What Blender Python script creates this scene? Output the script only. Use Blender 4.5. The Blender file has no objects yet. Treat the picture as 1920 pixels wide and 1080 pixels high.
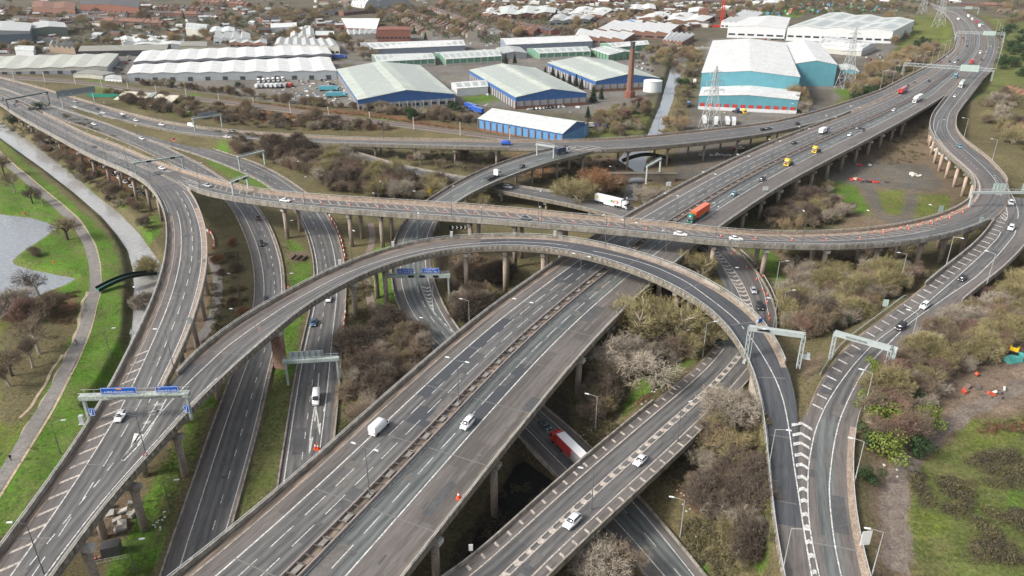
import bpy, math, random
import numpy as np
from mathutils import Vector, Matrix, noise as mnoise
from mathutils.kdtree import KDTree

# ------------------------------------------------------------------ camera, sky, sun, exposure
SC = bpy.context.scene
COL = SC.collection
FPX, PITCH, CAMH = 1400.0, math.radians(25.0),112.0
CS, SN = math.cos(PITCH), math.sin(PITCH)
cd = bpy.data.cameras.new('camera'); cam = bpy.data.objects.new('camera', cd); COL.objects.link(cam)
cam.location = (0,0, CAMH); cam.rotation_euler = (math.radians(65.0),0,0)
cd.sensor_width = 36.0; cd.lens = 36.0 * FPX / 1920.0; cd.clip_start = 1.0; cd.clip_end = 30000.0
SC.camera = cam
SUN_EL, SUN_AZ = math.radians(38), math.radians(250)   # azimuth clockwise from +Y, where the sun stands
W = bpy.data.worlds.new('World'); SC.world = W; W.use_nodes = True
nt = W.node_tree; bg = nt.nodes['Background']
sky = nt.nodes.new('ShaderNodeTexSky'); sky.sky_type = 'NISHITA'; sky.sun_disc = False
sky.sun_elevation = SUN_EL; sky.sun_rotation = SUN_AZ; sky.air_density = 1.0; sky.dust_density = 3.5; sky.ozone_density = 1.0
hs = nt.nodes.new('ShaderNodeHueSaturation'); hs.inputs['Saturation'].default_value = 0.35
nt.links.new(sky.outputs[0], hs.inputs['Color']); nt.links.new(hs.outputs[0], bg.inputs[0])
bg.inputs[1].default_value = 0.088
sd = bpy.data.lights.new('sun', 'SUN'); sd.energy = 1.5; sd.angle = math.radians(12); sd.color = (1.0,0.95,0.88)
sun = bpy.data.objects.new('sun', sd); COL.objects.link(sun)
sv = Vector((math.sin(SUN_AZ) * math.cos(SUN_EL), math.cos(SUN_AZ) * math.cos(SUN_EL), math.sin(SUN_EL)))
sun.rotation_euler = sv.to_track_quat('Z', 'Y').to_euler(); sun.location = (0,0,300)
SC.view_settings.view_transform = 'Standard'; SC.view_settings.look = 'None'
SC.view_settings.gamma = 1.0; SC.view_settings.use_curve_mapping = False; SC.view_settings.exposure = 1.32
SC.render.engine = 'CYCLES'
SC.cycles.max_bounces = 4; SC.cycles.diffuse_bounces = 2; SC.cycles.glossy_bounces = 2
SC.cycles.transmission_bounces = 2; SC.cycles.transparent_max_bounces = 4
rng = random.Random(7); nrg = np.random.default_rng(11)

# ------------------------------------------------------------------ survey helpers: photo measurement -> ground position at a height
def U(x, y, z=0.0):
    u = (x - 960.0) / FPX; v = (y - 540.0) / FPX
    t = (CAMH - z) / (SN + v * CS)
    return (u * t, (CS - v * SN) * t, z)
def Uv(P):
    P = np.asarray(P, float); u = (P[:, 0] - 960) / FPX; v = (P[:, 1] - 540) / FPX
    z = P[:, 2] if P.shape[1] > 2 else np.zeros(len(P)); t = (CAMH - z) / (SN + v * CS)
    return np.stack([u * t, (CS - v * SN) * t, z], 1)
def to_px(X, Y, Z):
    d = Y * CS + (CAMH - Z) * SN; return 960 + FPX * X / d, 540 + FPX * ((CAMH - Z) * CS - Y * SN) / d

# ------------------------------------------------------------------ object helpers
def tag(o, label=None, cat=None, group=None, kind=None):
    if label: o['label'] = label
    if cat: o['category'] = cat
    if group: o['group'] = group
    if kind: o['kind'] = kind
    return o
def empty(name, loc=(0,0,0), rz=0.0, label=None, cat=None, group=None):
    o = bpy.data.objects.new(name, None); COL.objects.link(o); o.location = loc; o.rotation_euler = (0,0, rz)
    o.empty_display_size = 0.5
    return tag(o, label, cat, group)
def copy_tree(o, parent=None):
    c = o.copy(); COL.objects.link(c); c.parent = parent
    for ch in o.children: copy_tree(ch, c)
    return c
class MB:
    def __init__(s): s.v = []; s.f = []; s.m = []; s.uv = []
    def add(s, vs, fs, mi=0):
        n = len(s.v); s.v.extend([tuple(map(float, p)) for p in vs]); s.f.extend([tuple(i + n for i in f) for f in fs]); s.m.extend([mi] * len(fs))
    def box(s, c, d, rz=0.0, mi=0, taper=(1,1)):
        cx, cy, cz = c; hx, hy, hz = d[0] / 2, d[1] / 2, d[2] / 2; cr, sr = math.cos(rz), math.sin(rz); vs = []
        for z, tx, ty in ((-hz, 1,1),(hz, taper[0], taper[1])):
            for x, y in ((-hx, -hy),(hx, -hy),(hx, hy),(-hx, hy)):
                x *= tx; y *= ty; vs.append((cx + x * cr - y * sr, cy + x * sr + y * cr, cz + z))
        s.add(vs, [(3,2,1,0),(4,5,6,7),(0,1,5,4),(1,2,6,5),(2,3,7,6),(3,0,4,7)], mi)
    def tube(s, a, b, r0, r1=None, n=6, mi=0, caps=True):
        a = Vector(a); b = Vector(b); r1 = r0 if r1 is None else r1; d = (b - a).normalized()
        u = d.orthogonal().normalized(); w = d.cross(u); vs = []
        for p, r in ((a, r0),(b, r1)):
            for k in range(n):
                t = 2 * math.pi * k / n; vs.append(p + (u * math.cos(t) + w * math.sin(t)) * r)
        fs = [(k, (k + 1) % n, n + (k + 1) % n, n + k) for k in range(n)]
        if caps: fs += [tuple(range(n))[::-1], tuple(range(n, 2 * n))]
        s.add(vs, fs, mi)
    def beam(s, a, b, w, h, mi=0):
        a = Vector(a); b = Vector(b); d = (b - a).normalized(); up = Vector((0,0,1))
        if abs(d.z) > 0.95: up = Vector((0,1,0))
        x = d.cross(up).normalized() * w / 2; y = x.cross(d).normalized() * h / 2; vs = []
        for p in (a, b): vs += [p - x - y, p + x - y, p + x + y, p - x + y]
        s.add(vs, [(3,2,1,0),(4,5,6,7),(0,1,5,4),(1,2,6,5),(2,3,7,6),(3,0,4,7)], mi)
    def mesh(s, name, mats):
        me = bpy.data.meshes.new(name); me.from_pydata(s.v, [], s.f)
        for m in (mats if isinstance(mats, (list, tuple)) else [mats]): me.materials.append(m)
        if max(s.m, default=0) > 0: me.polygons.foreach_set('material_index', s.m)
        me.update(); return me
    def build(s, name, mats, parent=None, smooth=False, loc=None):
        me = s.mesh(name, mats)
        if smooth: me.polygons.foreach_set('use_smooth', [True] * len(me.polygons))
        return link(name, me, parent, loc)
def link(name, me, parent=None, loc=None, rz=0.0):
    o = bpy.data.objects.new(name, me); COL.objects.link(o)
    if parent is not None: o.parent = parent
    if loc is not None: o.location = loc
    if rz: o.rotation_euler = (0,0, rz)
    return o
def np_mesh(name, V, Fq, mats, midx=None, uv=None, smooth=False):
    V = np.asarray(V, np.float32); Fq = np.asarray(Fq, np.int32); k = Fq.shape[1]
    me = bpy.data.meshes.new(name); me.vertices.add(len(V)); me.vertices.foreach_set('co', V.ravel())
    me.loops.add(Fq.size); me.loops.foreach_set('vertex_index', Fq.ravel())
    me.polygons.add(len(Fq)); me.polygons.foreach_set('loop_start', np.arange(0, Fq.size, k, dtype=np.int32))
    me.polygons.foreach_set('loop_total', np.full(len(Fq), k, np.int32))
    for m in (mats if isinstance(mats, (list, tuple)) else [mats]): me.materials.append(m)
    if midx is not None: me.polygons.foreach_set('material_index', np.asarray(midx, np.int32))
    if uv is not None:
        ul = me.uv_layers.new(name='UVMap'); ul.data.foreach_set('uv', np.asarray(uv, np.float32)[Fq.ravel()].ravel())
    me.update(); me.validate()
    me.polygons.foreach_set('use_smooth', np.full(len(Fq), bool(smooth)))
    return me

# ------------------------------------------------------------------ materials
MATS = {}
def mat(name, c, rough=0.8, var=0.15, scale=0.6, metal=0.0, c2=None, bump=0.0, coords='obj', stretch=None, spec=0.3, scale2=None, coat=0.0):
    if name in MATS: return MATS[name]
    m = bpy.data.materials.new(name); m.use_nodes = True; n = m.node_tree.nodes; L = m.node_tree.links
    b = n['Principled BSDF']; b.inputs['Roughness'].default_value = rough; b.inputs['Metallic'].default_value = metal
    b.inputs['Specular IOR Level'].default_value = spec; b.inputs['Coat Weight'].default_value = coat
    if var <= 0 and c2 is None: b.inputs['Base Color'].default_value = (*c, 1)
    else:
        tc = n.new('ShaderNodeNewGeometry') if coords == 'pos' else n.new('ShaderNodeTexCoord')
        src = tc.outputs['Position'] if coords == 'pos' else tc.outputs['UV' if coords == 'uv' else 'Object']
        mp = n.new('ShaderNodeMapping'); L.new(src, mp.inputs['Vector'])
        mp.inputs['Scale'].default_value = stretch or (1,1,1)
        t1 = n.new('ShaderNodeTexNoise'); t1.inputs['Scale'].default_value = scale; t1.inputs['Detail'].default_value = 6; t1.inputs['Roughness'].default_value = 0.65
        L.new(mp.outputs[0], t1.inputs['Vector'])
        mr = n.new('ShaderNodeMapRange'); mr.inputs['From Min'].default_value = 0.3; mr.inputs['From Max'].default_value = 0.7
        L.new(t1.outputs['Fac'], mr.inputs['Value'])
        mx = n.new('ShaderNodeMix'); mx.data_type = 'RGBA'; L.new(mr.outputs[0], mx.inputs['Factor'])
        ca = [max(0, k * (1 - var)) for k in c]; cb = list(c2) if c2 else [min(1, k * (1 + var)) for k in c]
        mx.inputs['A'].default_value = (*ca, 1); mx.inputs['B'].default_value = (*cb, 1)
        out = mx.outputs['Result']
        if scale2:
            t2 = n.new('ShaderNodeTexNoise'); t2.inputs['Scale'].default_value = scale2; t2.inputs['Detail'].default_value = 4
            L.new(src, t2.inputs['Vector'])
            m2 = n.new('ShaderNodeMapRange'); m2.inputs['From Min'].default_value = 0.3; m2.inputs['From Max'].default_value = 0.7
            m2.inputs['To Min'].default_value = 0.72; m2.inputs['To Max'].default_value = 1.25; L.new(t2.outputs['Fac'], m2.inputs['Value'])
            mu = n.new('ShaderNodeMix'); mu.data_type = 'RGBA'; mu.blend_type = 'MULTIPLY'; mu.inputs['Factor'].default_value = 1
            L.new(out, mu.inputs['A']); L.new(m2.outputs[0], mu.inputs['B']); out = mu.outputs['Result']
        L.new(out, b.inputs['Base Color'])
        if bump:
            bp = n.new('ShaderNodeBump'); bp.inputs['Strength'].default_value = bump; bp.inputs['Distance'].default_value = 0.05
            L.new(t1.outputs['Fac'], bp.inputs['Height']); L.new(bp.outputs[0], b.inputs['Normal'])
    MATS[name] = m; return m

def asphalt(name, base, dark, lane=3.65, off=0.0, track=0.25, patch=0.2, mossy=None):
    """road surface: UV = metres across / metres along. wheel tracks across, long streaks, random resurfaced patches"""
    if name in MATS: return MATS[name]
    m = bpy.data.materials.new(name); m.use_nodes = True; n = m.node_tree.nodes; L = m.node_tree.links
    b = n['Principled BSDF']; b.inputs['Roughness'].default_value = 0.62; b.inputs['Specular IOR Level'].default_value = 0.35
    uv = n.new('ShaderNodeTexCoord'); sp = n.new('ShaderNodeSeparateXYZ'); L.new(uv.outputs['UV'], sp.inputs[0])
    def math_(op, a, bb=None, cc=None):
        q = n.new('ShaderNodeMath'); q.operation = op
        for i, k in enumerate((a, bb, cc)):
            if k is None: continue
            if isinstance(k, (int, float)): q.inputs[i].default_value = k
            else: L.new(k, q.inputs[i])
        return q.outputs[0]
    ph = math_('MULTIPLY', math_('SUBTRACT', sp.outputs[0], off),4 * math.pi / lane)
    cs = math_('COSINE', ph)                                    # two wheel paths per lane
    mp = n.new('ShaderNodeMapping'); mp.inputs['Scale'].default_value = (0.9,0.035,1); L.new(uv.outputs['UV'], mp.inputs[0])
    st = n.new('ShaderNodeTexNoise'); st.inputs['Scale'].default_value = 1.0; st.inputs['Detail'].default_value = 5; L.new(mp.outputs[0], st.inputs['Vector'])
    mp2 = n.new('ShaderNodeMapping'); mp2.inputs['Scale'].default_value = (3.2,0.25,1); L.new(uv.outputs['UV'], mp2.inputs[0])
    fi = n.new('ShaderNodeTexNoise'); fi.inputs['Scale'].default_value = 1.0; fi.inputs['Detail'].default_value = 6; L.new(mp2.outputs[0], fi.inputs['Vector'])
    big = n.new('ShaderNodeTexNoise'); big.inputs['Scale'].default_value = 0.03; big.inputs['Detail'].default_value = 3; L.new(uv.outputs['UV'], big.inputs['Vector'])
    br = n.new('ShaderNodeTexBrick'); br.inputs['Scale'].default_value = 1.0; br.offset = 0.37
    mp3 = n.new('ShaderNodeMapping'); mp3.inputs['Rotation'].default_value = (0,0, math.pi / 2); mp3.inputs['Location'].default_value = (0, off, 0); L.new(uv.outputs['UV'], mp3.inputs[0])
    L.new(mp3.outputs[0], br.inputs['Vector']); br.inputs['Brick Width'].default_value = 27.0; br.inputs['Row Height'].default_value = lane
    br.inputs['Mortar Size'].default_value = 0.0; br.inputs['Color1'].default_value = (0,0,0,1); br.inputs['Color2'].default_value = (1,1,1,1)
    g = math_('ADD', math_('MULTIPLY', math_('SUBTRACT', st.outputs['Fac'], 0.5),2.0), math_('MULTIPLY', math_('SUBTRACT', fi.outputs['Fac'], 0.5),1.7))
    g = math_('ADD', g, math_('MULTIPLY', math_('SUBTRACT', big.outputs['Fac'], 0.5),0.9))
    g = math_('ADD', g, math_('MULTIPLY', cs, -track))
    pv = math_('GREATER_THAN', br.outputs['Color'], 0.8)
    g = math_('SUBTRACT', g, math_('MULTIPLY', pv, patch))
    fac = math_('ADD', g, 0.5)
    cl = n.new('ShaderNodeClamp'); L.new(fac, cl.inputs[0])
    mx = n.new('ShaderNodeMix'); mx.data_type = 'RGBA'; mx.inputs['A'].default_value = (*dark, 1); mx.inputs['B'].default_value = (*base, 1)
    L.new(cl.outputs[0], mx.inputs['Factor']); out = mx.outputs['Result']
    if mossy:
        ms = n.new('ShaderNodeTexNoise'); ms.inputs['Scale'].default_value = 0.5; ms.inputs['Detail'].default_value = 8; L.new(mp2.outputs[0], ms.inputs['Vector'])
        mm = n.new('ShaderNodeMapRange'); mm.inputs['From Min'].default_value = 0.48; mm.inputs['From Max'].default_value = 0.62; L.new(ms.outputs['Fac'], mm.inputs['Value'])
        m2 = n.new('ShaderNodeMix'); m2.data_type = 'RGBA'; L.new(mm.outputs[0], m2.inputs['Factor']); L.new(out, m2.inputs['A']); m2.inputs['B'].default_value = (*mossy, 1); out = m2.outputs['Result']
    L.new(out, b.inputs['Base Color'])
    bp = n.new('ShaderNodeBump'); bp.inputs['Strength'].default_value = 0.25; bp.inputs['Distance'].default_value = 0.03; L.new(fi.outputs['Fac'], bp.inputs['Height']); L.new(bp.outputs[0], b.inputs['Normal'])
    MATS[name] = m; return m

def paint(name, c, wear=0.35):
    if name in MATS: return MATS[name]
    m = bpy.data.materials.new(name); m.use_nodes = True; n = m.node_tree.nodes; L = m.node_tree.links
    b = n['Principled BSDF']; b.inputs['Roughness'].default_value = 0.6
    g = n.new('ShaderNodeNewGeometry'); t = n.new('ShaderNodeTexNoise'); t.inputs['Scale'].default_value = 1.6; t.inputs['Detail'].default_value = 8; t.inputs['Roughness'].default_value = 0.75
    L.new(g.outputs['Position'], t.inputs['Vector'])
    mr = n.new('ShaderNodeMapRange'); mr.inputs['From Min'].default_value = 0.62 - wear * 0.5; mr.inputs['From Max'].default_value = 0.72 - wear * 0.1; L.new(t.outputs['Fac'], mr.inputs['Value'])
    mx = n.new('ShaderNodeMix'); mx.data_type = 'RGBA'; L.new(mr.outputs[0], mx.inputs['Factor']); mx.inputs['A'].default_value = (*c, 1)
    mx.inputs['B'].default_value = (0.13,0.125,0.12,1); L.new(mx.outputs['Result'], b.inputs['Base Color'])
    MATS[name] = m; return m
ASPH = asphalt('asphalt_lanes', (0.15,0.145,0.138),(0.068,0.067,0.066))
ASPH_GREEN = asphalt('asphalt_greenish_lanes', (0.155,0.165,0.158),(0.072,0.078,0.077))
ASPH_NEW = asphalt('asphalt_fresh', (0.088,0.09,0.096),(0.046,0.048,0.053), track=0.12, patch=0.08)
ASPH_OLD = asphalt('asphalt_shoulder', (0.168,0.150,0.138),(0.088,0.078,0.072), track=0.0, patch=0.3)
VERGE = asphalt('deck_edge_debris', (0.20,0.165,0.13),(0.085,0.072,0.06), track=0.0, patch=0.0, mossy=(0.30,0.22,0.165))
RAWCON = mat('raw_deck_concrete', (0.29,0.232,0.185),0.9,0.35,0.6, coords='pos', scale2=2.5)
CONC = mat('weathered_concrete', (0.20,0.18,0.15),0.9,0.35,0.5, coords='pos', c2=(0.37,0.34,0.295), scale2=4.0, stretch=(1,1,.4))
CONC_D = mat('stained_parapet_concrete', (0.14,0.125,0.10),0.92,0.4,0.9, coords='pos', c2=(0.27,0.235,0.185), scale2=5.0, stretch=(1,1,0.35))
CONC_L = mat('pale_concrete', (0.50,0.47,0.43),0.85,0.15,0.8, coords='pos', scale2=4.0)
CONC_COL = mat('column_concrete', (0.27,0.225,0.185),0.9,0.28,0.30, coords='pos', c2=(0.38,0.31,0.255), scale2=2.0, stretch=(1,1,0.25))
CONC_RED = mat('reddish_pier_concrete', (0.27,0.165,0.125),0.9,0.25,0.3, coords='pos', c2=(0.35,0.22,0.165), scale2=2.0)
RAIL = mat('pale_grey_rail', (0.50,0.52,0.51),0.5,0.12,0.8, coords='pos', metal=0.2)
STEEL = mat('galvanised_steel', (0.40,0.42,0.42),0.45,0.12,1.5, metal=0.5, coords='pos')
STEEL_D = mat('dark_steel', (0.10,0.10,0.105),0.5,0.15,1.5, metal=0.4, coords='pos')
PAINTW = paint('road_paint_white', (0.68,0.67,0.64),0.42)
PAINT_CREAM = paint('road_paint_worn_cream', (0.60,0.52,0.44),0.45)
PAINT_FADED = paint('road_paint_faded', (0.50,0.47,0.44),0.6)
JOINT = mat('expansion_joint', (0.165,0.158,0.15),0.7,0.2,2.0, coords='pos')

# ------------------------------------------------------------------ roads as swept surfaces between two surveyed edges
def gsm(A, sig):
    if sig <= 0: return A
    k = int(sig * 3) + 1; w = np.exp(-0.5 * (np.arange(-k, k + 1) / sig) ** 2); w /= w.sum()
    P = np.concatenate([2 * A[:1] - A[1:k + 1][::-1], A, 2 * A[-1:] - A[-k - 1:-1][::-1]]) if len(A) > k + 1 else None
    if P is None: return A
    if A.ndim == 1: return np.convolve(P, w, 'valid')
    return np.stack([np.convolve(P[:, i], w, 'valid') for i in range(A.shape[1])], 1)
def resample(P, step):
    d = np.concatenate([[0], np.cumsum(np.linalg.norm(np.diff(P[:, :2], axis=0), axis=1))]); n = max(3, int(d[-1] / step) + 1)
    t = np.linspace(0, d[-1], n); return np.stack([np.interp(t, d, P[:, i]) for i in range(P.shape[1])], 1)
ROADS = {}
class Road:
    def __init__(s, key, Lp, Rp, step=3.0, sm=9.0, top=1.0, wsm=None, ends=None):
        """Lp/Rp = [(x, y, z_deck)]; top = height of the traced edge line over the deck"""
        s.key = key; ROADS[key] = s
        def world(P):
            P = np.array(P, float); Q = Uv(np.stack([P[:, 0], P[:, 1], P[:, 2] + top], 1)); Q[:, 2] -= top; return Q
        A = resample(world(Lp),1.0); B = resample(world(Rp),1.0)
        A = gsm(A, sm / 1.0); B = gsm(B, sm / 1.0)
        A = resample(A, step); Bf = resample(B, 0.7)
        # pair by nearest, monotone
        j = 0; pair = []
        for p in A:
            hi = min(len(Bf), j + 60); d = np.linalg.norm(Bf[j:hi, :2] - p[:2], axis=1); j = j + int(d.argmin()); pair.append(j)
        pair = gsm(np.array(pair, float),3.0); pair = np.clip(np.maximum.accumulate(pair),0, len(Bf) - 1)
        k = np.arange(len(Bf)); Rr = np.stack([np.interp(pair, k, Bf[:, i]) for i in range(3)], 1)
        Cc = (A + Rr) / 2; Wd = np.linalg.norm((Rr - A)[:, :2], axis=1)
        Cc = gsm(Cc, 2.0); Wd = gsm(Wd, (wsm or sm) / step)
        s.C = resample(np.column_stack([Cc, Wd]), step); s.W = s.C[:, 3].copy(); s.C = s.C[:, :3].copy()
        T = np.gradient(s.C, axis=0); T[:, 2] *= 1; s.T = T / np.linalg.norm(T[:, :2], axis=1)[:, None]
        s.N = np.stack([s.T[:, 1], -s.T[:, 0]], 1)      # to the right of travel L->R must point from L to R
        m = (Rr - A)[len(A) // 2, :2] @ s.N[len(s.N) // 2]
        if m < 0: s.N = -s.N
        s.s = np.concatenate([[0], np.cumsum(np.linalg.norm(np.diff(s.C[:, :2], axis=0), axis=1))]); s.len = s.s[-1]
        s.dz = 0.0
    def at(s, t, o):
        """t metres along; o = (fraction of width, metres) from the L edge towards R"""
        t = np.asarray(t, float); g = lambda a: np.interp(t, s.s, a)
        w = g(s.W); off = o[0] * w + o[1] - w / 2
        return np.stack([g(s.C[:, 0]) + g(s.N[:, 0]) * off, g(s.C[:, 1]) + g(s.N[:, 1]) * off, g(s.C[:, 2]) + 0 * off], -1)
    def w(s, t): return float(np.interp(t, s.s, s.W))
    def tan(s, t):
        return np.array([np.interp(t, s.s, s.T[:, 0]), np.interp(t, s.s, s.T[:, 1])])
    def nor(s, t):
        return np.array([np.interp(t, s.s, s.N[:, 0]), np.interp(t, s.s, s.N[:, 1])])
    def sx(s, x, y, h=0.0):
        """metres along the road of the place seen at (x, y)"""
        z = float(np.median(s.C[:, 2]));
        for _ in range(3):
            p = np.array(U(x, y, z + h))[:2]; d = np.linalg.norm(s.C[:, :2] - p, axis=1); i = int(d.argmin()); z = s.C[i, 2]
        t = s.s[i] + (p - s.C[i, :2]) @ s.T[i, :2]; lat = (p - s.C[i, :2]) @ s.N[i] + s.W[i] / 2; z = float(np.interp(t, s.s, s.C[:, 2]))
        return float(t), float(lat), p, z
    def stations(s, t0=None, t1=None, step=None):
        t0 = 0 if t0 is None else max(0, t0); t1 = s.len if t1 is None else min(s.len, t1)
        n = max(2, int(round((t1 - t0) / (step or 3.0))) + 1); return np.linspace(t0, t1, n)
def sweep(rd, prof, t0=None, t1=None, closed=True, caps=True, step=None):
    """prof: [(frac, metres, dz)] swept along rd -> V, F(quads), uv"""
    ts = rd.stations(t0, t1, step); k = len(prof); n = len(ts); V = np.zeros((n, k, 3)); uv = np.zeros((n, k, 2)); wd = np.interp(ts, rd.s, rd.W)
    for j, (f, m, dz) in enumerate(prof):
        P = rd.at(ts, (f, m)); P[:, 2] += dz; V[:, j] = P; uv[:, j, 0] = f * wd + m + dz; uv[:, j, 1] = ts
    kk = k if closed else k - 1; i = np.arange(n - 1)[:, None]; j = np.arange(kk)[None]; j2 = (j + 1) % k
    Fq = np.stack([i * k + j, i * k + j2,(i + 1) * k + j2,(i + 1) * k + j], -1).reshape(-1,4)
    V = V.reshape(-1,3)
    if caps and closed and k == 4:
        Fq = np.concatenate([Fq, [[3,2,1,0]], [[(n - 1) * k + q for q in range(4)]]])
    return V, Fq, uv.reshape(-1,2)
def sweep_obj(name, rd, prof, m, parent, t0=None, t1=None, closed=True, step=None, smooth=False):
    V, Fq, uv = sweep(rd, prof, t0, t1, closed, True, step); return link(name, np_mesh(name, V, Fq, m, uv=uv, smooth=smooth), parent)
def surface(rd, name, strips, parent, dz=0.0, t0=None, t1=None, step=None):
    """one road surface, made of strips [(o1, o2, material)] side by side"""
    VV, FF, UU, MM, mats = [], [], [], [], []; n0 = 0
    for o1, o2, m in strips:
        V, Fq, uv = sweep(rd, [(o1[0], o1[1], dz),(o2[0], o2[1], dz)], t0, t1, False, False, step)
        if m not in mats: mats.append(m)
        VV.append(V); FF.append(Fq[:, ::-1] + n0); UU.append(uv); MM += [mats.index(m)] * len(Fq); n0 += len(V)
    V = np.concatenate(VV); Fq = np.concatenate(FF); uv = np.concatenate(UU)
    # face up
    a = V[Fq[0,1]] - V[Fq[0,0]]; b = V[Fq[0,2]] - V[Fq[0,0]]
    if np.cross(a, b)[2] < 0: Fq = Fq[:, ::-1]
    return link(name, np_mesh(name, V, Fq, mats, MM, uv), parent)
class Marks:
    """painted markings of one road, gathered as thin sheets"""
    def __init__(s, rd, dz=0.022): s.rd = rd; s.dz = dz; s.V = []; s.F = []; s.n = 0
    def quadstrip(s, A, B):
        n = len(A); V = np.concatenate([A, B]); V[:, 2] += s.dz; i = np.arange(n - 1)
        s.F.append(np.stack([i, i + 1, n + i + 1, n + i], 1) + s.n); s.V.append(V); s.n += 2 * n
    def line(s, o, w=0.2, t0=None, t1=None, dash=None):
        rd = s.rd; t0 = 0 if t0 is None else t0; t1 = rd.len if t1 is None else t1
        if dash is None:
            ts = rd.stations(t0, t1); s.quadstrip(rd.at(ts, (o[0], o[1] - w / 2)), rd.at(ts, (o[0], o[1] + w / 2))); return
        t = t0
        while t < t1:
            ts = np.linspace(t, min(t + dash[0], t1),3); s.quadstrip(rd.at(ts, (o[0], o[1] - w / 2)), rd.at(ts, (o[0], o[1] + w / 2))); t += dash[0] + dash[1]
    def bars(s, o1, o2, t0, t1, gap, w=0.8, slant=0.0, chev=False, peak=2.5):
        """hatching between two offsets (each a function of t or a constant tuple)"""
        rd = s.rd; f1 = o1 if callable(o1) else (lambda t: o1); f2 = o2 if callable(o2) else (lambda t: o2); t = t0
        while t < t1:
            a = f1(t); b = f2(t)
            wa = a[0] * rd.w(t) + a[1]; wb = b[0] * rd.w(t) + b[1]
            if wb - wa > 0.35:
                pts = [(0.0,0.0),(0.5, peak * (wb - wa) / 4),(1.0,0.0)] if chev else [(0.0,0.0),(1.0, slant)]
                A = []; B = []
                for q, dt in pts:
                    o = (0, wa + q * (wb - wa)); A.append(rd.at(t + dt, o)); B.append(rd.at(t + dt + w, o))
                s.quadstrip(np.array(A), np.array(B))
            t += gap
    def quad(s, pts):
        V = np.array(pts, float); V[:, 2] += s.dz; s.F.append(np.array([[0,1,2,3]]) + s.n); s.V.append(V); s.n += 4
    def build(s, name, m, parent):
        V = np.concatenate(s.V); Fq = np.concatenate(s.F)
        a = V[Fq[:, 1]] - V[Fq[:, 0]]; b = V[Fq[:, 2]] - V[Fq[:, 0]]; up = np.cross(a, b)[:, 2] < 0; Fq[up] = Fq[up][:, ::-1]
        return tag(link(name, np_mesh(name, V, Fq, m), parent), kind='stuff')
# ------------------------------------------------------------------ road edges as surveyed (x, y of the parapet top in the photo, deck height)
def zz(P, z): return [(x, y, z) for x, y in P]
# west ramp: from the top left, round the bend, down to the bottom left
RA = Road('west', [(-95,152,6.5),(-40,176,6.5),(0,194,6.5),(25,212,6.5),(75,240,7.2),(125,267,7.9),(140,276,8.2),(175,294,9.8),(207,307,11.2),(250,326,12.8),(275,342,13.4),(295,367,13.6),(307,395,13.6),(312,425,13.6),(311,460,13.6),(306,495,13.5),(292,540,13.4),(272,592,13.3),(250,632,13.3),(232,670,13.3),(215,705,13.3),(185,760,13.3),(150,812,13.3),(117,864,13.3),(70,927,13.3),(25,990,13.3),(-35,1068,13.3),(-75,1120,13.3)],
 [(-85,146,6.5),(-20,173,6.5),(20,191,6.5),(62,213,6.6),(108,237,7.2),(152,260,8.0),(207,285,9.6),(255,305,11.8),(300,322,13.2),(330,335,13.6),(355,352,13.6),(375,390,13.6),(386,425,13.6),(390,460,13.6),(389,495,13.5),(381,540,13.4),(375,560,13.4),(360,605,13.3),(350,640,13.3),(325,682,13.3),(300,745,13.3),(262,800,13.3),(225,850,13.3),(185,900,13.3),(130,960,13.3),(80,1020,13.3),(30,1085,13.3),(0,1125,13.3)], sm=7)
# the long viaduct crossing the middle of the picture, from the top left to the motorway at the top right
RB = Road('cross', [(-80,141,6.5),(-30,161,6.5),(0,173,6.5),(40,190,6.5),(85,213,6.5),(112,225,6.8),(162,250,8.0),(220,269,10.0),(300,304,13.0),(375,327,14.0),(425,341,14.2),(480,354,14.6),(605,366,15.4),(730,374,16.2),(855,381,17.0),(960,389,17.8),(1060,400,18.0),(1160,408,18.0),(1260,417,18.0),(1347,429,17.5),(1440,434,16.5),(1540,434,15.5),(1615,430,15.0),(1690,420,14.4),(1752,405,14.0),(1797,387,13.6),(1822,370,13.4),(1832,347,13.1),(1820,322,12.8),(1790,300,12.4),(1762,275,12.1),(1750,255,12.0),(1741,237,11.8),(1747,212,11.5),(1772,180,11.1),(1790,158,10.9),(1812,135,10.8),(1840,108,10.5),(1850,85,10.3),(1848,62,10.2),(1832,42,10.1),(1805,24,10),(1775,14,10)],
 [(-85,146,6.5),(-20,173,6.5),(20,191,6.5),(62,213,6.6),(108,237,7.2),(152,260,8.0),(207,285,9.6),(255,305,11.8),(300,322,13.2),(330,335,13.8),(355,352,13.8),(375,360,14.0),(425,369,14.2),(480,377,14.6),(580,389,15.4),(705,397,16.2),(830,406,17.0),(960,415,17.8),(1135,430,18.0),(1247,440,18.0),(1340,453,17.5),(1440,459,16.5),(1540,461,15.5),(1665,457,15.0),(1740,447,14.4),(1815,430,14.0),(1855,412,13.7),(1885,395,13.5),(1897,365,13.2),(1893,335,12.9),(1852,292,12.4),(1817,267,12.1),(1802,255,12.0),(1792,237,11.8),(1795,212,11.5),(1815,185,11.1),(1840,152,10.8),(1862,130,10.6),(1872,100,10.4),(1875,75,10.2),(1862,55,10.1),(1840,35,10),(1805,18,10)], sm=8, step=3.5)
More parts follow.
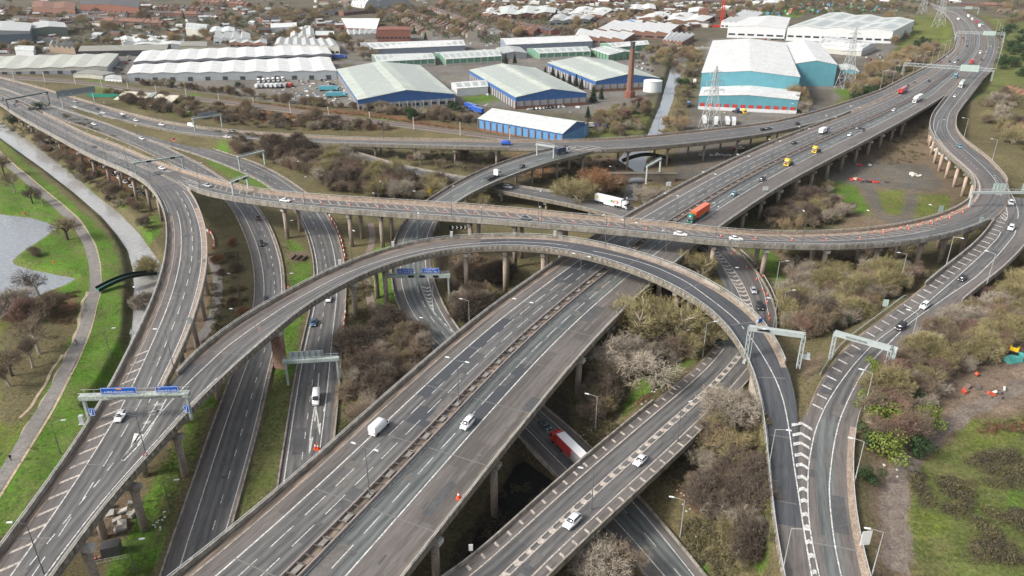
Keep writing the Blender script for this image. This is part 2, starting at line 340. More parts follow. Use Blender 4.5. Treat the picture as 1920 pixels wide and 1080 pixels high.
# the highest loop: leaves the west ramp, crosses the motorway, drops at the bottom right
RC = Road('loop', [(0,1125,13.3),(30,1085,13.3),(80,1020,13.3),(130,960,13.3),(185,900,13.3),(225,850,13.3),(262,800,13.3),(300,745,13.3),(322,702,13.3),(345,675,13.3),(375,650,13.3),(425,610,13.4),(480,577,13.5),(547,540,13.7),(625,500,14.0),(655,490,14.2),(730,462,15.0),(792,447,15.8),(850,441,16.5),(905,438,17.2),(960,437,17.7),(1047,440,18.0),(1110,450,18.0),(1167,464,17.8),(1222,480,17.3),(1272,497,16.7),(1322,522,16.0),(1352,540,15.5),(1410,577,14.3),(1440,612,13.3),(1465,650,12.0),(1481,683,10.4),(1495,745,8.5),(1500,790,7.95),(1499,850,7.72),(1501,920,7.5),(1507,1000,7.2),(1517,1080,7.0),(1524,1125,7.0)],
 [(60,1135,13.3),(100,1080,13.3),(125,1040,13.3),(175,975,13.3),(225,910,13.3),(275,857,13.3),(307,826,13.3),(350,772,13.3),(385,738,13.3),(425,697,13.3),(480,650,13.4),(567,575,13.7),(620,543,13.9),(705,500,14.6),(805,472,15.7),(870,465,16.4),(960,460,17.4),(1060,467,18.0),(1135,485,17.9),(1210,510,17.4),(1272,537,16.7),(1335,577,15.6),(1372,612,14.6),(1397,652,12.7),(1417,702,9.9),(1430,765,8.2),(1438,850,7.72),(1445,930,7.5),(1453,1000,7.2),(1468,1080,7.0),(1478,1125,7.0)], sm=6)
# right-hand slip road: leaves the crossing viaduct at the right edge, joins the loop at the bottom
RD = Road('slip', [(1878,362,13.1),(1880,385,13.3),(1862,410,13.3),(1850,430,12.8),(1815,465,11.5),(1765,502,10.6),(1720,542,9.8),(1665,582,9.2),(1615,617,8.8),(1580,645,8.6),(1552,680,8.5),(1540,702,8.4),(1522,737,8.3),(1505,768,8.2),(1500,800,8.1),(1499,850,7.9),(1501,920,7.5),(1507,1000,7.2),(1517,1080,7.0),(1524,1125,7.0)],
 [(1928,348,13.1),(1946,385,13.2),(1945,425,12.8),(1922,462,11.8),(1877,507,10.8),(1840,533,10.2),(1800,567,9.7),(1750,605,9.2),(1702,645,8.8),(1672,675,8.6),(1640,712,8.5),(1620,747,8.4),(1609,780,8.3),(1602,815,8.1),(1600,850,8.0),(1600,905,7.7),(1606,965,7.4),(1612,1005,7.2),(1632,1080,7.0),(1645,1125,7.0)], sm=6)
# the motorway
RE = Road('motorway', [(190,1210,11),(350,1075,11),(425,1002,11),(480,957,11),(560,885,11),(640,808,11),(755,710,11),(850,624,11),(960,543,11),(1060,476,11),(1165,406,11),(1285,342,11),(1360,302,11),(1440,266,11),(1527,232,11),(1585,212,11),(1650,185,11),(1700,161,10.9),(1745,136,10.7),(1777,113,10.6),(1800,88,10.4),(1805,65,10.2),(1797,42,10),(1780,25,10),(1757,14,10),(1730,5,10),(1690,-8,10)],
 [(650,1190,11),(752,1080,11),(830,985,11),(892,910,11),(975,801,11),(1047,715,11),(1110,640,11),(1172,577,11),(1225,526,11),(1270,486,11),(1349,425,11),(1440,361,11),(1527,314,11),(1620,266,11),(1690,228,11),(1772,180,11),(1790,158,10.9),(1812,135,10.8),(1840,108,10.5),(1850,85,10.3),(1848,62,10.2),(1832,42,10.1),(1805,24,10),(1775,14,10),(1745,3,10),(1700,-12,10)], sm=14, step=4, wsm=30)
# north viaduct: from the top left, joins the motorway at the top right
RH = Road('north', [(-60,134,6.5),(0,152,6.5),(55,169,6.5),(117,191,6.4),(150,203,6.2),(190,214,6.0),(240,228,5.6),(300,241,5.4),(375,255,5.6),(480,261,6.5),(580,267,7.5),(705,270,8.8),(855,274,10),(960,276,10.8),(1050,277,11),(1110,283,11),(1172,279,11),(1235,273,11),(1285,270,11),(1370,260,11),(1440,250,11),(1527,231,11),(1585,212,11),(1650,185,11),(1700,161,10.9),(1745,136,10.7),(1777,113,10.6),(1800,88,10.4),(1805,65,10.2),(1797,42,10),(1780,25,10),(1757,14,10)],
 [(-50,131,6.5),(0,144,6.5),(55,158,6.5),(117,175,6.4),(177,193,6.2),(222,206,5.9),(270,219,5.6),(325,230,5.4),(400,241,5.6),(480,247,6.2),(580,254,7.2),(705,259,8.6),(855,261,9.8),(960,263,10.6),(1085,262,11),(1210,255,11),(1320,242,11),(1440,230,11),(1510,213,11),(1565,197,11),(1647,170,11),(1705,140,10.9),(1752,117,10.6),(1785,94,10.4),(1792,72,10.2),(1785,42,10),(1770,24,10),(1748,13,10)], sm=12, step=4)
# loop ramp leaving the north viaduct, down to the left of the motorway and on under it
RI = Road('dive', [(1085,268,10.9),(1010,282,10.9),(960,297,10.6),(905,317,9.9),(855,342,8.8),(792,380,7.0),(760,410,5.6),(742,432,4.6),(735,460,3.4),(731,500,2.2),(733,540,1.2),(745,577,0.5),(770,615,0),(805,650,-0.6),(850,695,-1.4),(905,745,-2.2),(955,797,-2.8),(1002,848,-3),(1047,892,-3),(1137,990,-3),(1172,1030,-3),(1212,1078,-3),(1262,1140,-3)],
 [(1120,282,10.9),(1035,302,10.9),(960,327,10.4),(905,350,9.4),(860,374,8.2),(822,404,6.6),(812,430,5.2),(806,460,3.8),(808,500,2.3),(818,540,1.2),(838,582,0.4),(857,612,0),(885,645,-0.6),(920,678,-1.4),(970,718,-2.2),(1020,757,-2.8),(1077,805,-3),(1110,837,-3),(1202,930,-3),(1260,995,-3),(1327,1080,-3),(1375,1140,-3)], sm=7, top=0.6)
# low road with the white lorry, under the motorway, round and down to the bottom middle
RJ = Road('lower', [(560,262,1.5),(640,290,3),(715,313,4),(792,330,4.5),(862,341,4.7),(960,362,5),(1060,380,5),(1165,406,5),(1240,430,5),(1290,448,5),(1330,472,4.9),(1342,502,4.8),(1362,540,4.7),(1372,575,4.6),(1370,600,4.6),(1355,625,4.6),(1335,652,4.6),(1297,692,4.6),(1220,750,4.7),(1147,810,4.8),(1097,852,4.9),(1047,892,5),(960,974,5),(880,1045,5),(800,1120,5)],
 [(575,250,1.5),(660,280,3),(730,302,4),(805,319,4.5),(867,329,4.7),(960,345,5),(1035,355,5),(1110,368,5),(1185,385,5),(1270,410,5),(1350,445,5),(1387,472,4.9),(1420,502,4.8),(1445,545,4.7),(1459,580,4.6),(1462,610,4.6),(1455,645,4.6),(1435,675,4.6),(1395,725,4.6),(1350,772,4.7),(1285,837,4.8),(1210,907,4.9),(1135,975,5),(1060,1047,5),(975,1128,5)], sm=8, top=0.8)
# two carriageways at ground level on the left
RF = Road('nearside', [(-80,141,6.5),(-30,161,6.5),(0,173,6.5),(40,190,6.4),(85,212,6.0),(130,228,5.4),(180,244,4.6),(250,272,3.0),(330,310,1.6),(380,340,0.9),(420,370,0.5),(442,402,0.4),(465,455,0.3),(475,500,0.3),(478,540,0.3),(474,580,0.3),(462,630,0.2),(437,692,0),(415,745,0),(390,810,0),(350,930,0),(325,995,0),(297,1080,0),(275,1150,0)],
 [(-50,143,6.5),(0,163,6.5),(67,187,6.4),(140,212,5.6),(200,230,4.6),(265,257,3.2),(305,270,2.4),(337,287,1.8),(375,305,1.2),(430,340,0.7),(465,367,0.5),(490,392,0.4),(512,430,0.3),(530,482,0.3),(536,540,0.3),(532,590,0.3),(520,650,0.2),(505,710,0),(486,802,0),(460,895,0),(442,965,0),(415,1055,0),(390,1140,0)], sm=8, top=0.5)
RG = Road('farside', [(-50,143,6.5),(0,163,6.5),(67,187,6.4),(140,212,5.6),(200,230,4.6),(265,257,3.2),(305,270,2.4),(350,283,1.7),(400,300,1.1),(440,316,0.8),(480,333,0.6),(517,359,0.5),(540,378,0.5),(560,403,0.4),(577,445,0.3),(587,485,0.3),(589,520,0.3),(585,560,0.3),(574,605,0.3),(562,650,0.2),(552,702,0),(543,755,0),(534,810,0),(517,917,0),(505,1000,0)],
 [(-30,143,6.5),(0,152,6.5),(55,169,6.5),(117,191,6.2),(150,203,6.0),(190,214,5.4),(235,226,4.6),(275,242,3.6),(325,256,2.7),(375,270,1.9),(430,287,1.2),(480,303,0.7),(530,328,0.5),(585,366,0.5),(617,405,0.4),(635,440,0.3),(647,490,0.3),(651,540,0.3),(647,590,0.3),(642,640,0.2),(640,690,0),(636,740,0),(630,800,0),(622,880,0),(612,980,0)], sm=8, top=0.5)
# railway on its bank
RR = Road('railway', [(-80,131,4),(0,148,4),(90,154,4),(150,158,4),(210,167,4),(300,180,4),(400,194,4),(480,204,4),(630,224,4),(780,243,4),(930,262,4),(1010,272,4)],
 [(-80,124,4),(0,140,4),(100,146,4),(150,150,4),(210,157,4),(300,170,4),(400,184,4),(480,193,4),(630,213,4),(780,232,4),(930,252,4),(1010,261,4)], sm=10, top=0.0, step=6)

# ------------------------------------------------------------------ terrain
WATER_RIVER, WATER_LAKE, WATER_CANAL = -2.2,-0.9,-2.0
RIVER = [(-40,228),(15,270),(75,312),(140,362),(190,405),(220,440),(240,470),(250,507),(252,540),(250,582),(247,632),(238,660),(205,720),(175,770),(205,790),(245,745),(262,700),(285,640),(305,580),(312,530),(305,500),(290,480),(262,440),(225,402),(175,362),(140,330),(75,280),(20,240),(-40,200)]
LAKE = [(-260,380),(-60,396),(0,402),(60,410),(85,417),(107,427),(75,450),(37,475),(22,490),(27,497),(62,507),(112,517),(142,522),(120,535),(92,545),(55,562),(25,580),(0,597),(-60,640),(-260,760)]
CANAL = [(1205,275),(1215,252),(1226,225),(1237,200),(1247,165),(1257,130),(1262,115),(1268,104),(1281,98),(1291,88),(1301,88),(1294,100),(1287,112),(1281,130),(1272,160),(1262,187),(1252,215),(1242,252),(1236,275)]
BROOK = [(1160,300),(1172,285),(1205,262),(1222,262),(1215,290),(1207,318),(1204,345),(1200,372),(1180,378),(1168,372),(1176,345),(1190,320),(1178,312)]
DECK_SHADE = [(968,872),(985,866),(1040,905),(992,960),(930,1040),(890,1085),(850,1085),(900,990),(940,920)]  # outline of a black sheet added to deepen the gloom under the decks
def in_poly(x, y, P):
    P = np.asarray(P, float); c = np.zeros(x.shape, bool); n = len(P)
    for i in range(n):
        x1, y1 = P[i]; x2, y2 = P[(i + 1) % n]
        if y1 == y2: continue
        k = ((y1 > y) != (y2 > y)) & (x < (x2 - x1) * (y - y1) / (y2 - y1) + x1); c ^= k
    return c
GCTRL = [(60,650,1),(40,460,0.5),(140,480,0.6),(200,500,0.2),(215,620,0.2),(120,850,0.5),(60,1000,0.5),(250,980,-0.5),(330,850,-0.3),(270,480,-0.8),(210,380,-0.8),(150,300,-0.5),(60,240,0.5),(300,900,-0.3),(420,600,0),(430,480,0),
 (560,640,0.2),(500,850,0),(560,480,0.2),(680,600,0.2),(700,700,-0.3),(650,450,0.3),(730,760,-1),(780,690,-1.2),(900,600,-1.5),(900,520,-1),(960,560,-1),(850,900,-4),(900,1000,-4.5),(960,900,-4.5),(980,700,-3.5),(1050,760,-2.5),(1100,650,-1.5),
 (1130,800,-1.5),(1200,700,1.5),(1180,600,0),(1250,620,1.5),(1280,560,2),(1300,520,2.5),(1310,640,3),(1380,480,3.6),(1480,520,3.4),(1500,600,4),(1560,560,4),(1600,520,3.5),(1300,880,-1),(1380,820,2),(1400,950,1.5),(1350,1050,-1.5),(1100,1070,-2.5),(1050,1120,-3),(1420,800,3.5),(1425,1000,2.5),
 (1500,720,8),(1560,620,6.5),(1480,640,5),(1640,800,6.8),(1750,700,6.5),(1850,620,6.5),(1750,900,6),(1850,1000,6),(1650,1000,6),(1900,750,6.5),(1650,560,4.5),(1750,480,1.5),(1650,400,0),(1600,340,0),(1500,400,0),(1450,450,0.5),(1700,350,0),(1750,310,0),(1870,280,7),(1900,200,9),(1880,120,10),(1900,50,10),(1700,250,1),(1640,130,4),(1690,60,4),(1600,180,3),(1560,200,0),(1500,160,0),(1400,220,0),
 (1250,330,-0.5),(1150,320,-1),(1050,330,-0.5),(950,310,0),(1000,370,-1),(1080,360,0.5),(900,400,-0.5),(800,350,0.5),(700,350,0.5),(600,300,1),(700,300,1),(500,290,2),(300,200,3),(450,225,3),(650,240,2.5),(850,290,0.5),(600,180,0),(900,180,0),(300,140,0),(1100,200,0),(900,80,0),(1200,60,0),(500,60,0),(100,80,0),(1550,20,0),(100,160,5),(200,190,5)]
GC = Uv(np.array([(x, y, z) for x, y, z in GCTRL], float))
def base_z(X, Y):
    X = np.asarray(X, float); Y = np.asarray(Y, float); out = np.zeros(X.shape); R = np.hypot(X, Y)
    flat = X.ravel(), Y.ravel(); z = np.zeros(len(flat[0]))
    for a in range(0, len(z),40000):
        dx = flat[0][a:a + 40000, None] - GC[:, 0]; dy = flat[1][a:a + 40000, None] - GC[:, 1]
        w = 1.0 / (dx * dx + dy * dy + 30.0) ** 1.6; z[a:a + 40000] = (w * GC[:, 2]).sum(1) / w.sum(1)
    return z.reshape(X.shape)
# (road, s0, s1, shoulder left, shoulder right, slope left, slope right)
def spx(rd, x, y): return rd.sx(x, y)[0]
CONFORM = [(RF, 0,1e9,.4,.4,7,7),(RG, 0,1e9,.4,.4,7,7),(RI, spx(RI, 770,440),1e9,.4,.4,7,7),
           (RD, spx(RD, 1735,540),1e9,.6,.8,7,6),(RC, spx(RC, 1490,730),1e9,.2,.2,2.0,2.0),(RR, 0,1e9,1.5,1.5,9,9),
           (RH, spx(RH, 150,195), spx(RH, 600,262),1,1,8,8),(RJ, 0, spx(RJ, 860,335),.6,.6,9,9),(RJ, spx(RJ, 1310,460), spx(RJ, 1230,790),.3,.3,8,7),
           (RE, spx(RE, 1700,180),1e9,1,1,14,14),(RB, spx(RB, 1860,130),1e9,1,1,12,12),(RH, spx(RH, 1620,190),1e9,1,1,12,12)]
DECKS = [RA, RB, RC, RD, RE, RH, RI, RJ]
def ss(x): x = np.clip(x, 0,1); return x * x * (3 - 2 * x)
def road_lat(rd, X, Y, reach):
    """nearest sample: (mask index, s, signed lateral from centre towards R, half width, z)"""
    lo = rd.C[:, :2].min(0) - reach; hi = rd.C[:, :2].max(0) + reach
    idx = np.nonzero((X > lo[0]) & (X < hi[0]) & (Y > lo[1]) & (Y < hi[1]))[0]
    if not len(idx): return idx, None, None, None, None
    st = max(1, int(round(6.0 / (rd.s[1] - rd.s[0])))); J = np.arange(0, len(rd.s), st); Cx = rd.C[J].astype(np.float32)
    best = np.empty(len(idx), np.int64)
    for a in range(0, len(idx),20000):
        q = idx[a:a + 20000]; d = (X[q, None].astype(np.float32) - Cx[:, 0]) ** 2 + (Y[q, None].astype(np.float32) - Cx[:, 1]) ** 2; best[a:a + 20000] = J[d.argmin(1)]
    dx = X[idx] - rd.C[best, 0]; dy = Y[idx] - rd.C[best, 1]
    al = dx * rd.T[best, 0] + dy * rd.T[best, 1]; s = rd.s[best] + al
    end = np.maximum(0, np.maximum(-s, s - rd.len)); s = np.clip(s, 0, rd.len)
    g = lambda a: np.interp(s, rd.s, a)
    lat = (X[idx] - g(rd.C[:, 0])) * g(rd.N[:, 0]) + (Y[idx] - g(rd.C[:, 1])) * g(rd.N[:, 1])
    keep = (np.abs(lat) - g(rd.W) / 2 < reach) & (end < reach)
    return idx[keep], s[keep], np.where(end > 0, np.sign(lat + 1e-9) * (np.abs(lat) + end), lat)[keep], (g(rd.W) / 2)[keep], g(rd.C[:, 2])[keep]
def ground(X, Y, fine=True):
    X = np.atleast_1d(np.asarray(X, float)); Y = np.atleast_1d(np.asarray(Y, float)); shp = X.shape; X = X.ravel(); Y = Y.ravel(); z = base_z(X, Y)
    n = 0.35 * np.sin(X * 0.11 + 1.3 * np.sin(Y * 0.07)) * np.cos(Y * 0.09) + 0.15 * np.sin(X * 0.43 + Y * 0.31); z = z + n * np.clip(400 / (Y + 1),0.3,1)
    for rd, a, b, sl, sr, wl, wr in CONFORM:
        idx, s, lat, hw, rz = road_lat(rd, X, Y, 16)
        if not len(idx): continue
        L_ = lat < 0; sh = np.where(L_, sl, sr); ww = np.where(L_, wl, wr); out = np.abs(lat) - hw - sh
        t = 1 - ss(out / ww); t = t * (s >= a - 0.1) * (s <= b)
        t2 = t * np.where((s > a), ss((s - a) / 15 + 0.15),0)
        z[idx] = z[idx] * (1 - t2) + (rz - 0.22) * t2
    for rd in DECKS:                 # nothing pokes through a deck
        idx, s, lat, hw, rz = road_lat(rd, X, Y, 3)
        if len(idx):
            m = np.abs(lat) < hw + 1.0; z[idx[m]] = np.minimum(z[idx[m]], rz[m] - 0.22)
    for P, wl in ((RIVER, WATER_RIVER),(LAKE, WATER_LAKE),(CANAL, WATER_CANAL),(BROOK, WATER_CANAL),(DECK_SHADE, -6.0)):
        Q = Uv(np.array([(x, y, wl) for x, y in P], float))[:, :2]; lo = Q.min(0) - 5; hi = Q.max(0) + 5
        i = np.nonzero((X > lo[0]) & (X < hi[0]) & (Y > lo[1]) & (Y < hi[1]))[0]
        if not len(i): continue
        x = X[i]; y = Y[i]; d = np.full(len(i),1e9)
        for k in range(len(Q)):
            a = Q[k]; e = Q[(k + 1) % len(Q)] - a; t = np.clip(((x - a[0]) * e[0] + (y - a[1]) * e[1]) / (e @ e + 1e-9),0,1)
            d = np.minimum(d, np.hypot(x - a[0] - t * e[0], y - a[1] - t * e[1]))
        ins = in_poly(x, y, Q); out = ss(d / 3.2); zi = z[i]
        z[i] = np.where(ins, np.minimum(zi, wl - np.minimum(.9, d * .5)), np.where(d < 3.2, wl + (np.maximum(zi, wl + .05) - wl) * out, zi))
    return z.reshape(shp)
def gz(x, y): return float(ground([x], [y])[0])
# ------------------------------------------------------------------ building the roads
def px3(rd, x, y, dz=0.0):
    t, lat, p, z = rd.sx(x, y); return np.array([p[0], p[1], z + dz])
def pxline(M, pts, w=0.25, sm=3, dash=None):
    """painted line along surveyed points on road M.rd"""
    P = np.array([px3(M.rd, x, y) for x, y in pts]); P = resample(P, 1.0); P = gsm(P, sm); T = np.gradient(P, axis=0)[:, :2]; T /= np.linalg.norm(T, axis=1)[:, None]
    N = np.stack([T[:, 1], -T[:, 0], 0 * T[:, 0]], 1)
    if dash is None: M.quadstrip(P - N * w / 2, P + N * w / 2); return
    i = 0
    while i + dash[0] < len(P): q = slice(i, i + dash[0] + 1); M.quadstrip((P - N * w / 2)[q], (P + N * w / 2)[q]); i += dash[0] + dash[1]
def pxbars(M, A, B, n, w=0.9, chev=0.0, flip=1):
    """n bars between two surveyed polylines; chev = forward reach of the middle as a share of the width"""
    a = resample(np.array([px3(M.rd, x, y) for x, y in A]),0.5); b = resample(np.array([px3(M.rd, x, y) for x, y in B]),0.5)
    for k in range(n):
        q = (k + 0.5) / n; p0 = a[int(q * (len(a) - 1))]; p1 = b[int(q * (len(b) - 1))]
        d = a[min(len(a) - 1, int(q * (len(a) - 1)) + 2)] - a[max(0, int(q * (len(a) - 1)) - 2)]; d = d / np.linalg.norm(d); W_ = np.linalg.norm(p1 - p0)
        if W_ < 0.5: continue
        e = (p1 - p0) * 0.06; p0 = p0 + e; p1 = p1 - e
        A_ = [p0,(p0 + p1) / 2 + d * chev * W_ * flip, p1] if chev else [p0, p1]; A_ = np.array(A_); M.quadstrip(A_ - d * w / 2, A_ + d * w / 2)
def parapet(rd, side, parent, t0=None, t1=None, h=1.0, inner=CONC, outer=CONC_D, rail=True, name='parapet', low=-0.75, th=0.38, ribs=False):
    t0 = 0 if t0 is None else max(0, t0); t1 = rd.len if t1 is None else min(rd.len, t1)
    if t1 - t0 < 4: return
    f = 0 if side == 'L' else 1; sg = 1 if side == 'L' else -1
    prof = [(f, 0, low),(f, 0, h),(f, sg * th, h),(f, sg * th, -0.3)]
    V, Fq, uv = sweep(rd, prof, t0, t1, True, True, 3.0)
    n = (len(Fq) - 2) // 4; mi = np.tile([0,1,1,0], n).tolist() + [0,0]
    link(name, np_mesh(name, V, Fq, [outer, inner], mi), parent)
    if ribs:
        ts = np.arange(t0 + 1, t1 - 1,1.9); mb = MB()
        for t in ts:
            p = rd.at(t, (f, -sg * 0.04)); tg = rd.tan(t); mb.box((p[0], p[1], p[2] + h / 2 - 0.1),(0.75,0.16, h * 0.72), math.atan2(tg[1], tg[0]))
        tag(mb.build('parapet_panels', CONC, parent), kind='stuff')
    if rail:
        mb = MB()
        for hh in (h + 0.42,):
            V, Fq, uv = sweep(rd, [(f, sg * 0.14, hh),(f, sg * 0.14, hh + 0.10),(f, sg * 0.26, hh + 0.10),(f, sg * 0.26, hh)], t0, t1, True, True, 3.0)
            mb.add(V.tolist(), Fq.tolist())
        for t in np.arange(t0 + 0.5, t1,3.2):
            p = rd.at(t, (f, sg * 0.2)); mb.box((p[0], p[1], p[2] + h + 0.2),(0.12,0.12,0.46))
        mb.build('parapet_railing', RAIL, parent)
def slab(rd, parent, t0=None, t1=None, depth=1.9, inset=1.7, m=None):
    m = m or CONC
    sweep_obj('deck_slab', rd, [(0,0.05,-0.09),(0,0.05,-0.85),(0, inset, -1.05),(0, inset + .25,-depth),(1,-inset - .25,-depth),(1,-inset, -1.05),(1,-0.05,-0.85),(1,-0.05,-0.09)], m, parent, t0, t1)
def blocked(rd, x, y, z):
    for o in (RF, RG, RI, RJ, RE, RH, RA, RB, RC, RD, RR):
        if o is rd: continue
        i, s, lat, hw, rz = road_lat(o, np.array([x]), np.array([y]),3.0)
        if len(i) and abs(lat[0]) < hw[0] + 0.9 and rz[0] < z - 1.0: return True
    px, py = to_px(np.array([x]), np.array([y]), WATER_RIVER)
    return False
def columns(rd, parent, ts, fr=(0.17,0.83), r=0.75, mt=None, depth=1.9, cap=True, square=False, capw=1.5):
    mt = mt or CONC_COL
    for t in ts:
        if not 0 <= t <= rd.len: continue
        got = []
        for f in fr:
            p = rd.at(t, (f, 0)); g = gz(p[0], p[1]); top = p[2] - depth - (1.1 if cap else 0)
            if top - g < 1.2 or blocked(rd, p[0], p[1], top): continue
            got.append(f); mb = MB(); tg = rd.tan(t); a = math.atan2(tg[1], tg[0])
            if square: mb.box((0,0,(top - g + 0.5) / 2 - 0.5),(r * 1.5, r * 2.9, top - g + 0.5), a); mb.box((0,0,0.45),(r * 1.8, r * 3.3,1.4), a)
            else: mb.tube((0,0,-0.8),(0,0, top - g + 0.02), r, r, 14)
            o = mb.build('column', mt, parent, loc=(p[0], p[1], g))
            if not square: o.data.polygons.foreach_set('use_smooth', [len(q.vertices) == 4 for q in o.data.polygons])
        if cap and got:
            a = rd.at(t, (min(got),-1.6 if min(got) < .5 else -3)); b = rd.at(t, (max(got),1.6 if max(got) > .5 else 3)); mb = MB(); a[2] -= depth + 0.55; b[2] = a[2]
            mb.beam(a, b, capw, 1.1); mb.build('crosshead', CONC_L if (int(t) % 3 == 0) else CONC, parent)
def joints(rd, parent, ts, o1=(0,.45), o2=(1,-.45), w=0.3):
    M = Marks(rd, 0.028)
    for t in ts:
        if 0 < t < rd.len:
            M.quadstrip(np.array([rd.at(t, o1), rd.at(t, o2)]), np.array([rd.at(t + w, o1), rd.at(t + w, o2)]))
    if M.V: tag(M.build('expansion_joints', JOINT, parent), kind='stuff')
def viaduct(label): return empty('viaduct', (0,0,0),0, label, 'viaduct')
LW = 0.24
# ---- motorway
m6 = viaduct('wide motorway viaduct with brown median rails running from bottom centre to top right')
F_ = lambda m_: (m_ / 37.0,0.0)
surface(RE, 'road_surface', [(F_(.3), F_(2.4), VERGE),(F_(2.4), F_(6.2), ASPH_OLD),(F_(6.2), F_(16.75), ASPH),(F_(16.75), F_(19.9), VERGE),(F_(19.9), F_(27.0), ASPH_GREEN),(F_(27.0), F_(35.4), ASPH_OLD),(F_(35.4), F_(36.7), VERGE)], m6)
slab(RE, m6,0, spx(RE, 1740,139),1.9,2.2)
tN = spx(RE, 1585,212); tR = spx(RE, 1772,180); tE = RE.len
parapet(RE, 'L', m6,0, tN - 2,0.95, CONC, CONC_D); parapet(RE, 'R', m6,0, tR - 2,0.95, CONC, CONC_D)
M = Marks(RE)
M.line(F_(6.2),.3); M.line(F_(26.9),.3); M.line(F_(20.15),.2)
M.line(F_(9.75),.2, dash=(6.3,3.2)); M.line(F_(13.25),.2,2.0, dash=(6.3,3.2)); M.line(F_(23.5),.2,1.0, dash=(6.3,3.2))
M.build('lane_markings', PAINTW, m6)
M = Marks(RE); M.line(F_(2.4),.16); M.build('worn_edge_line', PAINT_CREAM, m6)
t_md = tE
for f0, nm in ((16.75, 'median_rail'),(19.55, 'median_rail')):
    sweep_obj(nm, RE, [(f0 / 37,0,.0),(f0 / 37,0,.75),(f0 / 37,.32,.75),(f0 / 37,.32,.0)], mat('brown_grey_rail', (0.27,0.235,0.215),0.8,0.2,1.0, coords='pos'), m6,0, t_md)
mb = MB()
for i, t in enumerate(np.arange(1, min(t_md, 700),2.4)):
    a = RE.at(t, F_(16.95)); b = RE.at(t + (0.5 if i % 2 else 0), F_(19.7)); a[2] += .62; b[2] += .62; mb.beam(a, b, .22,.16)
tag(mb.build('median_crossbar', mat('brown_dark_bar', (0.10,0.085,0.08),0.8,0.2,1.0), m6), kind='stuff')
mb = MB()
for i, t in enumerate(np.arange(1, min(t_md, 700),7.2)):
    a = RE.at(t + .2, F_(18.3)); b = RE.at(t + 2.9, F_(18.3)); a[2] += .5; b[2] += .5; mb.beam(a, b, 1.1,.12)
tag(mb.build('median_panel', mat('median_pale_panel', (0.22,0.205,0.185),0.8,0.3,0.7, coords='pos'), m6), kind='stuff')
joints(RE, m6, np.arange(14,640,21.5), F_(6), F_(16.6)); joints(RE, m6, np.arange(14,640,21.5), F_(20), F_(35.8))
ts = sorted([spx(RE, 840,1003), spx(RE, 950,860), spx(RE, 1107,665)] + list(np.arange(spx(RE, 1107,665) + 22, spx(RE, 1700,222),20.5)))
ts = [ts[0] - 22, ts[0] - 44] + ts
columns(RE, m6, ts, (0.05,0.28,0.72,0.955),0.85, square=False, capw=1.6)
# dark fresher patches on the lanes
M = Marks(RE, 0.010)
for a, b, f0, f1 in ((spx(RE, 800,745), spx(RE, 960,600),6.5,10.0),(spx(RE, 760,790) , spx(RE, 790,760),10.2,16.5),(spx(RE, 900,800), spx(RE, 1010,690),23.6,26.6),(spx(RE, 1020,520), spx(RE, 1090,470),6.5,13.0)):
    M.quadstrip(RE.at(np.linspace(min(a, b), max(a, b),20), F_(f0)), RE.at(np.linspace(min(a, b), max(a, b),20), F_(f1)))
tag(M.build('resurfaced_patch', asphalt('asphalt_patch', (0.075,0.080,0.088),(0.045,0.048,0.053), track=0.1), m6), kind='stuff')

# ---- north viaduct
nv = viaduct('north viaduct passing behind the interchange and merging into the motorway at the top right')
surface(RH, 'road_surface', [((0,.2),(0,1.6), VERGE),((0,1.6),(1,-1.6), ASPH),((1,-1.6),(1,-.3), VERGE)], nv, -0.03)
slab(RH, nv, spx(RH, 600,262), spx(RH, 1620,188),1.7)
hn = spx(RH, 240,227)
parapet(RH, 'R', nv, 0, None, 0.9, RAWCON, CONC); parapet(RH, 'L', nv, hn, spx(RH, 960,268) , 0.9, CONC, CONC_D); parapet(RH, 'L', nv, spx(RH, 1120,275), spx(RH, 1580,208),0.9, CONC, CONC_D)
M = Marks(RH); M.line((0,2.2),.25); M.line((1,-2.2),.25, spx(RH, 200,207)); M.line((.5,0),.2, dash=(4,6))
M.bars((.12,0),(.55,0), spx(RH, 1035,270), spx(RH, 1110,272),6.0,.9, chev=True, peak=3); M.bars((0,-1),(0,2), spx(RH, 150,197), spx(RH, 225,220),3.5,1.2)
M.build('lane_markings', PAINTW, nv)
columns(RH, nv, np.arange(spx(RH, 640,264), spx(RH, 1600,200),23),(0.2,0.8),0.6, depth=1.7)

# ---- crossing viaduct
cv = viaduct('long viaduct sweeping across the middle, with cones along its far side')
sB = spx(RB, 300,310); sC = spx(RB, 1760,260)
surface(RB, 'road_surface', [((0,.3),(0,1.2), VERGE),((0,1.2),(1,-.9), ASPH),((1,-.9),(1,-.2), VERGE)], cv, -0.02,0, sB)
surface(RB, 'road_surface', [((0,.3),(.20,0), RAWCON),((.20,0),(.52,0), ASPH_OLD),((.52,0),(1,-.9), ASPH),((1,-.9),(1,-.3), VERGE)], cv, -0.02, sB, sC)
surface(RB, 'road_surface', [((0,.3),(0,1.2), VERGE),((0,1.2),(.42,0), ASPH),((.42,0),(.72,0), ASPH),((.72,0),(1,-.3), ASPH_OLD)], cv, -0.02, sC, None)
slab(RB, cv, 0, spx(RB, 1800,150),1.7,1.6)
b0 = spx(RB, 88,213); b1 = spx(RB, 355,352); b2 = spx(RB, 1862,410); b3 = spx(RB, 1772,180)
parapet(RB, 'L', cv, b0, b3,1.0, RAWCON, CONC_D, ribs=True); parapet(RB, 'R', cv, b1, b2 - 3,1.0, CONC, CONC, ribs=True); parapet(RB, 'R', cv, spx(RB, 1925,345), spx(RB, 1815,190),1.0, RAWCON, CONC)
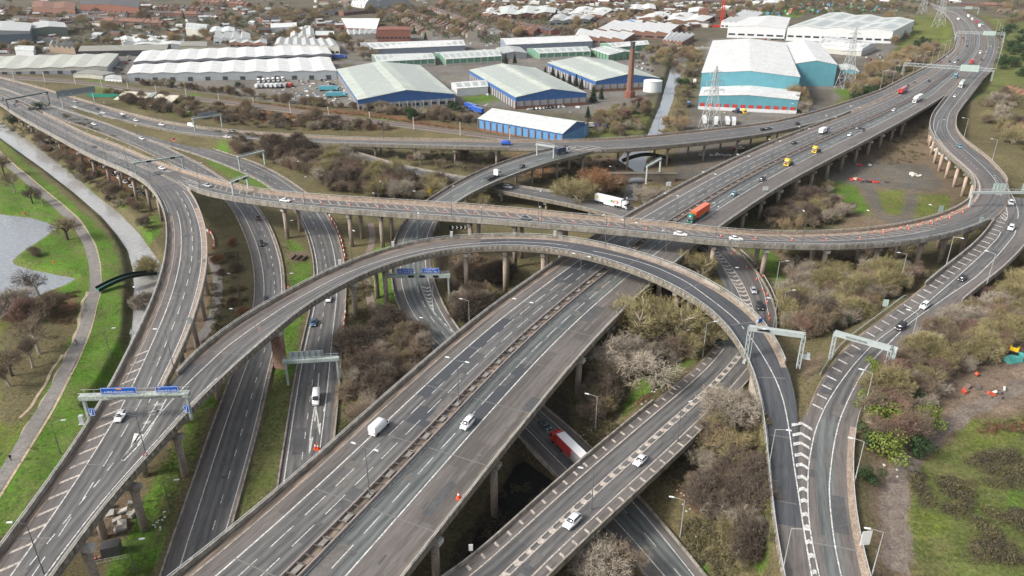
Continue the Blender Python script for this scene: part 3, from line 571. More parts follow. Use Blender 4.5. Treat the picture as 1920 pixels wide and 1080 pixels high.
M = Marks(RB); M.line((.53,0), LW, b1 - 20, b2 - 30); M.line((1,-1.3), LW, b1 + 10, b2 - 5); M.line((0,1.6), LW, 0, b1 - 30); M.line((1,-1.0), LW, 0, spx(RB, 190,275)); M.line((.55,0),.18,0, b1 - 30, dash=(3,5))
M.line((.16,0), LW, b2 + 20); M.line((.66,0), LW, spx(RB, 1880,350)); M.line((.42,0),.2, spx(RB, 1870,320), dash=(2.2,3))
M.build('lane_markings', PAINTW, cv)
M = Marks(RB); M.bars((.24,0),(.49,0), b1 + 5, b2 - 25,4.2,.7, slant=3.4); M.build('hatched_markings', PAINT_FADED, cv)
M = Marks(RB)   # chevrons at both forks
pxbars(M, [(205,284),(250,303),(300,321),(345,341),(352,350)], [(212,284),(262,302),(318,320),(375,342),(372,357)], 34,.7,.45)
pxline(M, [(205,284),(250,303),(300,322),(340,341),(350,352)], .2); pxline(M, [(212,284),(262,302),(318,320),(385,344)], .2)
M.build('chevron_markings', PAINTW, cv)
joints(RB, cv, np.arange(20,900,24),(.2,0),(1,-.5))
bt = [spx(RB, x, y) for x, y in ((452,372),(531,382),(655,392),(712,398),(790,403),(880,410),(965,416),(1052,424),(1340,455),(1440,460),(1555,462),(1655,458),(1742,448),(1790,438),(1828,424))]
columns(RB, cv, bt, (0.2,0.8),0.85, depth=1.7)
columns(RB, cv, np.arange(b2 + 16, b3 - 8,15),(0.12,0.8),0.8, depth=1.7, mt=mat('warm_column_concrete', (0.42,0.32,0.25),0.9,0.2,0.4, coords='pos'))

# ---- west ramp
wr = viaduct('viaduct on tall round columns curving down the left side beside the river')
s1 = spx(RA, 300,400)
surface(RA, 'road_surface', [((0,.3),(0,1.3), VERGE),((0,1.3),(1,.15), ASPH)], wr, 0.0,0, s1)
aG = spx(RA, 300,720)
surface(RA, 'road_surface', [((0,.3),(0,2.5), VERGE),((0,2.5),(0,5.0), ASPH_OLD),((0,5.0),(1,-1.7), ASPH),((1,-1.7),(1,-.3), RAWCON)], wr, 0.0, s1, aG)
surface(RA, 'road_surface', [((0,.3),(0,1.9), VERGE),((0,1.9),(0,4.8), ASPH_OLD),((0,4.8),(1,.3), ASPH)], wr, 0.0, aG, None)
slab(RA, wr, 0, None, 1.9,1.7)
parapet(RA, 'L', wr, 0, None, 1.0, CONC, CONC); parapet(RA, 'R', wr, spx(RA, 352,356), aG + 4,1.0, RAWCON, CONC)
M = Marks(RA); a1 = spx(RA, 352,356)
M.line((0,1.7), LW, 0, s1); M.line((1,-.6),.18,0, a1); M.line((.55,0),.18,0, a1 - 40, dash=(3,5)); M.line((0,5.0), LW, s1, None); M.line((1,-2.0), LW, a1, aG + 8); M.line((0,8.7),.2, a1, None, dash=(5,5))
M.line((1,-.4),.22, aG + 30, None, dash=(2.5,2.6))
M.build('lane_markings', PAINTW, wr)
M = Marks(RA); M.bars((0,2.0),(0,4.9), spx(RA, 235,668), RA.len, 4.7,.75, slant=-2.4); M.line((0,2.75),.14, s1 + 5, aG); M.build('hatched_markings', PAINT_CREAM, wr)
M = Marks(RA); e0 = [(300,760),(285,790),(262,830),(235,862),(228,864),(240,838),(255,808),(272,775)]
pxline(M, [(312,748),(285,800),(262,835),(232,864)], .3); pxline(M, [(296,752),(270,800),(252,832),(229,862)], .25)
M.quad([px3(RA, 262,812), px3(RA, 268,806), px3(RA, 229,864), px3(RA, 227,863)]); M.quad([px3(RA, 252,812), px3(RA, 270,815), px3(RA, 243,838), px3(RA, 245,836)])
M.build('gore_arrow', PAINTW, wr)
joints(RA, wr, np.arange(30, RA.len, 21),(0,.5),(1,-.4))
mb = MB()   # pale repair blotches at the nose
M = Marks(RA, .014)
for x, y, r in ((297,758,1.4),(290,772,1.6),(300,770,.9),(275,792,.8),(286,776,1.0)):
    c = px3(RA, x, y); M.quad([c + [-r, -.5,0], c + [r * .8,-.7,0], c + [r, .6,0], c + [-r * .6,.5,0]])
tag(M.build('pale_repair_patch', PAINT_FADED, wr), kind='stuff')
at_ = [spx(RA, x, y) for x, y in ((0,194),(20,208),(36,220),(52,230),(68,238),(88,248),(108,258),(146,280),(170,292),(195,304),(217,314),(246,325),(268,340),(288,358))]
columns(RA, wr, at_, (0.12,0.8),0.7, capw=1.2); columns(RA, wr, np.arange(s1 + 18, RA.len, 19.5),(0.14,0.84),0.8)

# ---- the loop
lv = viaduct('high loop viaduct arching over the motorway and dropping to the bottom right')
c0 = spx(RC, 322,704); c1 = spx(RC, 1150,470); c2 = spx(RC, 1430,700)
surface(RC, 'road_surface', [((0,-.1),(1,-1.6), ASPH),((1,-1.6),(1,-.3), VERGE)], lv, -.02,0, c0 + 6)
surface(RC, 'road_surface', [((0,.3),(.14,0), VERGE),((.14,0),(.50,0), ASPH_OLD),((.50,0),(.90,0), ASPH),((.90,0),(1,-.3), VERGE)], lv, -.02, c0 + 6, c1 - 45)
surface(RC, 'road_surface', [((0,.3),(.16,0), RAWCON),((.16,0),(.90,0), ASPH_NEW),((.90,0),(1,-.3), VERGE)], lv, -.02, c1 - 45, spx(RC, 1455,685))
surface(RC, 'road_surface', [((0,-.05),(.90,0), ASPH_NEW),((.90,0),(1,-.3), VERGE)], lv, -.02, spx(RC, 1455,685), spx(RC, 1475,985))
surface(RC, 'road_surface', [((0,-.1),(.8,0), ASPH_OLD),((.8,0),(1,-.3), VERGE)], lv, -.02, spx(RC, 1475,985), None)
slab(RC, lv, c0 - 10, spx(RC, 1440,720),1.8,1.4, CONC)
slab(RC, lv, 0, c0 - 10,1.9,1.7)
cg = spx(RC, 1497,752)
parapet(RC, 'L', lv, c0, spx(RC, 1478,680),1.0, CONC, CONC_D, ribs=True); parapet(RC, 'R', lv, 0, None, 1.0, CONC, CONC_D, ribs=True)
M = Marks(RC); M.line((.895,0), LW, c0, None)
M.line((1,-2.1), LW, 0, c0)
M.dz = .04; pxline(M, [(258,834),(287,790),(350,720),(425,650),(480,610),(540,570),(595,539),(640,516),(692,495),(740,481),(805,466),(880,456),(960,453),(1042,457),(1135,475),(1185,487),(1235,503),(1290,530),(1345,570),(1385,604),(1415,640),(1440,680),(1458,718),(1470,752),(1479,800),(1487,860),(1497,925),(1508,1000),(1520,1065),(1528,1120)], .28)
M.build('lane_markings', PAINTW, lv)
joints(RC, lv, np.arange(c0 + 12, spx(RC, 1500,1020),22.5),(.14,0),(.9,0))
ct = [spx(RC, x, y) for x, y in ((450,672),(666,522),(727,500),(800,476),(873,466),(947,461),(1020,463),(1218,512),(1272,537))]
columns(RC, lv, ct, (0.25,0.75),0.85, depth=1.8); columns(RC, lv, np.arange(-2, c0 - 6,17),(0.9,),0.85)
columns(RC, lv, [spx(RC, 525,612)], (0.2,0.8),1.15, CONC_RED, depth=1.8, square=True); columns(RC, lv, [spx(RC, 1340,583)], (0.45,),2.2, CONC_COL, depth=1.8)
sweep_obj('retaining_wall', RC, [(1,-.1,-9.0),(1,-.1,-.8),(1,-.7,-.8),(1,-.7,-9.0)], mat('retaining_wall_concrete', (0.36,0.31,0.255),0.9,0.3,0.22, coords='pos', scale2=1.5), lv, spx(RC, 1418,695), None)
# service boxes on the loop's outer parapet
for x, y in ((625,497),(731,460),(847,439),(1047,438)):
    t = RC.sx(x, y)[0]; p = RC.at(t, (0,.2)); mb = MB(); mb.box((0,0,.9),(.9,.6,1.8)); mb.box((0,0,1.85),(1.0,.7,.1)); mb.build('service_cabinet', RAIL, lv, loc=(p[0], p[1], p[2] + .95))

# ---- slip road
sv_ = viaduct('slip road with hatched left edge curving down the right side')
tD = spx(RD, 1502,775)
surface(RD, 'road_surface', [((0,.2),(.06,0), VERGE),((.06,0),(.33,0), ASPH_OLD),((.33,0),(.68,0), ASPH),((.68,0),(1,-.3), ASPH_OLD)], sv_, -.045,0, tD)
surface(RD, 'road_surface', [((0,-.3),(.3,0), ASPH_OLD),((.3,0),(.64,0), ASPH_GREEN),((.64,0),(.88,0), ASPH_OLD),((.88,0),(1,-.3), RAWCON)], sv_, -.045, tD, None)
slab(RD, sv_, 0, spx(RD, 1660,590),1.8,1.6)
parapet(RD, 'L', sv_, spx(RD, 1860,414), spx(RD, 1735,535),1.0, CONC, CONC_D); parapet(RD, 'R', sv_, 0, spx(RD, 1800,565),1.0, RAWCON, CONC); parapet(RD, 'R', sv_, spx(RD, 1602,812), None, 1.0, RAWCON, CONC)
M = Marks(RD, .04)
pxline(M, [(1868,355),(1885,380),(1890,405),(1872,445),(1838,480),(1783,530),(1738,568),(1694,602),(1642,640),(1602,682),(1572,722),(1547,762),(1527,810),(1516,870),(1514,920),(1517,985),(1527,1040),(1537,1085),(1546,1120)], .26)
pxline(M, [(1888,352),(1903,375),(1910,400),(1903,440),(1870,480),(1830,520),(1770,560),(1706,605),(1660,650),(1621,692),(1592,745),(1573,790),(1562,840),(1554,910),(1557,960),(1566,1030),(1577,1080),(1588,1120)], .26)
M.dz = .10; pxbars(M, [(1481,790),(1485,830),(1492,880),(1498,930),(1506,985),(1517,1045),(1526,1090)], [(1527,800),(1520,835),(1517,880),(1515,930),(1519,985),(1527,1045),(1534,1090)], 13,1.15,.32,-1); M.dz = .04
pxbars(M, [(1862,328),(1868,352),(1866,375),(1855,395)], [(1866,328),(1886,365),(1891,395),(1887,420)], 17,.8,.12,-1)
M.build('lane_markings', PAINTW, sv_)
M = Marks(RD); M.bars((.08,0),(.30,0),34, tD - 5,5.0,.55, slant=1.0); M.build('hatched_markings', PAINTW, sv_)
columns(RD, sv_, np.arange(24, spx(RD, 1760,510),17),(0.2,0.8),0.8, depth=1.8)
joints(RD, sv_, [spx(RD, 1560,1022)], (0,0),(.9,0),.6)

# ---- ramp diving under the motorway
dv = viaduct('ramp curving down from the north viaduct and diving under the motorway')
surface(RI, 'road_surface', [((0,.2),(0,3.4), ASPH_OLD),((0,3.4),(1,-2.0), ASPH_GREEN),((1,-2.0),(1,-.2), ASPH_OLD)], dv, -.02)
dz4 = spx(RI, 775,420); slab(RI, dv, 0, dz4 + 8,1.5)
parapet(RI, 'L', dv, 6, dz4 + 60,.85, CONC, CONC_D, rail=False); parapet(RI, 'R', dv, 4, dz4 + 8,.85, CONC, CONC_D, rail=False); parapet(RI, 'R', dv, dz4 + 40, None, .6, CONC, CONC, rail=False); parapet(RI, 'L', dv, dz4 + 60, None, .5, CONC, CONC, rail=False)
M = Marks(RI); M.line((0,3.6), LW, 0); M.line((1,-2.2), LW, 0); M.line((.55,.3),.2,10, None, dash=(4.5,6.5))
M.build('lane_markings', PAINTW, dv)
M = Marks(RI); pxbars(M, [(790,536),(796,555),(806,575),(812,583)], [(808,536),(810,555),(812,575),(814,583)], 7,1.1,.3); pxline(M, [(812,535),(810,560),(813,585)], .2); pxline(M, [(789,535),(797,560),(813,585)], .2); pxline(M, [(813,586),(830,603),(848,622)], .3, dash=(2,2))
M.build('chevron_markings', PAINTW, dv)
columns(RI, dv, np.arange(8, dz4,19),(0.22,0.78),0.55, depth=1.5)

# ---- lower road
jv = viaduct('low two way road passing under the motorway and bridging a darker road at bottom centre')
j0 = spx(RJ, 1330,472); j1 = spx(RJ, 1400,660)
surface(RJ, 'road_surface', [((0,.2),(0,2.2), ASPH_OLD),((0,2.2),(1,-.8), ASPH),((1,-.8),(1,-.2), VERGE)], jv, 0,0, j0)
surface(RJ, 'road_surface', [((0,.2),(.36,0), ASPH),((.36,0),(.6,0), ASPH_OLD),((.6,0),(.78,0), ASPH),((.78,0),(1,-.2), ASPH_OLD)], jv, 0, j0, j1)
surface(RJ, 'road_surface', [((0,.2),(.05,0), VERGE),((.05,0),(.2,0), ASPH_OLD),((.2,0),(.81,0), ASPH),((.81,0),(1,-.2), ASPH_OLD)], jv, 0, j1)
slab(RJ, jv, spx(RJ, 860,335), j0 + 4,1.5); slab(RJ, jv, spx(RJ, 1240,770), None, 1.6,1.2)
parapet(RJ, 'L', jv, 0, j0,.8, CONC, CONC_D, rail=False); parapet(RJ, 'R', jv, 0, None, .8, CONC, CONC_D, rail=False); parapet(RJ, 'L', jv, spx(RJ, 1220,752), None, .8, CONC, CONC_D, rail=False)
M = Marks(RJ); M.line((0,2.6), LW, 0, j0); M.line((1,-1.3), LW, 0, j0); M.line((.6,0),.18,0, j0, dash=(3,6))
pxline(M, [(1332,470),(1352,492),(1368,522),(1384,545),(1392,568),(1398,590)], .22); pxline(M, [(1345,470),(1372,500),(1393,532),(1408,565),(1415,590)], .22); pxline(M, [(1393,478),(1415,505),(1432,545),(1441,590)], .2)
M.build('lane_markings', PAINTW, jv)
M = Marks(RJ); pxbars(M, [(1332,470),(1352,492),(1368,522),(1384,545),(1392,568),(1398,590)], [(1345,470),(1372,500),(1393,532),(1408,565),(1413,578),(1415,590)], 17,1.2,.3)
jc = spx(RJ, 1400,665)
M.line((.205,0),.3, jc, None); M.line((.81,0),.28, jc, None); M.line((.485,0),.26, jc, None); M.line((.575,0),.26, jc, None)
M.bars((.495,0),(.565,0), jc + 2, RJ.len, 3.7,1.5, chev=True, peak=1.2)
M.bars((.06,0),(.15,0), jc - 12, RJ.len, 3.9,.6, slant=.4); M.bars((.85,0),(.95,0), jc + 24, RJ.len, 4.2,.6, slant=.4)
M.build('worn_markings', PAINT_CREAM, jv)
columns(RJ, jv, list(np.arange(spx(RJ, 880,335), j0 - 30,24)),(0.25,0.75),0.6, depth=1.5); columns(RJ, jv, [spx(RJ, 1090,1020), spx(RJ, 1090,1020) - 20, spx(RJ, 1000,1100)], (0.2,0.9),0.75, depth=1.6)

# ---- carriageways at ground level (part of the setting)
def grade_road(rd, label_, name, dashes, shl):
    t_ = empty(name, (0,0,0)); tag(t_, None, None, None, 'structure')
    surface(rd, 'road_surface', [((0,.15),(0, shl), ASPH_OLD),((0, shl),(1,-1.1), ASPH),((1,-1.1),(1,-.15), VERGE)], t_)
    return t_
fr = grade_road(RF, '', 'road', 1,3.2); gr_ = grade_road(RG, '', 'road', 1,1.4)
nf0 = spx(RF, 110,225); ng0 = spx(RG, 235,226)
parapet(RF, 'L', fr, nf0, None, .45, CONC, CONC, rail=False, name='kerb_wall'); parapet(RF, 'R', fr, 0, None, .45, CONC, CONC, rail=False, name='kerb_wall')
parapet(RG, 'L', gr_, 0, None, .45, CONC, CONC, rail=False, name='kerb_wall'); parapet(RG, 'R', gr_, ng0, None, .5, CONC, CONC, rail=False, name='kerb_wall')
M = Marks(RF); M.line((0,3.3), LW, nf0 + 60); M.line((0,1.0), LW, 0, nf0 + 60); M.line((1,-1.2), LW); M.line((.36,0),.18,0, nf0 + 120, dash=(3,6)); M.line((.66,0),.2, dash=(2.9,5.4)); M.build('lane_markings', PAINTW, fr)
M = Marks(RG); M.line((0,1.4), LW); M.line((1,-3.4), LW, ng0 - 20); M.line((.40,0),.2, dash=(2.9,5.4)); M.line((.72,0),.18,0, ng0, dash=(3,6))
pxline(M, [(598,700),(596,730),(590,790)], .3); pxline(M, [(618,690),(613,740),(605,780)], .3, dash=(2,2)); pxline(M, [(590,763),(582,810),(580,850)], .3); pxline(M, [(592,763),(600,812)], .3)
M.quad([px3(RG, 580,820), px3(RG, 588,820), px3(RG, 581,850), px3(RG, 580,850)]); M.quad([px3(RG, 595,796), px3(RG, 602,793), px3(RG, 600,815), px3(RG, 599,815)])
M.build('lane_markings', PAINTW, gr_)
rw = empty('railway', (0,0,0)); tag(rw, None, None, None, 'structure')
sweep_obj('ballast', RR, [(0,1.0,-.1),(0,2.2,.25),(1,-2.2,.25),(1,-1.0,-.1)], mat('ballast', (0.17,0.15,0.13),0.95,0.3,1.2, coords='pos'), rw)
for q in (3.6,5.1,8.6,10.1): sweep_obj('rail', RR, [(q / 14,-.05,.3),(q / 14,-.05,.46),(q / 14,.05,.46),(q / 14,.05,.3)], mat('rusty_rail', (0.12,0.08,0.06),0.6,0.2,2), rw)
mb = MB()
for t in np.arange(2, RR.len, 1.4):
    for q in (4.35,9.35): p = RR.at(t, (q / 14,0)); tg = RR.tan(t); mb.box((p[0], p[1], p[2] + .27),(.3,2.5,.12), math.atan2(tg[1], tg[0]))
tag(mb.build('railway_sleepers', mat('sleeper', (0.2,0.18,0.16),.9,.2), rw), kind='stuff')

mat('tarmac_patch_dark', (0.085,0.086,0.088),.7,.25,.6, coords='pos', scale2=4); mat('tarmac_patch_brown', (0.135,0.125,0.115),.75,.25,.6, coords='pos', scale2=4)
def repairs(rd, parent, n, f0, f1, t1, mats=('tarmac_patch_dark', 'tarmac_patch_brown')):
    """squares of newer and older tarmac let into the surface"""
    for q, mn in enumerate(mats):
        M = Marks(rd, .011 + q * .004)
        for k in range(n):
            M.dz = .010 + q * .005 + k * .0001; t = rng.uniform(2, t1); f = rng.uniform(f0, f1); w = rng.choice((.5,.9,1.8,3.2)); l = rng.choice((1.2,2.5,6,11)); o_ = (f, 0); ts = np.linspace(t, min(t + l, rd.len),4); M.quadstrip(rd.at(ts, (f, 0)), rd.at(ts, (f, w)))
        tag(M.build('tarmac_repair', MATS[mn], parent), kind='stuff')
repairs(RE, m6,34,.17,.43,520); repairs(RE, m6,40,.56,.93,520); repairs(RA, wr, 34,.15,.8, RA.len - 5); repairs(RB, cv, 34,.3,.85,900); repairs(RD, sv_, 14,.1,.75, RD.len - 5); repairs(RJ, jv, 18,.15,.8, RJ.len - 5); repairs(RF, fr, 26,.1,.75, RF.len - 5); repairs(RG, gr_, 22,.1,.7, RG.len - 5); repairs(RH, nv, 18,.15,.75,900); repairs(RI, dv, 14,.2,.75, RI.len - 5)
# ------------------------------------------------------------------ the ground sheet
SCRUB=(0.115,0.102,0.052); GRASS=(0.078,0.165,0.018); MOWN=(0.115,0.145,0.03); DIRT=(0.235,0.175,0.135); TAR=(0.115,0.108,0.10); YARD=(0.165,0.158,0.15); URB=(0.095,0.09,0.068)
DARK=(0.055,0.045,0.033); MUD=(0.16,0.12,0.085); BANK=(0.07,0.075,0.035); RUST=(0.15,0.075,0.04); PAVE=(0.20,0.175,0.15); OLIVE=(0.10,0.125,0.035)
ZONES = [  # later wins; (colour, polygon)
 (URB, [(-900,-60),(2900,-60),(2900,60),(1900,40),(1600,30),(1250,110),(1250,250),(1000,262),(930,240),(600,200),(0,138),(-900,90)]),
 (YARD, [(0,100),(240,95),(620,80),(640,120),(640,150),(700,205),(480,190),(300,172),(200,150),(0,138)]),
 (YARD, [(480,75),(700,80),(720,110),(640,122),(600,85)]),
 (YARD, [(1290,215),(1305,150),(1330,75),(1500,60),(1700,90),(1740,105),(1640,160),(1590,185),(1500,215),(1380,250),(1290,250)]),
 (TAR, [(1272,270),(1290,215),(1310,150),(1345,90),(1360,92),(1325,160),(1310,240),(1380,250),(1370,275)]),
 (TAR, [(1500,215),(1510,165),(1560,170),(1555,200),(1530,215)]),(TAR, [(1555,150),(1600,120),(1680,110),(1700,130),(1630,165)]),
 (YARD, [(640,60),(1000,50),(1230,100),(1200,240),(1100,215),(860,195),(660,120)]),
 (OLIVE, [(1100,235),(1170,200),(1230,190),(1215,250),(1140,262),(1090,262)]),(SCRUB, [(1240,250),(1262,190),(1285,105),(1310,95),(1318,150),(1290,215),(1272,262)]),
 (GRASS, [(865,180),(920,177),(945,190),(880,196)]),(GRASS, [(1255,120),(1268,108),(1277,115),(1272,130),(1258,130)]),
 (OLIVE, [(150,160),(270,175),(330,190),(380,230),(330,225),(180,190)]),(GRASS, [(160,158),(205,163),(200,180),(170,172)]),
 (RUST, [(400,190),(700,215),(930,250),(700,250),(430,235)]),(OLIVE, [(640,220),(760,232),(740,245),(680,235)]),(GRASS,[(345,182),(380,186),(375,195),(350,190)]),
 (GRASS, [(-300,262),(5,262),(60,315),(125,370),(175,415),(200,445),(235,480),(248,520),(248,600),(240,650),(215,700),(170,790),(110,880),(50,960),(0,1015),(-100,1100),(-600,1100)]),
 (GRASS, [(62,272),(90,290),(140,320),(180,350),(205,362),(195,380),(150,352),(100,315),(60,285)]),
 (SCRUB, [(80,262),(130,268),(180,300),(250,340),(285,390),(290,470),(270,440),(225,400),(180,360),(140,320)]),(RUST,[(100,245),(160,262),(200,300),(260,340),(240,360),(180,320),(120,285)]),
 (GRASS, [(222,372),(262,370),(270,385),(230,392)]),(GRASS, [(255,420),(298,400),(300,440),(280,455)]),
 (BANK, [(212,425),(232,450),(246,480),(250,540),(247,600),(238,650),(225,650),(228,560),(222,490),(205,440)]),
 (MOWN, [(-300,262),(0,262),(60,330),(130,410),(160,450),(170,510),(140,545),(120,620),(80,720),(20,840),(-80,900),(-600,900)]),
 (SCRUB, [(0,640),(60,560),(110,545),(150,545),(145,610),(120,680),(70,770),(20,800),(0,790)]),(RUST, [(95,560),(135,548),(140,575),(110,590)]),
 (GRASS, [(30,490),(60,450),(130,432),(162,460),(165,520),(120,512),(60,500)]),(GRASS,[(0,340),(60,345),(110,400),(95,418),(40,405),(0,398)]),(GRASS,[(118,535),(160,520),(168,530),(150,555),(110,560)]),
 (MUD, [(300,430),(400,430),(430,470),(440,560),(400,640),(340,700),(300,700),(330,600),(400,500)]),(SCRUB, [(400,390),(440,400),(470,520),(470,600),(440,680),(400,690),(390,600),(395,480)]),
 (GRASS, [(425,280),(380,290),(400,310),(470,335),(520,360),(480,352)]),(GRASS, [(360,285),(420,303),(500,345),(520,358),(480,350),(420,330)]),
 (GRASS, [(535,450),(560,455),(585,500),(580,570),(555,640),(550,700),(530,790),(505,880),(440,985),(465,900),(495,800),(520,700),(540,600),(542,500)]),(OLIVE, [(515,700),(548,700),(530,830),(510,900),(445,990),(470,880),(495,780)]),
 (MUD, [(530,470),(580,470),(585,485),(550,500)]),(GRASS, [(375,735),(420,700),(400,760),(360,870),(320,960),(280,1100),(190,1100),(250,960),(300,870),(340,830)]),
 (OLIVE, [(395,740),(385,800),(330,930),(280,1040),(300,960),(340,860)]),(MUD, [(190,950),(255,900),(260,960),(235,1010),(200,1050),(160,1030)]),
 (SCRUB, [(640,500),(700,480),(720,600),(800,650),(780,740),(640,840),(625,830),(640,700)]),(GRASS, [(690,470),(730,462),(740,545),(760,600),(740,625),(700,590),(695,540)]),(GRASS,[(640,760),(700,780),(650,830),(635,830)]),(OLIVE,[(650,600),(690,600),(680,700),(650,720)]),
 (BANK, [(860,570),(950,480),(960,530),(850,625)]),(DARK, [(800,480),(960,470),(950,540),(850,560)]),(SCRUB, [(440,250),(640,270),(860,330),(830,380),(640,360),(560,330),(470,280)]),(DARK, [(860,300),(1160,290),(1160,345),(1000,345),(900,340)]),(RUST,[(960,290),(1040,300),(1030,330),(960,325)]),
 (MUD, [(1050,300),(1160,290),(1290,300),(1290,345),(1200,340),(1150,320)]),(TAR, [(1270,280),(1380,262),(1420,270),(1290,340),(1260,330)]),(MUD, [(1060,350),(1110,345),(1160,380),(1080,370)]),
 (MUD, [(1480,320),(1560,270),(1620,275),(1740,215),(1750,280),(1810,345),(1760,430),(1500,435),(1400,430)]),(TAR, [(1540,315),(1580,305),(1600,300),(1740,310),(1770,350),(1740,362),(1600,345),(1560,340),(1545,345)]),(BANK, [(1380,400),(1480,340),(1550,340),(1600,400),(1560,432),(1390,432)]),
 (TAR, [(1590,340),(1640,350),(1645,360),(1660,405),(1690,408),(1700,365),(1722,365),(1715,412),(1690,420),(1650,415),(1635,395),(1620,355)]),
 (GRASS, [(1548,350),(1570,338),(1605,350),(1625,380),(1632,405),(1600,400),(1560,380)]),(MOWN, [(1642,358),(1697,358),(1692,405),(1660,400)]),(MOWN, [(1722,365),(1780,365),(1780,395),(1715,412)]),
 (GRASS, [(1385,468),(1440,475),(1455,500),(1470,560),(1462,590),(1440,530),(1420,500)]),(GRASS, [(1460,530),(1500,545),(1480,570),(1462,570)]),(MUD, [(1450,475),(1530,480),(1520,530),(1460,510)]),
 (GRASS, [(1165,760),(1215,705),(1270,695),(1305,690),(1240,745),(1170,800)]),(MUD, [(1110,770),(1160,740),(1170,790),(1140,815),(1100,800)]),(SCRUB, [(1180,480),(1330,480),(1340,640),(1290,690),(1170,720),(1100,760),(1080,700)]),
 (SCRUB, [(1220,870),(1430,680),(1425,760),(1440,900),(1445,1100),(1340,1100),(1280,980)]),(RUST, [(1240,880),(1330,860),(1370,930),(1300,960)]),(OLIVE, [(1370,930),(1430,860),(1440,1000),(1430,1090),(1380,1030)]),(GRASS, [(1410,1000),(1432,1020),(1432,1080),(1405,1060)]),(GRASS,[(1300,1030),(1330,1040),(1335,1070),(1310,1060)]),
 (MUD, [(1485,700),(1540,700),(1502,768),(1494,740)]),(BANK, [(1690,545),(1730,540),(1640,620),(1560,670),(1545,650),(1640,590)]),(GRASS, [(1740,515),(1690,555),(1630,600),(1650,560)]),
 (MUD, [(1600,700),(1900,560),(2300,560),(2300,1200),(1640,1200),(1615,950),(1605,800)]),
 (DIRT, [(1760,740),(1850,700),(1960,640),(2300,640),(2300,800),(1920,800),(1830,815),(1770,850),(1720,900),(1690,930),(1700,1000),(1690,1100),(1640,1100),(1640,970),(1660,900),(1710,830),(1750,790)]),
 (PAVE, [(1645,960),(1670,905),(1700,880),(1712,900),(1690,930),(1690,1010),(1700,1100),(1650,1100)]),(OLIVE, [(1730,905),(1800,835),(1920,815),(2300,800),(2300,1200),(1700,1200),(1695,1000),(1705,930)]),(MOWN, [(1690,1000),(1760,1000),(1780,1040),(1710,1060)]),(MOWN, [(1780,830),(1920,820),(1930,850),(1840,880),(1780,870)]),(GRASS,[(1870,960),(1960,950),(1960,1030),(1890,1010)]),
 (OLIVE, [(1590,200),(1660,150),(1720,110),(1790,95),(1780,60),(1740,30),(1690,30),(1710,60),(1680,90),(1640,150),(1550,205)]),(GRASS, [(1560,170),(1600,165),(1590,190),(1570,185)]),(MOWN, [(1700,30),(1790,60),(1770,95),(1710,80)]),(MOWN, [(1820,22),(1900,60),(1900,130),(1880,90),(1850,45)]),
 (OLIVE, [(1880,40),(2900,0),(2900,600),(1960,480),(1960,360),(1880,290),(1815,200),(1850,150),(1875,100)]),(SCRUB, [(1830,200),(1960,190),(1960,330),(1900,320),(1825,240)]),
 (DARK, [(985,705),(1060,720),(1075,780),(1030,870),(960,960),(880,1080),(800,1120),(840,1010),(945,860)]),(DARK,[(1050,400),(1180,345),(1200,380),(1160,400)]),  # ground colour darkened under the motorway to strengthen its shade
 (GRASS, [(1395,15),(1520,10),(1500,35),(1400,30)]),
]
NU, NV = 860,520
def build_ground():
    us = np.linspace(-1.05,1.05, NU)
    v0 = 0.62; vh = -(SN / CS); vs = vh + (v0 - vh) * (np.linspace(1,0, NV) ** 1.15) ; vs = np.maximum(vs, vh + 0.0105)
    vs = np.concatenate([vs[vs > vh + 0.0106], [vh + .0106, vh + .006, vh + 0.003]])
    Ug, Vg = np.meshgrid(us, vs); t = CAMH / (SN + Vg * CS); X = Ug * t; Y = (CS - Vg * SN) * t
    Z = ground(X, Y); Z[-3:] = 0
    nr = len(vs); i = np.arange(nr - 1)[:, None]; j = np.arange(NU - 1)[None]; a = i * NU + j
    Fq = np.stack([a, a + 1, a + NU + 1, a + NU], -1).reshape(-1,4)
    V = np.stack([X, Y, Z], -1).reshape(-1,3)
    me = np_mesh('ground', V, Fq, [], smooth=True)
    px, py = to_px(X.ravel(), Y.ravel(),0.0)
    # natural, ragged zone borders
    pr = np.random.default_rng(3).normal(0,1, X.size)
    nx = 3.2 * np.sin(X * .23 + 2 * np.sin(Y * .17)).ravel() + 2.4 * np.sin(Y * .51 + X * .37 + 2 * np.sin(X * .8)).ravel() + 1.0 * pr; nx = nx * np.clip((py - 60) / 500,.25,1.2); ny = (nx * 0.6)
    col = np.tile(np.array(SCRUB),(len(V),1))
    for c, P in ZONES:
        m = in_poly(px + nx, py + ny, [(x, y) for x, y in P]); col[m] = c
    G = col.reshape(nr, NU, 3)
    for _ in range(2):
        K = G.copy(); K[1:-1,1:-1] = (G[1:-1,1:-1] * 2 + G[:-2,1:-1] + G[2:, 1:-1] + G[1:-1, :-2] + G[1:-1,2:]) / 6; G = K
    col = G.reshape(-1,3)
    C4 = np.ones((len(V),4), np.float32); C4[:, :3] = col
    ca = me.color_attributes.new('zone', 'FLOAT_COLOR', 'POINT'); ca.data.foreach_set('color', C4.ravel())
    return me
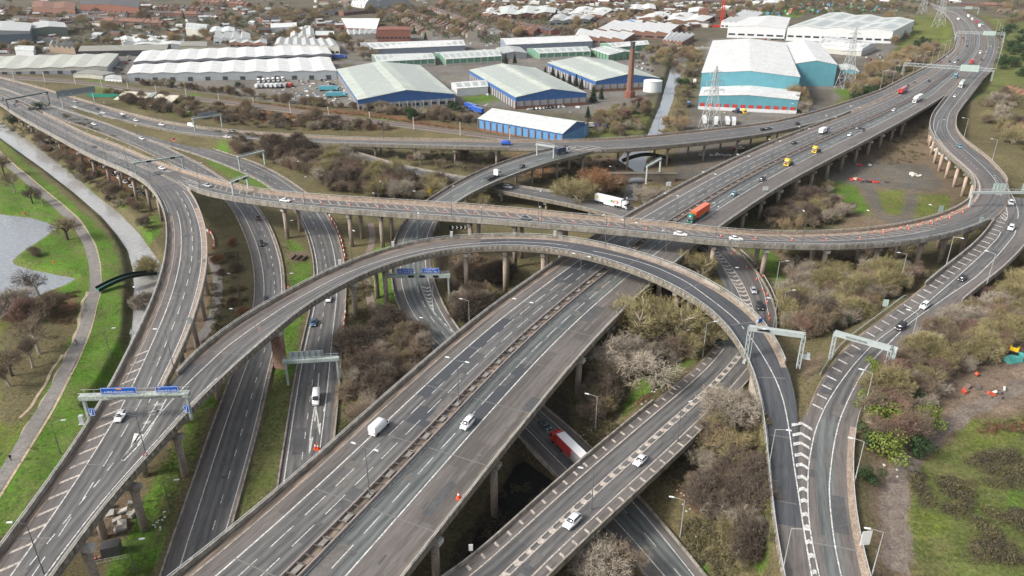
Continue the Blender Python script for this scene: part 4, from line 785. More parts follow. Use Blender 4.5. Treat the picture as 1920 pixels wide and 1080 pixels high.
def ground_mat():
    m = bpy.data.materials.new('ground'); m.use_nodes = True; n = m.node_tree.nodes; L = m.node_tree.links; b = n['Principled BSDF']; b.inputs['Roughness'].default_value = 0.95; b.inputs['Specular IOR Level'].default_value = .1
    at = n.new('ShaderNodeAttribute'); at.attribute_name = 'zone'; g = n.new('ShaderNodeNewGeometry')
    def noise_(sc, det=8, ro=.7):
        t = n.new('ShaderNodeTexNoise'); t.inputs['Scale'].default_value = sc; t.inputs['Detail'].default_value = det; t.inputs['Roughness'].default_value = ro; L.new(g.outputs['Position'], t.inputs['Vector']); return t.outputs['Fac']
    def rng_(x, a, b_, c, d):
        r = n.new('ShaderNodeMapRange'); r.inputs['From Min'].default_value = a; r.inputs['From Max'].default_value = b_; r.inputs['To Min'].default_value = c; r.inputs['To Max'].default_value = d; L.new(x, r.inputs['Value']); return r.outputs[0]
    def mix_(f, a, b_, mode='MIX'):
        x = n.new('ShaderNodeMix'); x.data_type = 'RGBA'; x.blend_type = mode
        for k, v in (('Factor', f),('A', a),('B', b_)):
            if isinstance(v, (int, float)): x.inputs[k].default_value = v
            elif isinstance(v, tuple): x.inputs[k].default_value = (*v, 1)
            else: L.new(v, x.inputs[k])
        return x.outputs['Result']
    # patches drift towards brown litter and towards dark stems
    c = mix_(rng_(noise_(.09),.42,.62,0,.50), at.outputs['Color'], (0.15,0.115,0.065))
    c = mix_(rng_(noise_(.32,6,.75),.5,.68,0,.45), c, (0.06,0.055,0.028))
    c = mix_(1.0, c, rng_(noise_(1.3,8,.8),.3,.7,.32,1.7), 'MULTIPLY')
    c = mix_(1.0, c, rng_(noise_(5.0,4,.8),.3,.7,.6,1.4), 'MULTIPLY')
    c = mix_(1.0, c, rng_(noise_(.02,3),.3,.7,.75,1.25), 'MULTIPLY')
    L.new(c, b.inputs['Base Color'])
    bp = n.new('ShaderNodeBump'); bp.inputs['Strength'].default_value = .9; bp.inputs['Distance'].default_value = .25; L.new(noise_(1.6,8,.8), bp.inputs['Height']); L.new(bp.outputs[0], b.inputs['Normal'])
    return m
gme = build_ground(); gme.materials.append(ground_mat()); go = link('ground', gme); tag(go, kind='structure')
def water(name, P, z, c, rough, bs=0.06, sc=1.4):
    m = bpy.data.materials.new(name + '_water'); m.use_nodes = True; n = m.node_tree.nodes; L = m.node_tree.links; b = n['Principled BSDF']
    b.inputs['Roughness'].default_value = rough; b.inputs['Specular IOR Level'].default_value = 1.0; b.inputs['IOR'].default_value = 1.5
    g = n.new('ShaderNodeNewGeometry'); t = n.new('ShaderNodeTexNoise'); t.inputs['Scale'].default_value = sc; t.inputs['Detail'].default_value = 5; L.new(g.outputs['Position'], t.inputs['Vector'])
    mr = n.new('ShaderNodeMapRange'); mr.inputs['From Min'].default_value = .38; mr.inputs['From Max'].default_value = .62; L.new(t.outputs['Fac'], mr.inputs['Value']); mx = n.new('ShaderNodeMix'); mx.data_type = 'RGBA'; mx.inputs['A'].default_value = (*[q * .88 for q in c], 1); mx.inputs['B'].default_value = (*[min(1, q * 1.1) for q in c], 1); L.new(mr.outputs[0], mx.inputs['Factor']); L.new(mx.outputs['Result'], b.inputs['Base Color'])  # base colour varied by noise to imitate ripples in the reflected sky
    bp = n.new('ShaderNodeBump'); bp.inputs['Strength'].default_value = 1; bp.inputs['Distance'].default_value = bs; L.new(t.outputs['Fac'], bp.inputs['Height']); L.new(bp.outputs[0], b.inputs['Normal'])
    Q = Uv(np.array([(x, y, z) for x, y in P], float)); c0 = Q[:, :2].mean(0)
    # spread a little under the banks
    import mathutils.geometry as mg
    D = np.roll(Q[:, :2], -1,0) - np.roll(Q[:, :2], 1,0); D /= np.linalg.norm(D, axis=1)[:, None] + 1e-9; N = np.stack([D[:, 1], -D[:, 0]], 1)
    ar = 0.5 * np.sum(Q[:, 0] * np.roll(Q[:, 1], -1) - np.roll(Q[:, 0], -1) * Q[:, 1]); N = N if ar > 0 else -N
    Q[:, :2] += N * 1.0
    tri = mg.tessellate_polygon([[Vector(q) for q in Q]])
    me = bpy.data.meshes.new(name); me.from_pydata([tuple(q) for q in Q], [], [tuple(t) for t in tri]); me.materials.append(m); me.update()
    if me.polygons[0].normal.z < 0: me.flip_normals()
    return tag(link(name, me), kind='structure')
water('river', RIVER, WATER_RIVER, (0.31,0.305,0.29),.10,.05,.7)
water('lake', LAKE, WATER_LAKE, (0.21,0.225,0.24),.08,.22,.8)
water('canal', CANAL, WATER_CANAL, (0.19,0.205,0.22),.08,.02,.5)
water('brook', BROOK, WATER_CANAL, (0.10,0.10,0.10),.08,.02,.5)
water('deck_shade', DECK_SHADE, -6.0,(0.012,0.012,0.011),.5,.02,.5).data.materials[0].node_tree.nodes['Principled BSDF'].inputs['Specular IOR Level'].default_value = .15  # near-black, dull water colour stands in for deep shade below the motorway
# the park path and the track under the ramps
def ribbon(name, pts, w, m, dz=.07, sm=4, kind='structure', hz=None, wob=0):
    P = resample(np.array([U(x, y, 0.3) for x, y in pts]),1.2); P = gsm(P, sm); T = np.gradient(P, axis=0)[:, :2]; T /= np.linalg.norm(T, axis=1)[:, None] + 1e-9; N = np.stack([T[:, 1], -T[:, 0]], 1)
    n = len(P); rows = []
    for k in (-1,-.5,0,.5,1):
        q = P.copy(); q[:, :2] += N * (w / 2 * k + (wob if abs(k) == 1 else 0) * np.sin(np.arange(n) * .6 + k * 3))[:, None]; rows.append(q)
    zc = ground(P[:, 0], P[:, 1]); V = np.stack(rows, 1).reshape(-1,3)
    V[:, 2] = ground(V[:, 0], V[:, 1]); V = V.reshape(n, 5,3); V[:, :, 2] = np.maximum(V[:, :, 2], zc[:, None] - .1) + dz; V = V.reshape(-1,3)
    i = np.arange(n - 1)[:, None]; j = np.arange(4)[None]; a = i * 5 + j; Fq = np.stack([a, a + 5, a + 6, a + 1], -1).reshape(-1,4)
    uv = np.stack([np.tile(np.arange(5) * w / 4, n), np.repeat(np.arange(n) * 1.2,5)], 1)
    me = np_mesh(name, V, Fq, m, uv=uv)
    if me.polygons[0].normal.z < 0: me.flip_normals()
    return tag(link(name, me), kind=kind)
PATHM = mat('path_tarmac', (0.185,0.172,0.158),.9,.18,.5, coords='pos', scale2=2.5); SAND = mat('sandy_edge', (0.36,0.29,0.20),.95,.2,.6, coords='pos', scale2=2)
ribbon('path', [(-30,268),(0,292),(27,317),(62,347),(100,377),(132,405),(150,430),(168,462),(177,495),(179,540),(172,562),(160,612),(140,662),(107,732),(67,792),(45,832),(14,878),(-30,945)], 3.6, PATHM, .09)
ribbon('path_edge', [(-22,266),(8,290),(34,314),(70,343),(108,373),(141,401),(160,427),(180,462),(188,495),(188,545),(183,562),(171,615),(151,667),(119,737),(80,800),(58,838),(27,885),(-15,955)], .7, SAND, .06)
ribbon('path_edge', [(163,545),(155,570),(145,620),(128,665),(112,700),(88,745),(55,795),(40,820)], 1.0, SAND, .07, wob=.3)
ribbon('path_edge', [(118,668),(92,710),(72,745),(55,772),(38,785)], .8, SAND, .08, wob=.2)
ribbon('footpath', [(85,262),(95,275),(112,288),(135,298),(150,310)], 2.6, PATHM, .06)
ribbon('footpath', [(695,418),(700,450),(690,478),(686,520),(694,560),(702,600),(690,640),(680,670),(683,705)], 2.6, mat('brown_path', (0.20,0.155,0.13),.9,.15,.5, coords='pos'),.06)
ribbon('footpath', [(395,480),(408,510),(408,560),(400,600),(370,640)], 3.4, PATHM, .06)
ribbon('dirt_track', [(1672,1110),(1668,1040),(1664,990),(1672,940),(1696,895),(1740,850),(1790,815),(1850,785),(1930,745)], 4.4, mat('track_dirt', (0.165,0.13,0.105),.95,.3,.5, coords='pos', c2=(0.21,0.175,0.145), scale2=2.0),.05, wob=.5)
ribbon('service_road', [(1500,170),(1508,195),(1530,212),(1560,222)], 6, TARM if 'TARM' in globals() else ASPH_OLD, .08)
# ------------------------------------------------------------------ trees and scrub
def twig_mesh(name, m_t, m_c, h, spread, seed, levels=5, nchild=4, up=0.35, twig_w=0.034, trunk_r=None, stems=1, dens=1.0, first=0.22, blades=0, m_leaf=None):
    """bare deciduous tree: trunk+limbs mesh and a crown mesh of real branches and twigs"""
    r = random.Random(seed); segs = []; twigs = []; trunk_r = trunk_r or h * 0.022
    def grow(p, d, ln, rad, lv):
        n = 3 if lv < 2 else 2; q = p.copy(); dd = d.copy()
        for k in range(n):
            dd = (dd + Vector((r.uniform(-1,1), r.uniform(-1,1), r.uniform(-.2,.6) * up)) * (0.16 + .05 * lv)).normalized()
            q2 = q + dd * ln / n; r2 = rad * (1 - 0.32 / n)
            (segs if lv < 3 else twigs).append((q, q2, rad, r2, lv)); rad = r2; q = q2
            if lv < levels and (lv > 0 or k > 0 or stems > 1):
                for c in range(max(1, int(nchild * dens) // (2 if k < n - 1 else 1))):
                    a = r.uniform(0,2 * math.pi); o = dd.orthogonal().normalized(); o.rotate(Matrix.Rotation(a, 3, dd))
                    nd = (dd * r.uniform(.45,.9) + o * r.uniform(.5,1.0) * spread + Vector((0,0, up * .35))).normalized()
                    grow(q, nd, ln * r.uniform(.52,.80), rad * r.uniform(.45,.62), lv + 1)
    for s in range(stems):
        a = s * 2.4 + r.random(); d = Vector((math.cos(a) * .5, math.sin(a) * .5,1)).normalized() if stems > 1 else Vector((r.uniform(-.08,.08), r.uniform(-.08,.08),1)).normalized()
        grow(Vector((0,0,-.2)), d, h * (first if stems == 1 else .3) * 1.35, trunk_r / (1 if stems == 1 else 1.7),0)
    zmax = max(max(s_[1].z for s_ in twigs),.1) if twigs else h; k = h / zmax
    mb = MB()
    for a, b, r0, r1, lv in segs:
        mb.tube(a * k, b * k, max(r0 * k * 1.5,.07), max(r1 * k * 1.5,.055),6 if lv == 0 else 4 if lv == 1 else 3, caps=False)
    tme = mb.mesh(name + '_trunk', m_t)
    V = []; F = []
    for a, b, r0, r1, lv in twigs:
        a = a * k; b = b * k; d = b - a; o = d.cross(Vector((r.uniform(-1,1), r.uniform(-1,1), r.uniform(-1,1)))).normalized(); w = twig_w * (1.5 if lv == 3 else .8)
        n = len(V); V += [a - o * w, a + o * w, b + o * w * .6, b - o * w * .6]; F.append((n, n + 1, n + 2, n + 3))
    me = np_mesh(name + '_crown', [tuple(v) for v in V], F, [m_c] + ([m_leaf] if m_leaf else []))
    if blades:
        pass
    return tme, me, len(F)
def leaf_mesh(name, mats, h, w, seed, n=1400, size=.28, conic=0.0, base=.12, lobes=9):
    """evergreen: crown of many leaf clumps through an uneven volume"""
    r = random.Random(seed); L_ = [(Vector((r.gauss(0,.30) * w, r.gauss(0,.30) * w, h * (base + (1 - base) * r.uniform(.15,.85)))), r.uniform(.22,.42) * w) for _ in range(lobes)]
    V = []; F = []; M_ = []
    while len(F) < n:
        if conic: z = h * (base + (1 - base) * r.random() ** 1.25); rr = w * .5 * (1 - (z / h)) ** conic * r.uniform(.35,1.05) * (1 + .25 * math.sin(z * 5 + seed)); a = r.uniform(0,6.283); p = Vector((math.cos(a) * rr, math.sin(a) * rr, z)); nn = Vector((math.cos(a), math.sin(a),.3))
        else:
            c, q = r.choice(L_); d = Vector((r.gauss(0,1), r.gauss(0,1), r.gauss(0,.8))).normalized(); p = c + d * q * r.uniform(.55,1.08); nn = d
            if p.z < .1: continue
        s = size * r.uniform(.5,1.3); t = (nn + Vector((r.uniform(-.9,.9), r.uniform(-.9,.9), r.uniform(-.6,.9)))).normalized(); u = t.orthogonal().normalized(); u.rotate(Matrix.Rotation(r.uniform(0,6.28),3, t)); v = t.cross(u)
        k = len(V); V += [p - u * s * .5, p + v * s * .35, p + u * s * .6, p - v * s * .4]; F.append((k, k + 1, k + 2, k + 3)); M_.append(0 if r.random() < .55 else 1)
    return np_mesh(name, [tuple(v) for v in V], F, mats, M_)
BARK = mat('bark', (0.085,0.07,0.055),.9,.25,2.0); BARK_P = mat('pale_bark', (0.34,0.30,0.24),.9,.25,2.0)
def twm(n, c): return mat(n, c, .9,.25,.35, coords='pos', scale2=.08)
TW = {'brown': twm('twigs_brown', (0.21,0.16,0.11)), 'grey': twm('twigs_grey', (0.33,0.285,0.225)), 'olive': twm('twigs_olive', (0.25,0.215,0.105)), 'tan': twm('twigs_tan', (0.30,0.225,0.125)),
      'red': twm('twigs_red', (0.22,0.14,0.105)), 'dark': twm('twigs_dark', (0.12,0.092,0.07)), 'orange': twm('twigs_orange', (0.27,0.145,0.075))}
LF = {'ever': (mat('leaf_dark_green', (0.030,0.055,0.018),.7,.3,1, coords='pos'), mat('leaf_mid_green', (0.055,0.09,0.028),.7,.3,1, coords='pos')),
      'conifer': (mat('needle_dark', (0.018,0.036,0.018),.8,.3,1, coords='pos'), mat('needle_mid', (0.034,0.058,0.026),.8,.3,1, coords='pos')),
      'bright': (mat('leaf_bright', (0.13,0.165,0.03),.7,.25,1, coords='pos'), mat('leaf_fresh', (0.08,0.115,0.028),.7,.3,1, coords='pos')),
      'bramble': (mat('bramble_brown', (0.155,0.118,0.07),.9,.3,1, coords='pos'), mat('bramble_olive', (0.11,0.11,0.045),.9,.3,1, coords='pos')),
      'rust': (mat('bracken_rust', (0.20,0.105,0.06),.9,.3,1, coords='pos'), mat('bracken_brown', (0.125,0.075,0.045),.9,.3,1, coords='pos')),
      'dk': (mat('bramble_dark', (0.10,0.078,0.06),.9,.3,1, coords='pos'), mat('bramble_dark_olive', (0.082,0.078,0.042),.9,.3,1, coords='pos'))}
BARE = []
for i, (sp, nc, up, st) in enumerate(((.9,4,.35,1),(1.05,4,.2,1),(.7,4,.8,2),(.95,5,.3,3),(.8,4,.5,1))):
    BARE.append(twig_mesh('bare_tree', BARK if i % 2 else BARK_P, TW['brown'], 10.0, sp, 31 + i, 4, nc, up, stems=st, twig_w=.032))
BUSHY = []   # tall multi-stem thicket trees, finer
for i in range(3): BUSHY.append(twig_mesh('thicket_tree', BARK_P, TW['grey'], 7.0,.85,77 + i, 4,4,.55, twig_w=.019, stems=3, trunk_r=.12))
EVER = [leaf_mesh('evergreen_crown', LF['ever'], 5.0,4.6,5 + i, 1700,.42) for i in range(3)]
CONI = [leaf_mesh('conifer_crown', LF['conifer'], 9.0,5.0,15 + i, 1500,.6, conic=.8, base=.06) for i in range(2)]
def trunk_simple(h, r, m): mb = MB(); mb.tube((0,0,-.3),(0,0, h), r, r * .5,6, caps=False); return mb.mesh('trunk', m)
TRK = trunk_simple(3.0,.16, BARK)
CM = {}
def crown_in(me, m):
    k = (me.name, m.name)
    if k not in CM: c = me.copy(); c.materials.clear(); c.materials.append(m); CM[k] = c
    return CM[k]
def crown_leaf(me, key):
    k = (me.name, key)
    if k not in CM: c = me.copy(); c.materials.clear(); c.materials.append(LF[key][0]); c.materials.append(LF[key][1]); CM[k] = c
    return CM[k]
BTOT = [0]
def bare_tree(X, Y, h, tone, label, group=None, kind=None, name='bare_tree', Z=None, squash=1.0):
    z = gz(X, Y) if Z is None else Z; k = rng.randrange(5) if kind is None else kind
    if k < 5: t, c, n = BARE[k]; s = h / 10.0
    else: t, c, n = BUSHY[(k - 5) % 3]; s = h / 7.0
    o = empty(name, (X, Y, z - .05), rng.uniform(0,6.28), label, 'tree', group); o.scale = (s * squash, s * squash, s)
    link('trunk', t, o); link('crown', crown_in(c, TW[tone]), o); BTOT[0] += 1; return o
def leafy_tree(X, Y, h, key, label, group=None, name='evergreen_tree', cat='tree', wide=1.0, Z=None):
    z = gz(X, Y) if Z is None else Z; con = key == 'conifer'; me = rng.choice(CONI if con else EVER); s = h / (9.0 if con else 5.0)
    o = empty(name, (X, Y, z - .05), rng.uniform(0,6.28), label, cat, group); o.scale = (s * wide, s * wide, s)
    link('trunk', TRK, o); link('crown', crown_leaf(me, key), o); return o
def clear(X, Y, r=1.5, hmax=8):
    """no road over or under this spot"""
    for o in (RF, RG, RI, RJ, RE, RH, RA, RB, RC, RD, RR):
        i, s, lat, hw, rz = road_lat(o, np.array([X]), np.array([Y]),6.0)
        if len(i) and abs(lat[0]) < hw[0] + r: return False
    return True
def scatter(P, n, rmin=2.0, r=1.5, tries=30, test=True):
    Q = Uv(np.array([(x, y, 0) for x, y in P], float)); lo = Q[:, :2].min(0); hi = Q[:, :2].max(0); out = []; k = 0
    while len(out) < n and k < n * tries:
        k += 1; x = rng.uniform(lo[0], hi[0]); y = rng.uniform(lo[1], hi[1])
        if not in_poly(np.array([x]), np.array([y]), Q[:, :2])[0]: continue
        if any((x - a) ** 2 + (y - b) ** 2 < rmin * rmin for a, b in out[-60:]): continue
        if test and not clear(x, y, r): continue
        out.append((x, y))
    return out
# single trees one can point at: (x, y, height, tone, kind, squash, label)
for x, y, h, tone, k, sq, lb in [
 (29,362,9,'brown',0,.8,'bare park tree on the lawn by the path, nearest the top left grass bank'),(9,330,10,'brown',1,.8,'bare tree at the left edge of the park above the lake'),
 (61,381,7,'dark',1,.9,'slim bare tree in the park between a tall tree and a small leaning one'),(81,386,6,'dark',4,.9,'small bare tree beside the park path, just above the lake inlet'),
 (127,450,8.5,'brown',1,1.25,'wide bare tree where the path bends round the lake promontory'),(66,479,3,'brown',3,1.2,'low leafless bush alone on the round promontory in the lake'),
 (75,557,7.5,'dark',0,1.1,'dark bare tree at the lake edge below the promontory'),(32,588,7,'grey',3,1.2,'grey bare tree leaning over the water at the left edge'),
 (95,590,6,'brown',3,1.2,'dense brown bush tree beside the path above the slope'),(50,600,6,'red',3,1.1,'reddish bare shrub tree by the lake shore'),
 (75,664,8.5,'brown',0,1.1,'bare tree with spreading limbs on the brown slope beside the path'),(62,690,7,'dark',4,.9,'thin bare tree on the slope just below the spreading one'),
 (23,705,8,'brown',1,.9,'bare tree near the left edge on the brown slope, upper of two'),(19,724,6.5,'brown',4,.9,'bare tree near the left edge on the brown slope, lower of two'),
 (136,318,8,'brown',1,1.2,'bare tree on the river bank beside the columns'),(283,522,9,'olive',3,1.0,'bushy bare tree between the river and the curving ramp'),(277,580,7,'grey',3,1.0,'leafless bush reaching over the river below the ramp'),
 (900,398,9,'olive',6,1.3,'olive bare tree between the dive ramp and the crossing viaduct'),(1085,392,14,'olive',6,1.3,'tall olive leafless tree beside the lorry on the low road'),(1060,380,11,'olive',5,1.2,'olive tree left of the tallest one by the low road'),
 (1128,366,13,'orange',7,1.2,'orange brown leafless tree behind the low road'),(1108,362,12,'orange',5,1.1,'rusty orange tree joined to its neighbour behind the low road'),
 (1240,650,16,'olive',6,1.25,'tall olive tree standing under the bend of the loop viaduct'),(1190,640,14,'olive',5,1.2,'olive bare tree next to the motorway edge inside the loop'),(1225,735,12,'grey',1,1.35,'big grey bare tree with spreading crown above the bright grass strip'),
 (1165,690,10,'grey',3,1.2,'grey thicket tree beside the shaded motorway columns'),(1305,525,11,'olive',6,1.2,'olive willow like tree between motorway and curved hatched road'),
 (1330,650,9,'olive',5,.9,'thin olive tree hugging the thick loop column'),
 (1470,440,8,'tan',7,.55,'narrow tan poplar below the parked wrecks, left of the pair'),(1497,438,8.5,'tan',5,.5,'narrow tan poplar below the parked wrecks, right of the pair'),
 (1385,880,9,'olive',1,1.3,'wide olive brown tree against the retaining wall'),(1365,790,9,'grey',3,1.3,'grey leafless tree overhanging the low road edge'),(1345,850,8,'tan',0,1.3,'tan tree leaning over the lower road parapet'),
 (1120,1085,8,'grey',3,1.5,'grey bare tree at the bottom edge below the low bridge'),(1165,1095,8,'brown',1,1.4,'brown bare tree at the bottom edge beside the dark road'),
 (722,720,7,'grey',3,1.3,'greyish bare tree in the round thicket left of the motorway'),(770,640,7,'brown',3,1.2,'brown bare tree at the top of the round thicket left of the motorway'),
 (690,800,7,'brown',3,1.3,'brown leafless tree in the wedge where the ground road meets the motorway'),
 (1208,385,9,'grey',6,1.2,'pale grey bare tree beside the arch over the brook'),(1240,380,8,'grey',5,1.1,'grey bare tree tucked against the motorway parapet'),
 (700,112,9,'brown',6,1.2,'large brown bare tree beside the long white shed'),(690,92,9,'tan',5,1.1,'tan bare tree at the corner of the long white shed')]:
    p = U(x, y, gz(*U(x, y, 0)[:2])); bare_tree(p[0], p[1], h * (1.45 if x < 150 else 1.1), tone, lb, None, k, squash=sq)
# woods and thickets: (polygon, count, heights, tones, kinds, group, label)
WOODS = [
 ([(1470,560),(1560,600),(1640,600),(1575,650),(1495,672),(1474,640)], 22,(5,8),('grey','brown','grey'),(5,6,7,3), 'trees behind the two white gantries', 'grey bare tree behind the two lattice gantries'),
 ([(112,226),(200,247),(300,287),(400,332),(435,350),(400,352),(330,312),(240,277),(140,245)], 26,(4,8),('dark','brown','brown'),(0,1,3,5), 'bare trees between the west ramp and the ground road', 'dark bare tree in the strip between upper left ramp and carriageway'),
 ([(570,320),(640,303),(715,320),(800,338),(850,348),(855,374),(780,378),(620,362)], 34,(7,11),('olive','brown','olive','grey','red'),(5,6,7,3), 'olive thicket trees above the crossing viaduct', 'olive brown thicket tree between the low road and the crossing viaduct'),
 ([(400,260),(520,275),(640,285),(620,330),(560,330),(500,305),(440,290)], 22,(5,9),('brown','red','dark','brown'),(3,5,6,1), 'brown trees beside the far ground road', 'brown bare tree between the ground carriageway and the north viaduct'),
 ([(700,280),(860,285),(960,290),(850,330),(760,310)], 14,(4,8),('brown','red','grey'),(0,3,6), 'trees below the north viaduct', 'bare tree in front of the north viaduct columns'),
 ([(250,166),(460,186),(640,208),(780,226),(900,240),(880,225),(760,212),(655,205),(480,185),(300,165)], 30,(5,8),('brown','grey','brown','olive'),(0,1,5,6), 'trees along the far side of the railway', 'bare tree along the railway on the factory side'),
 ([(190,182),(340,196),(470,218),(640,238),(860,258),(720,255),(560,252),(440,245),(330,225),(240,210)], 26,(3,6),('dark','brown','red'),(3,5,6), 'scrub trees on the railway bank', 'dark scrubby tree on the bank between railway and north viaduct'),
 ([(705,610),(760,612),(800,655),(785,700),(720,765),(660,815),(645,760),(690,700)], 20,(3.5,7),('grey','brown','brown','red'),(3,5,6,7), 'thicket left of the motorway', 'bare tree in the thicket between brown footpath and motorway'),
 ([(860,490),(955,485),(950,530),(870,605),(850,600)], 14,(4,7),('dark','brown','red'),(0,3,5), 'trees behind the tall loop columns', 'dark bare tree behind the tall columns of the loop'),
 ([(1180,545),(1260,530),(1340,590),(1345,640),(1300,690),(1215,705),(1140,730),(1105,720),(1130,640)], 24,(5,10),('grey','olive','brown','grey'),(3,5,6,7,1), 'trees inside the loop', 'bare tree in the wood enclosed by loop and motorway'),
 ([(1475,520),(1560,478),(1715,480),(1715,530),(1640,585),(1560,640),(1500,668),(1480,620)], 40,(6,9.5),('grey','grey','brown','olive'),(3,5,6,7), 'grey wood between crossing viaduct and slip road', 'grey bare tree in the wood between crossing viaduct and slip road'),
 ([(1960,510),(1850,570),(1760,630),(1690,690),(1650,740),(1630,800),(1620,880),(1690,880),(1740,790),(1790,730),(1880,680),(1960,620)], 44,(5,9),('brown','grey','red','olive','brown'),(3,5,6,7), 'trees right of the slip road', 'bare tree in the mixed thicket on the bank right of the slip road'),
 ([(1300,840),(1420,740),(1428,880),(1435,1000),(1380,1060),(1310,960)], 14,(3,6),('olive','brown','tan'),(0,3,5), 'scrub trees below the retaining wall', 'thin scrub tree on the slope below the retaining wall'),
 ([(1825,205),(1960,190),(1960,330),(1905,310),(1840,245)], 22,(7,11),('tan','tan','olive','grey'),(5,6,7), 'tan trees at the right edge', 'tan leafless tree at the right edge beside the upper slip road'),
 ([(1370,395),(1480,345),(1545,350),(1590,405),(1560,430),(1400,432)], 24,(4,8),('olive','brown','grey','dark'),(3,5,6), 'thicket behind the crossing viaduct', 'bare thicket tree between motorway columns and crossing viaduct'),
 ([(1080,240),(1170,200),(1220,192),(1210,245),(1130,262)], 16,(4,8),('olive','tan','red','grey'),(5,6,3), 'canal side trees, left bank', 'olive bare tree on the left bank of the canal'),
 ([(1240,255),(1262,190),(1285,112),(1310,98),(1312,140),(1288,215),(1270,265)], 18,(6,11),('olive','brown','tan'),(5,6,7), 'canal side trees, right bank', 'brown bare tree on the right bank of the canal'),
 ([(60,262),(130,272),(220,330),(290,400),(292,455),(265,420),(200,372),(140,325)], 22,(2.5,5.5),('brown','dark','red'),(3,5,6), 'scrub trees along the river columns', 'brown scrub tree between the river and the west ramp columns'),
 ([(395,490),(440,440),(465,520),(462,600),(430,660),(395,660),(390,590)], 12,(2.5,5),('brown','red','orange'),(3,5), 'scrub between the ramp and the ground road', 'brown scrub tree between the curving ramp and the near carriageway'),
 ([(760,20),(900,50),(960,80),(820,70)], 10,(8,11),('tan','brown'),(5,6), 'trees among the terraces', 'bare tree among the distant terraced houses'),
 ([(1040,62),(1090,55),(1100,70),(1050,75)], 6,(8,11),('brown',),(5,6), 'trees by the far factories', 'brown tree clump beside the far factories'),
 ([(1230,90),(1260,100),(1250,130),(1200,120),(1210,95)], 10,(7,10),('olive','brown'),(5,6), 'trees at the canal bridge', 'bare tree beside the canal bridge'),
 ([(-40,10),(160,22),(60,40),(-40,35)], 8,(7,10),('brown','dark'),(5,6), 'trees in the far left', 'dim bare tree at the far upper left'),
]
TN = {'brown': 'brown', 'grey': 'pale grey', 'olive': 'olive yellow', 'tan': 'tan', 'red': 'reddish', 'dark': 'dark brown', 'orange': 'orange'}
def NOTONE(t):
    for w in ('olive brown ', 'dark ', 'brown ', 'grey ', 'olive ', 'tan ', 'dim '): t = t[len(w):] if t.startswith(w) else t
    return t
for P, n, (h0, h1), tones, kinds, grp, lb in WOODS:
    n = int(n * .72)
    for X, Y in scatter(P, n, 2.2,1.8):
        tn = rng.choice(tones); bare_tree(X, Y, rng.uniform(h0, h1), tn, TN[tn] + ' ' + NOTONE(lb), TN[tn] + ' ' + NOTONE(grp), rng.choice(kinds), name='bare_tree', squash=rng.uniform(.9,1.35))
print('bare trees', BTOT[0])
EWOODS = [
 ([(1600,195),(1650,158),(1700,118),(1712,130),(1680,160),(1620,200)], 20,(4,7), 'ever', 'evergreens along the motorway edge', 'dark evergreen tree on the bank beside the motorway, upper right'),
 ([(1850,110),(1890,60),(1960,60),(1960,190),(1860,185),(1835,200)], 34,(5,9), 'ever', 'evergreens at the upper right edge', 'dark green tree on the slope right of the motorway'),
 ([(1880,70),(1900,40),(1990,40),(1990,110),(1900,110)], 14,(6,10), 'bramble', 'brown green trees at the upper right', 'brownish green tree at the upper right edge'),
 ([(1720,78),(1740,70),(1780,80),(1740,110),(1710,105)], 7,(4,6), 'ever', 'green trees by the far gantry', 'green tree on the grass beside the distant motorway bend'),
]
for P, n, (h0, h1), key, grp, lb in EWOODS:
    for X, Y in scatter(P, n, 2.5,1.8): leafy_tree(X, Y, rng.uniform(h0, h1), key, lb, grp, wide=rng.uniform(.9,1.4))
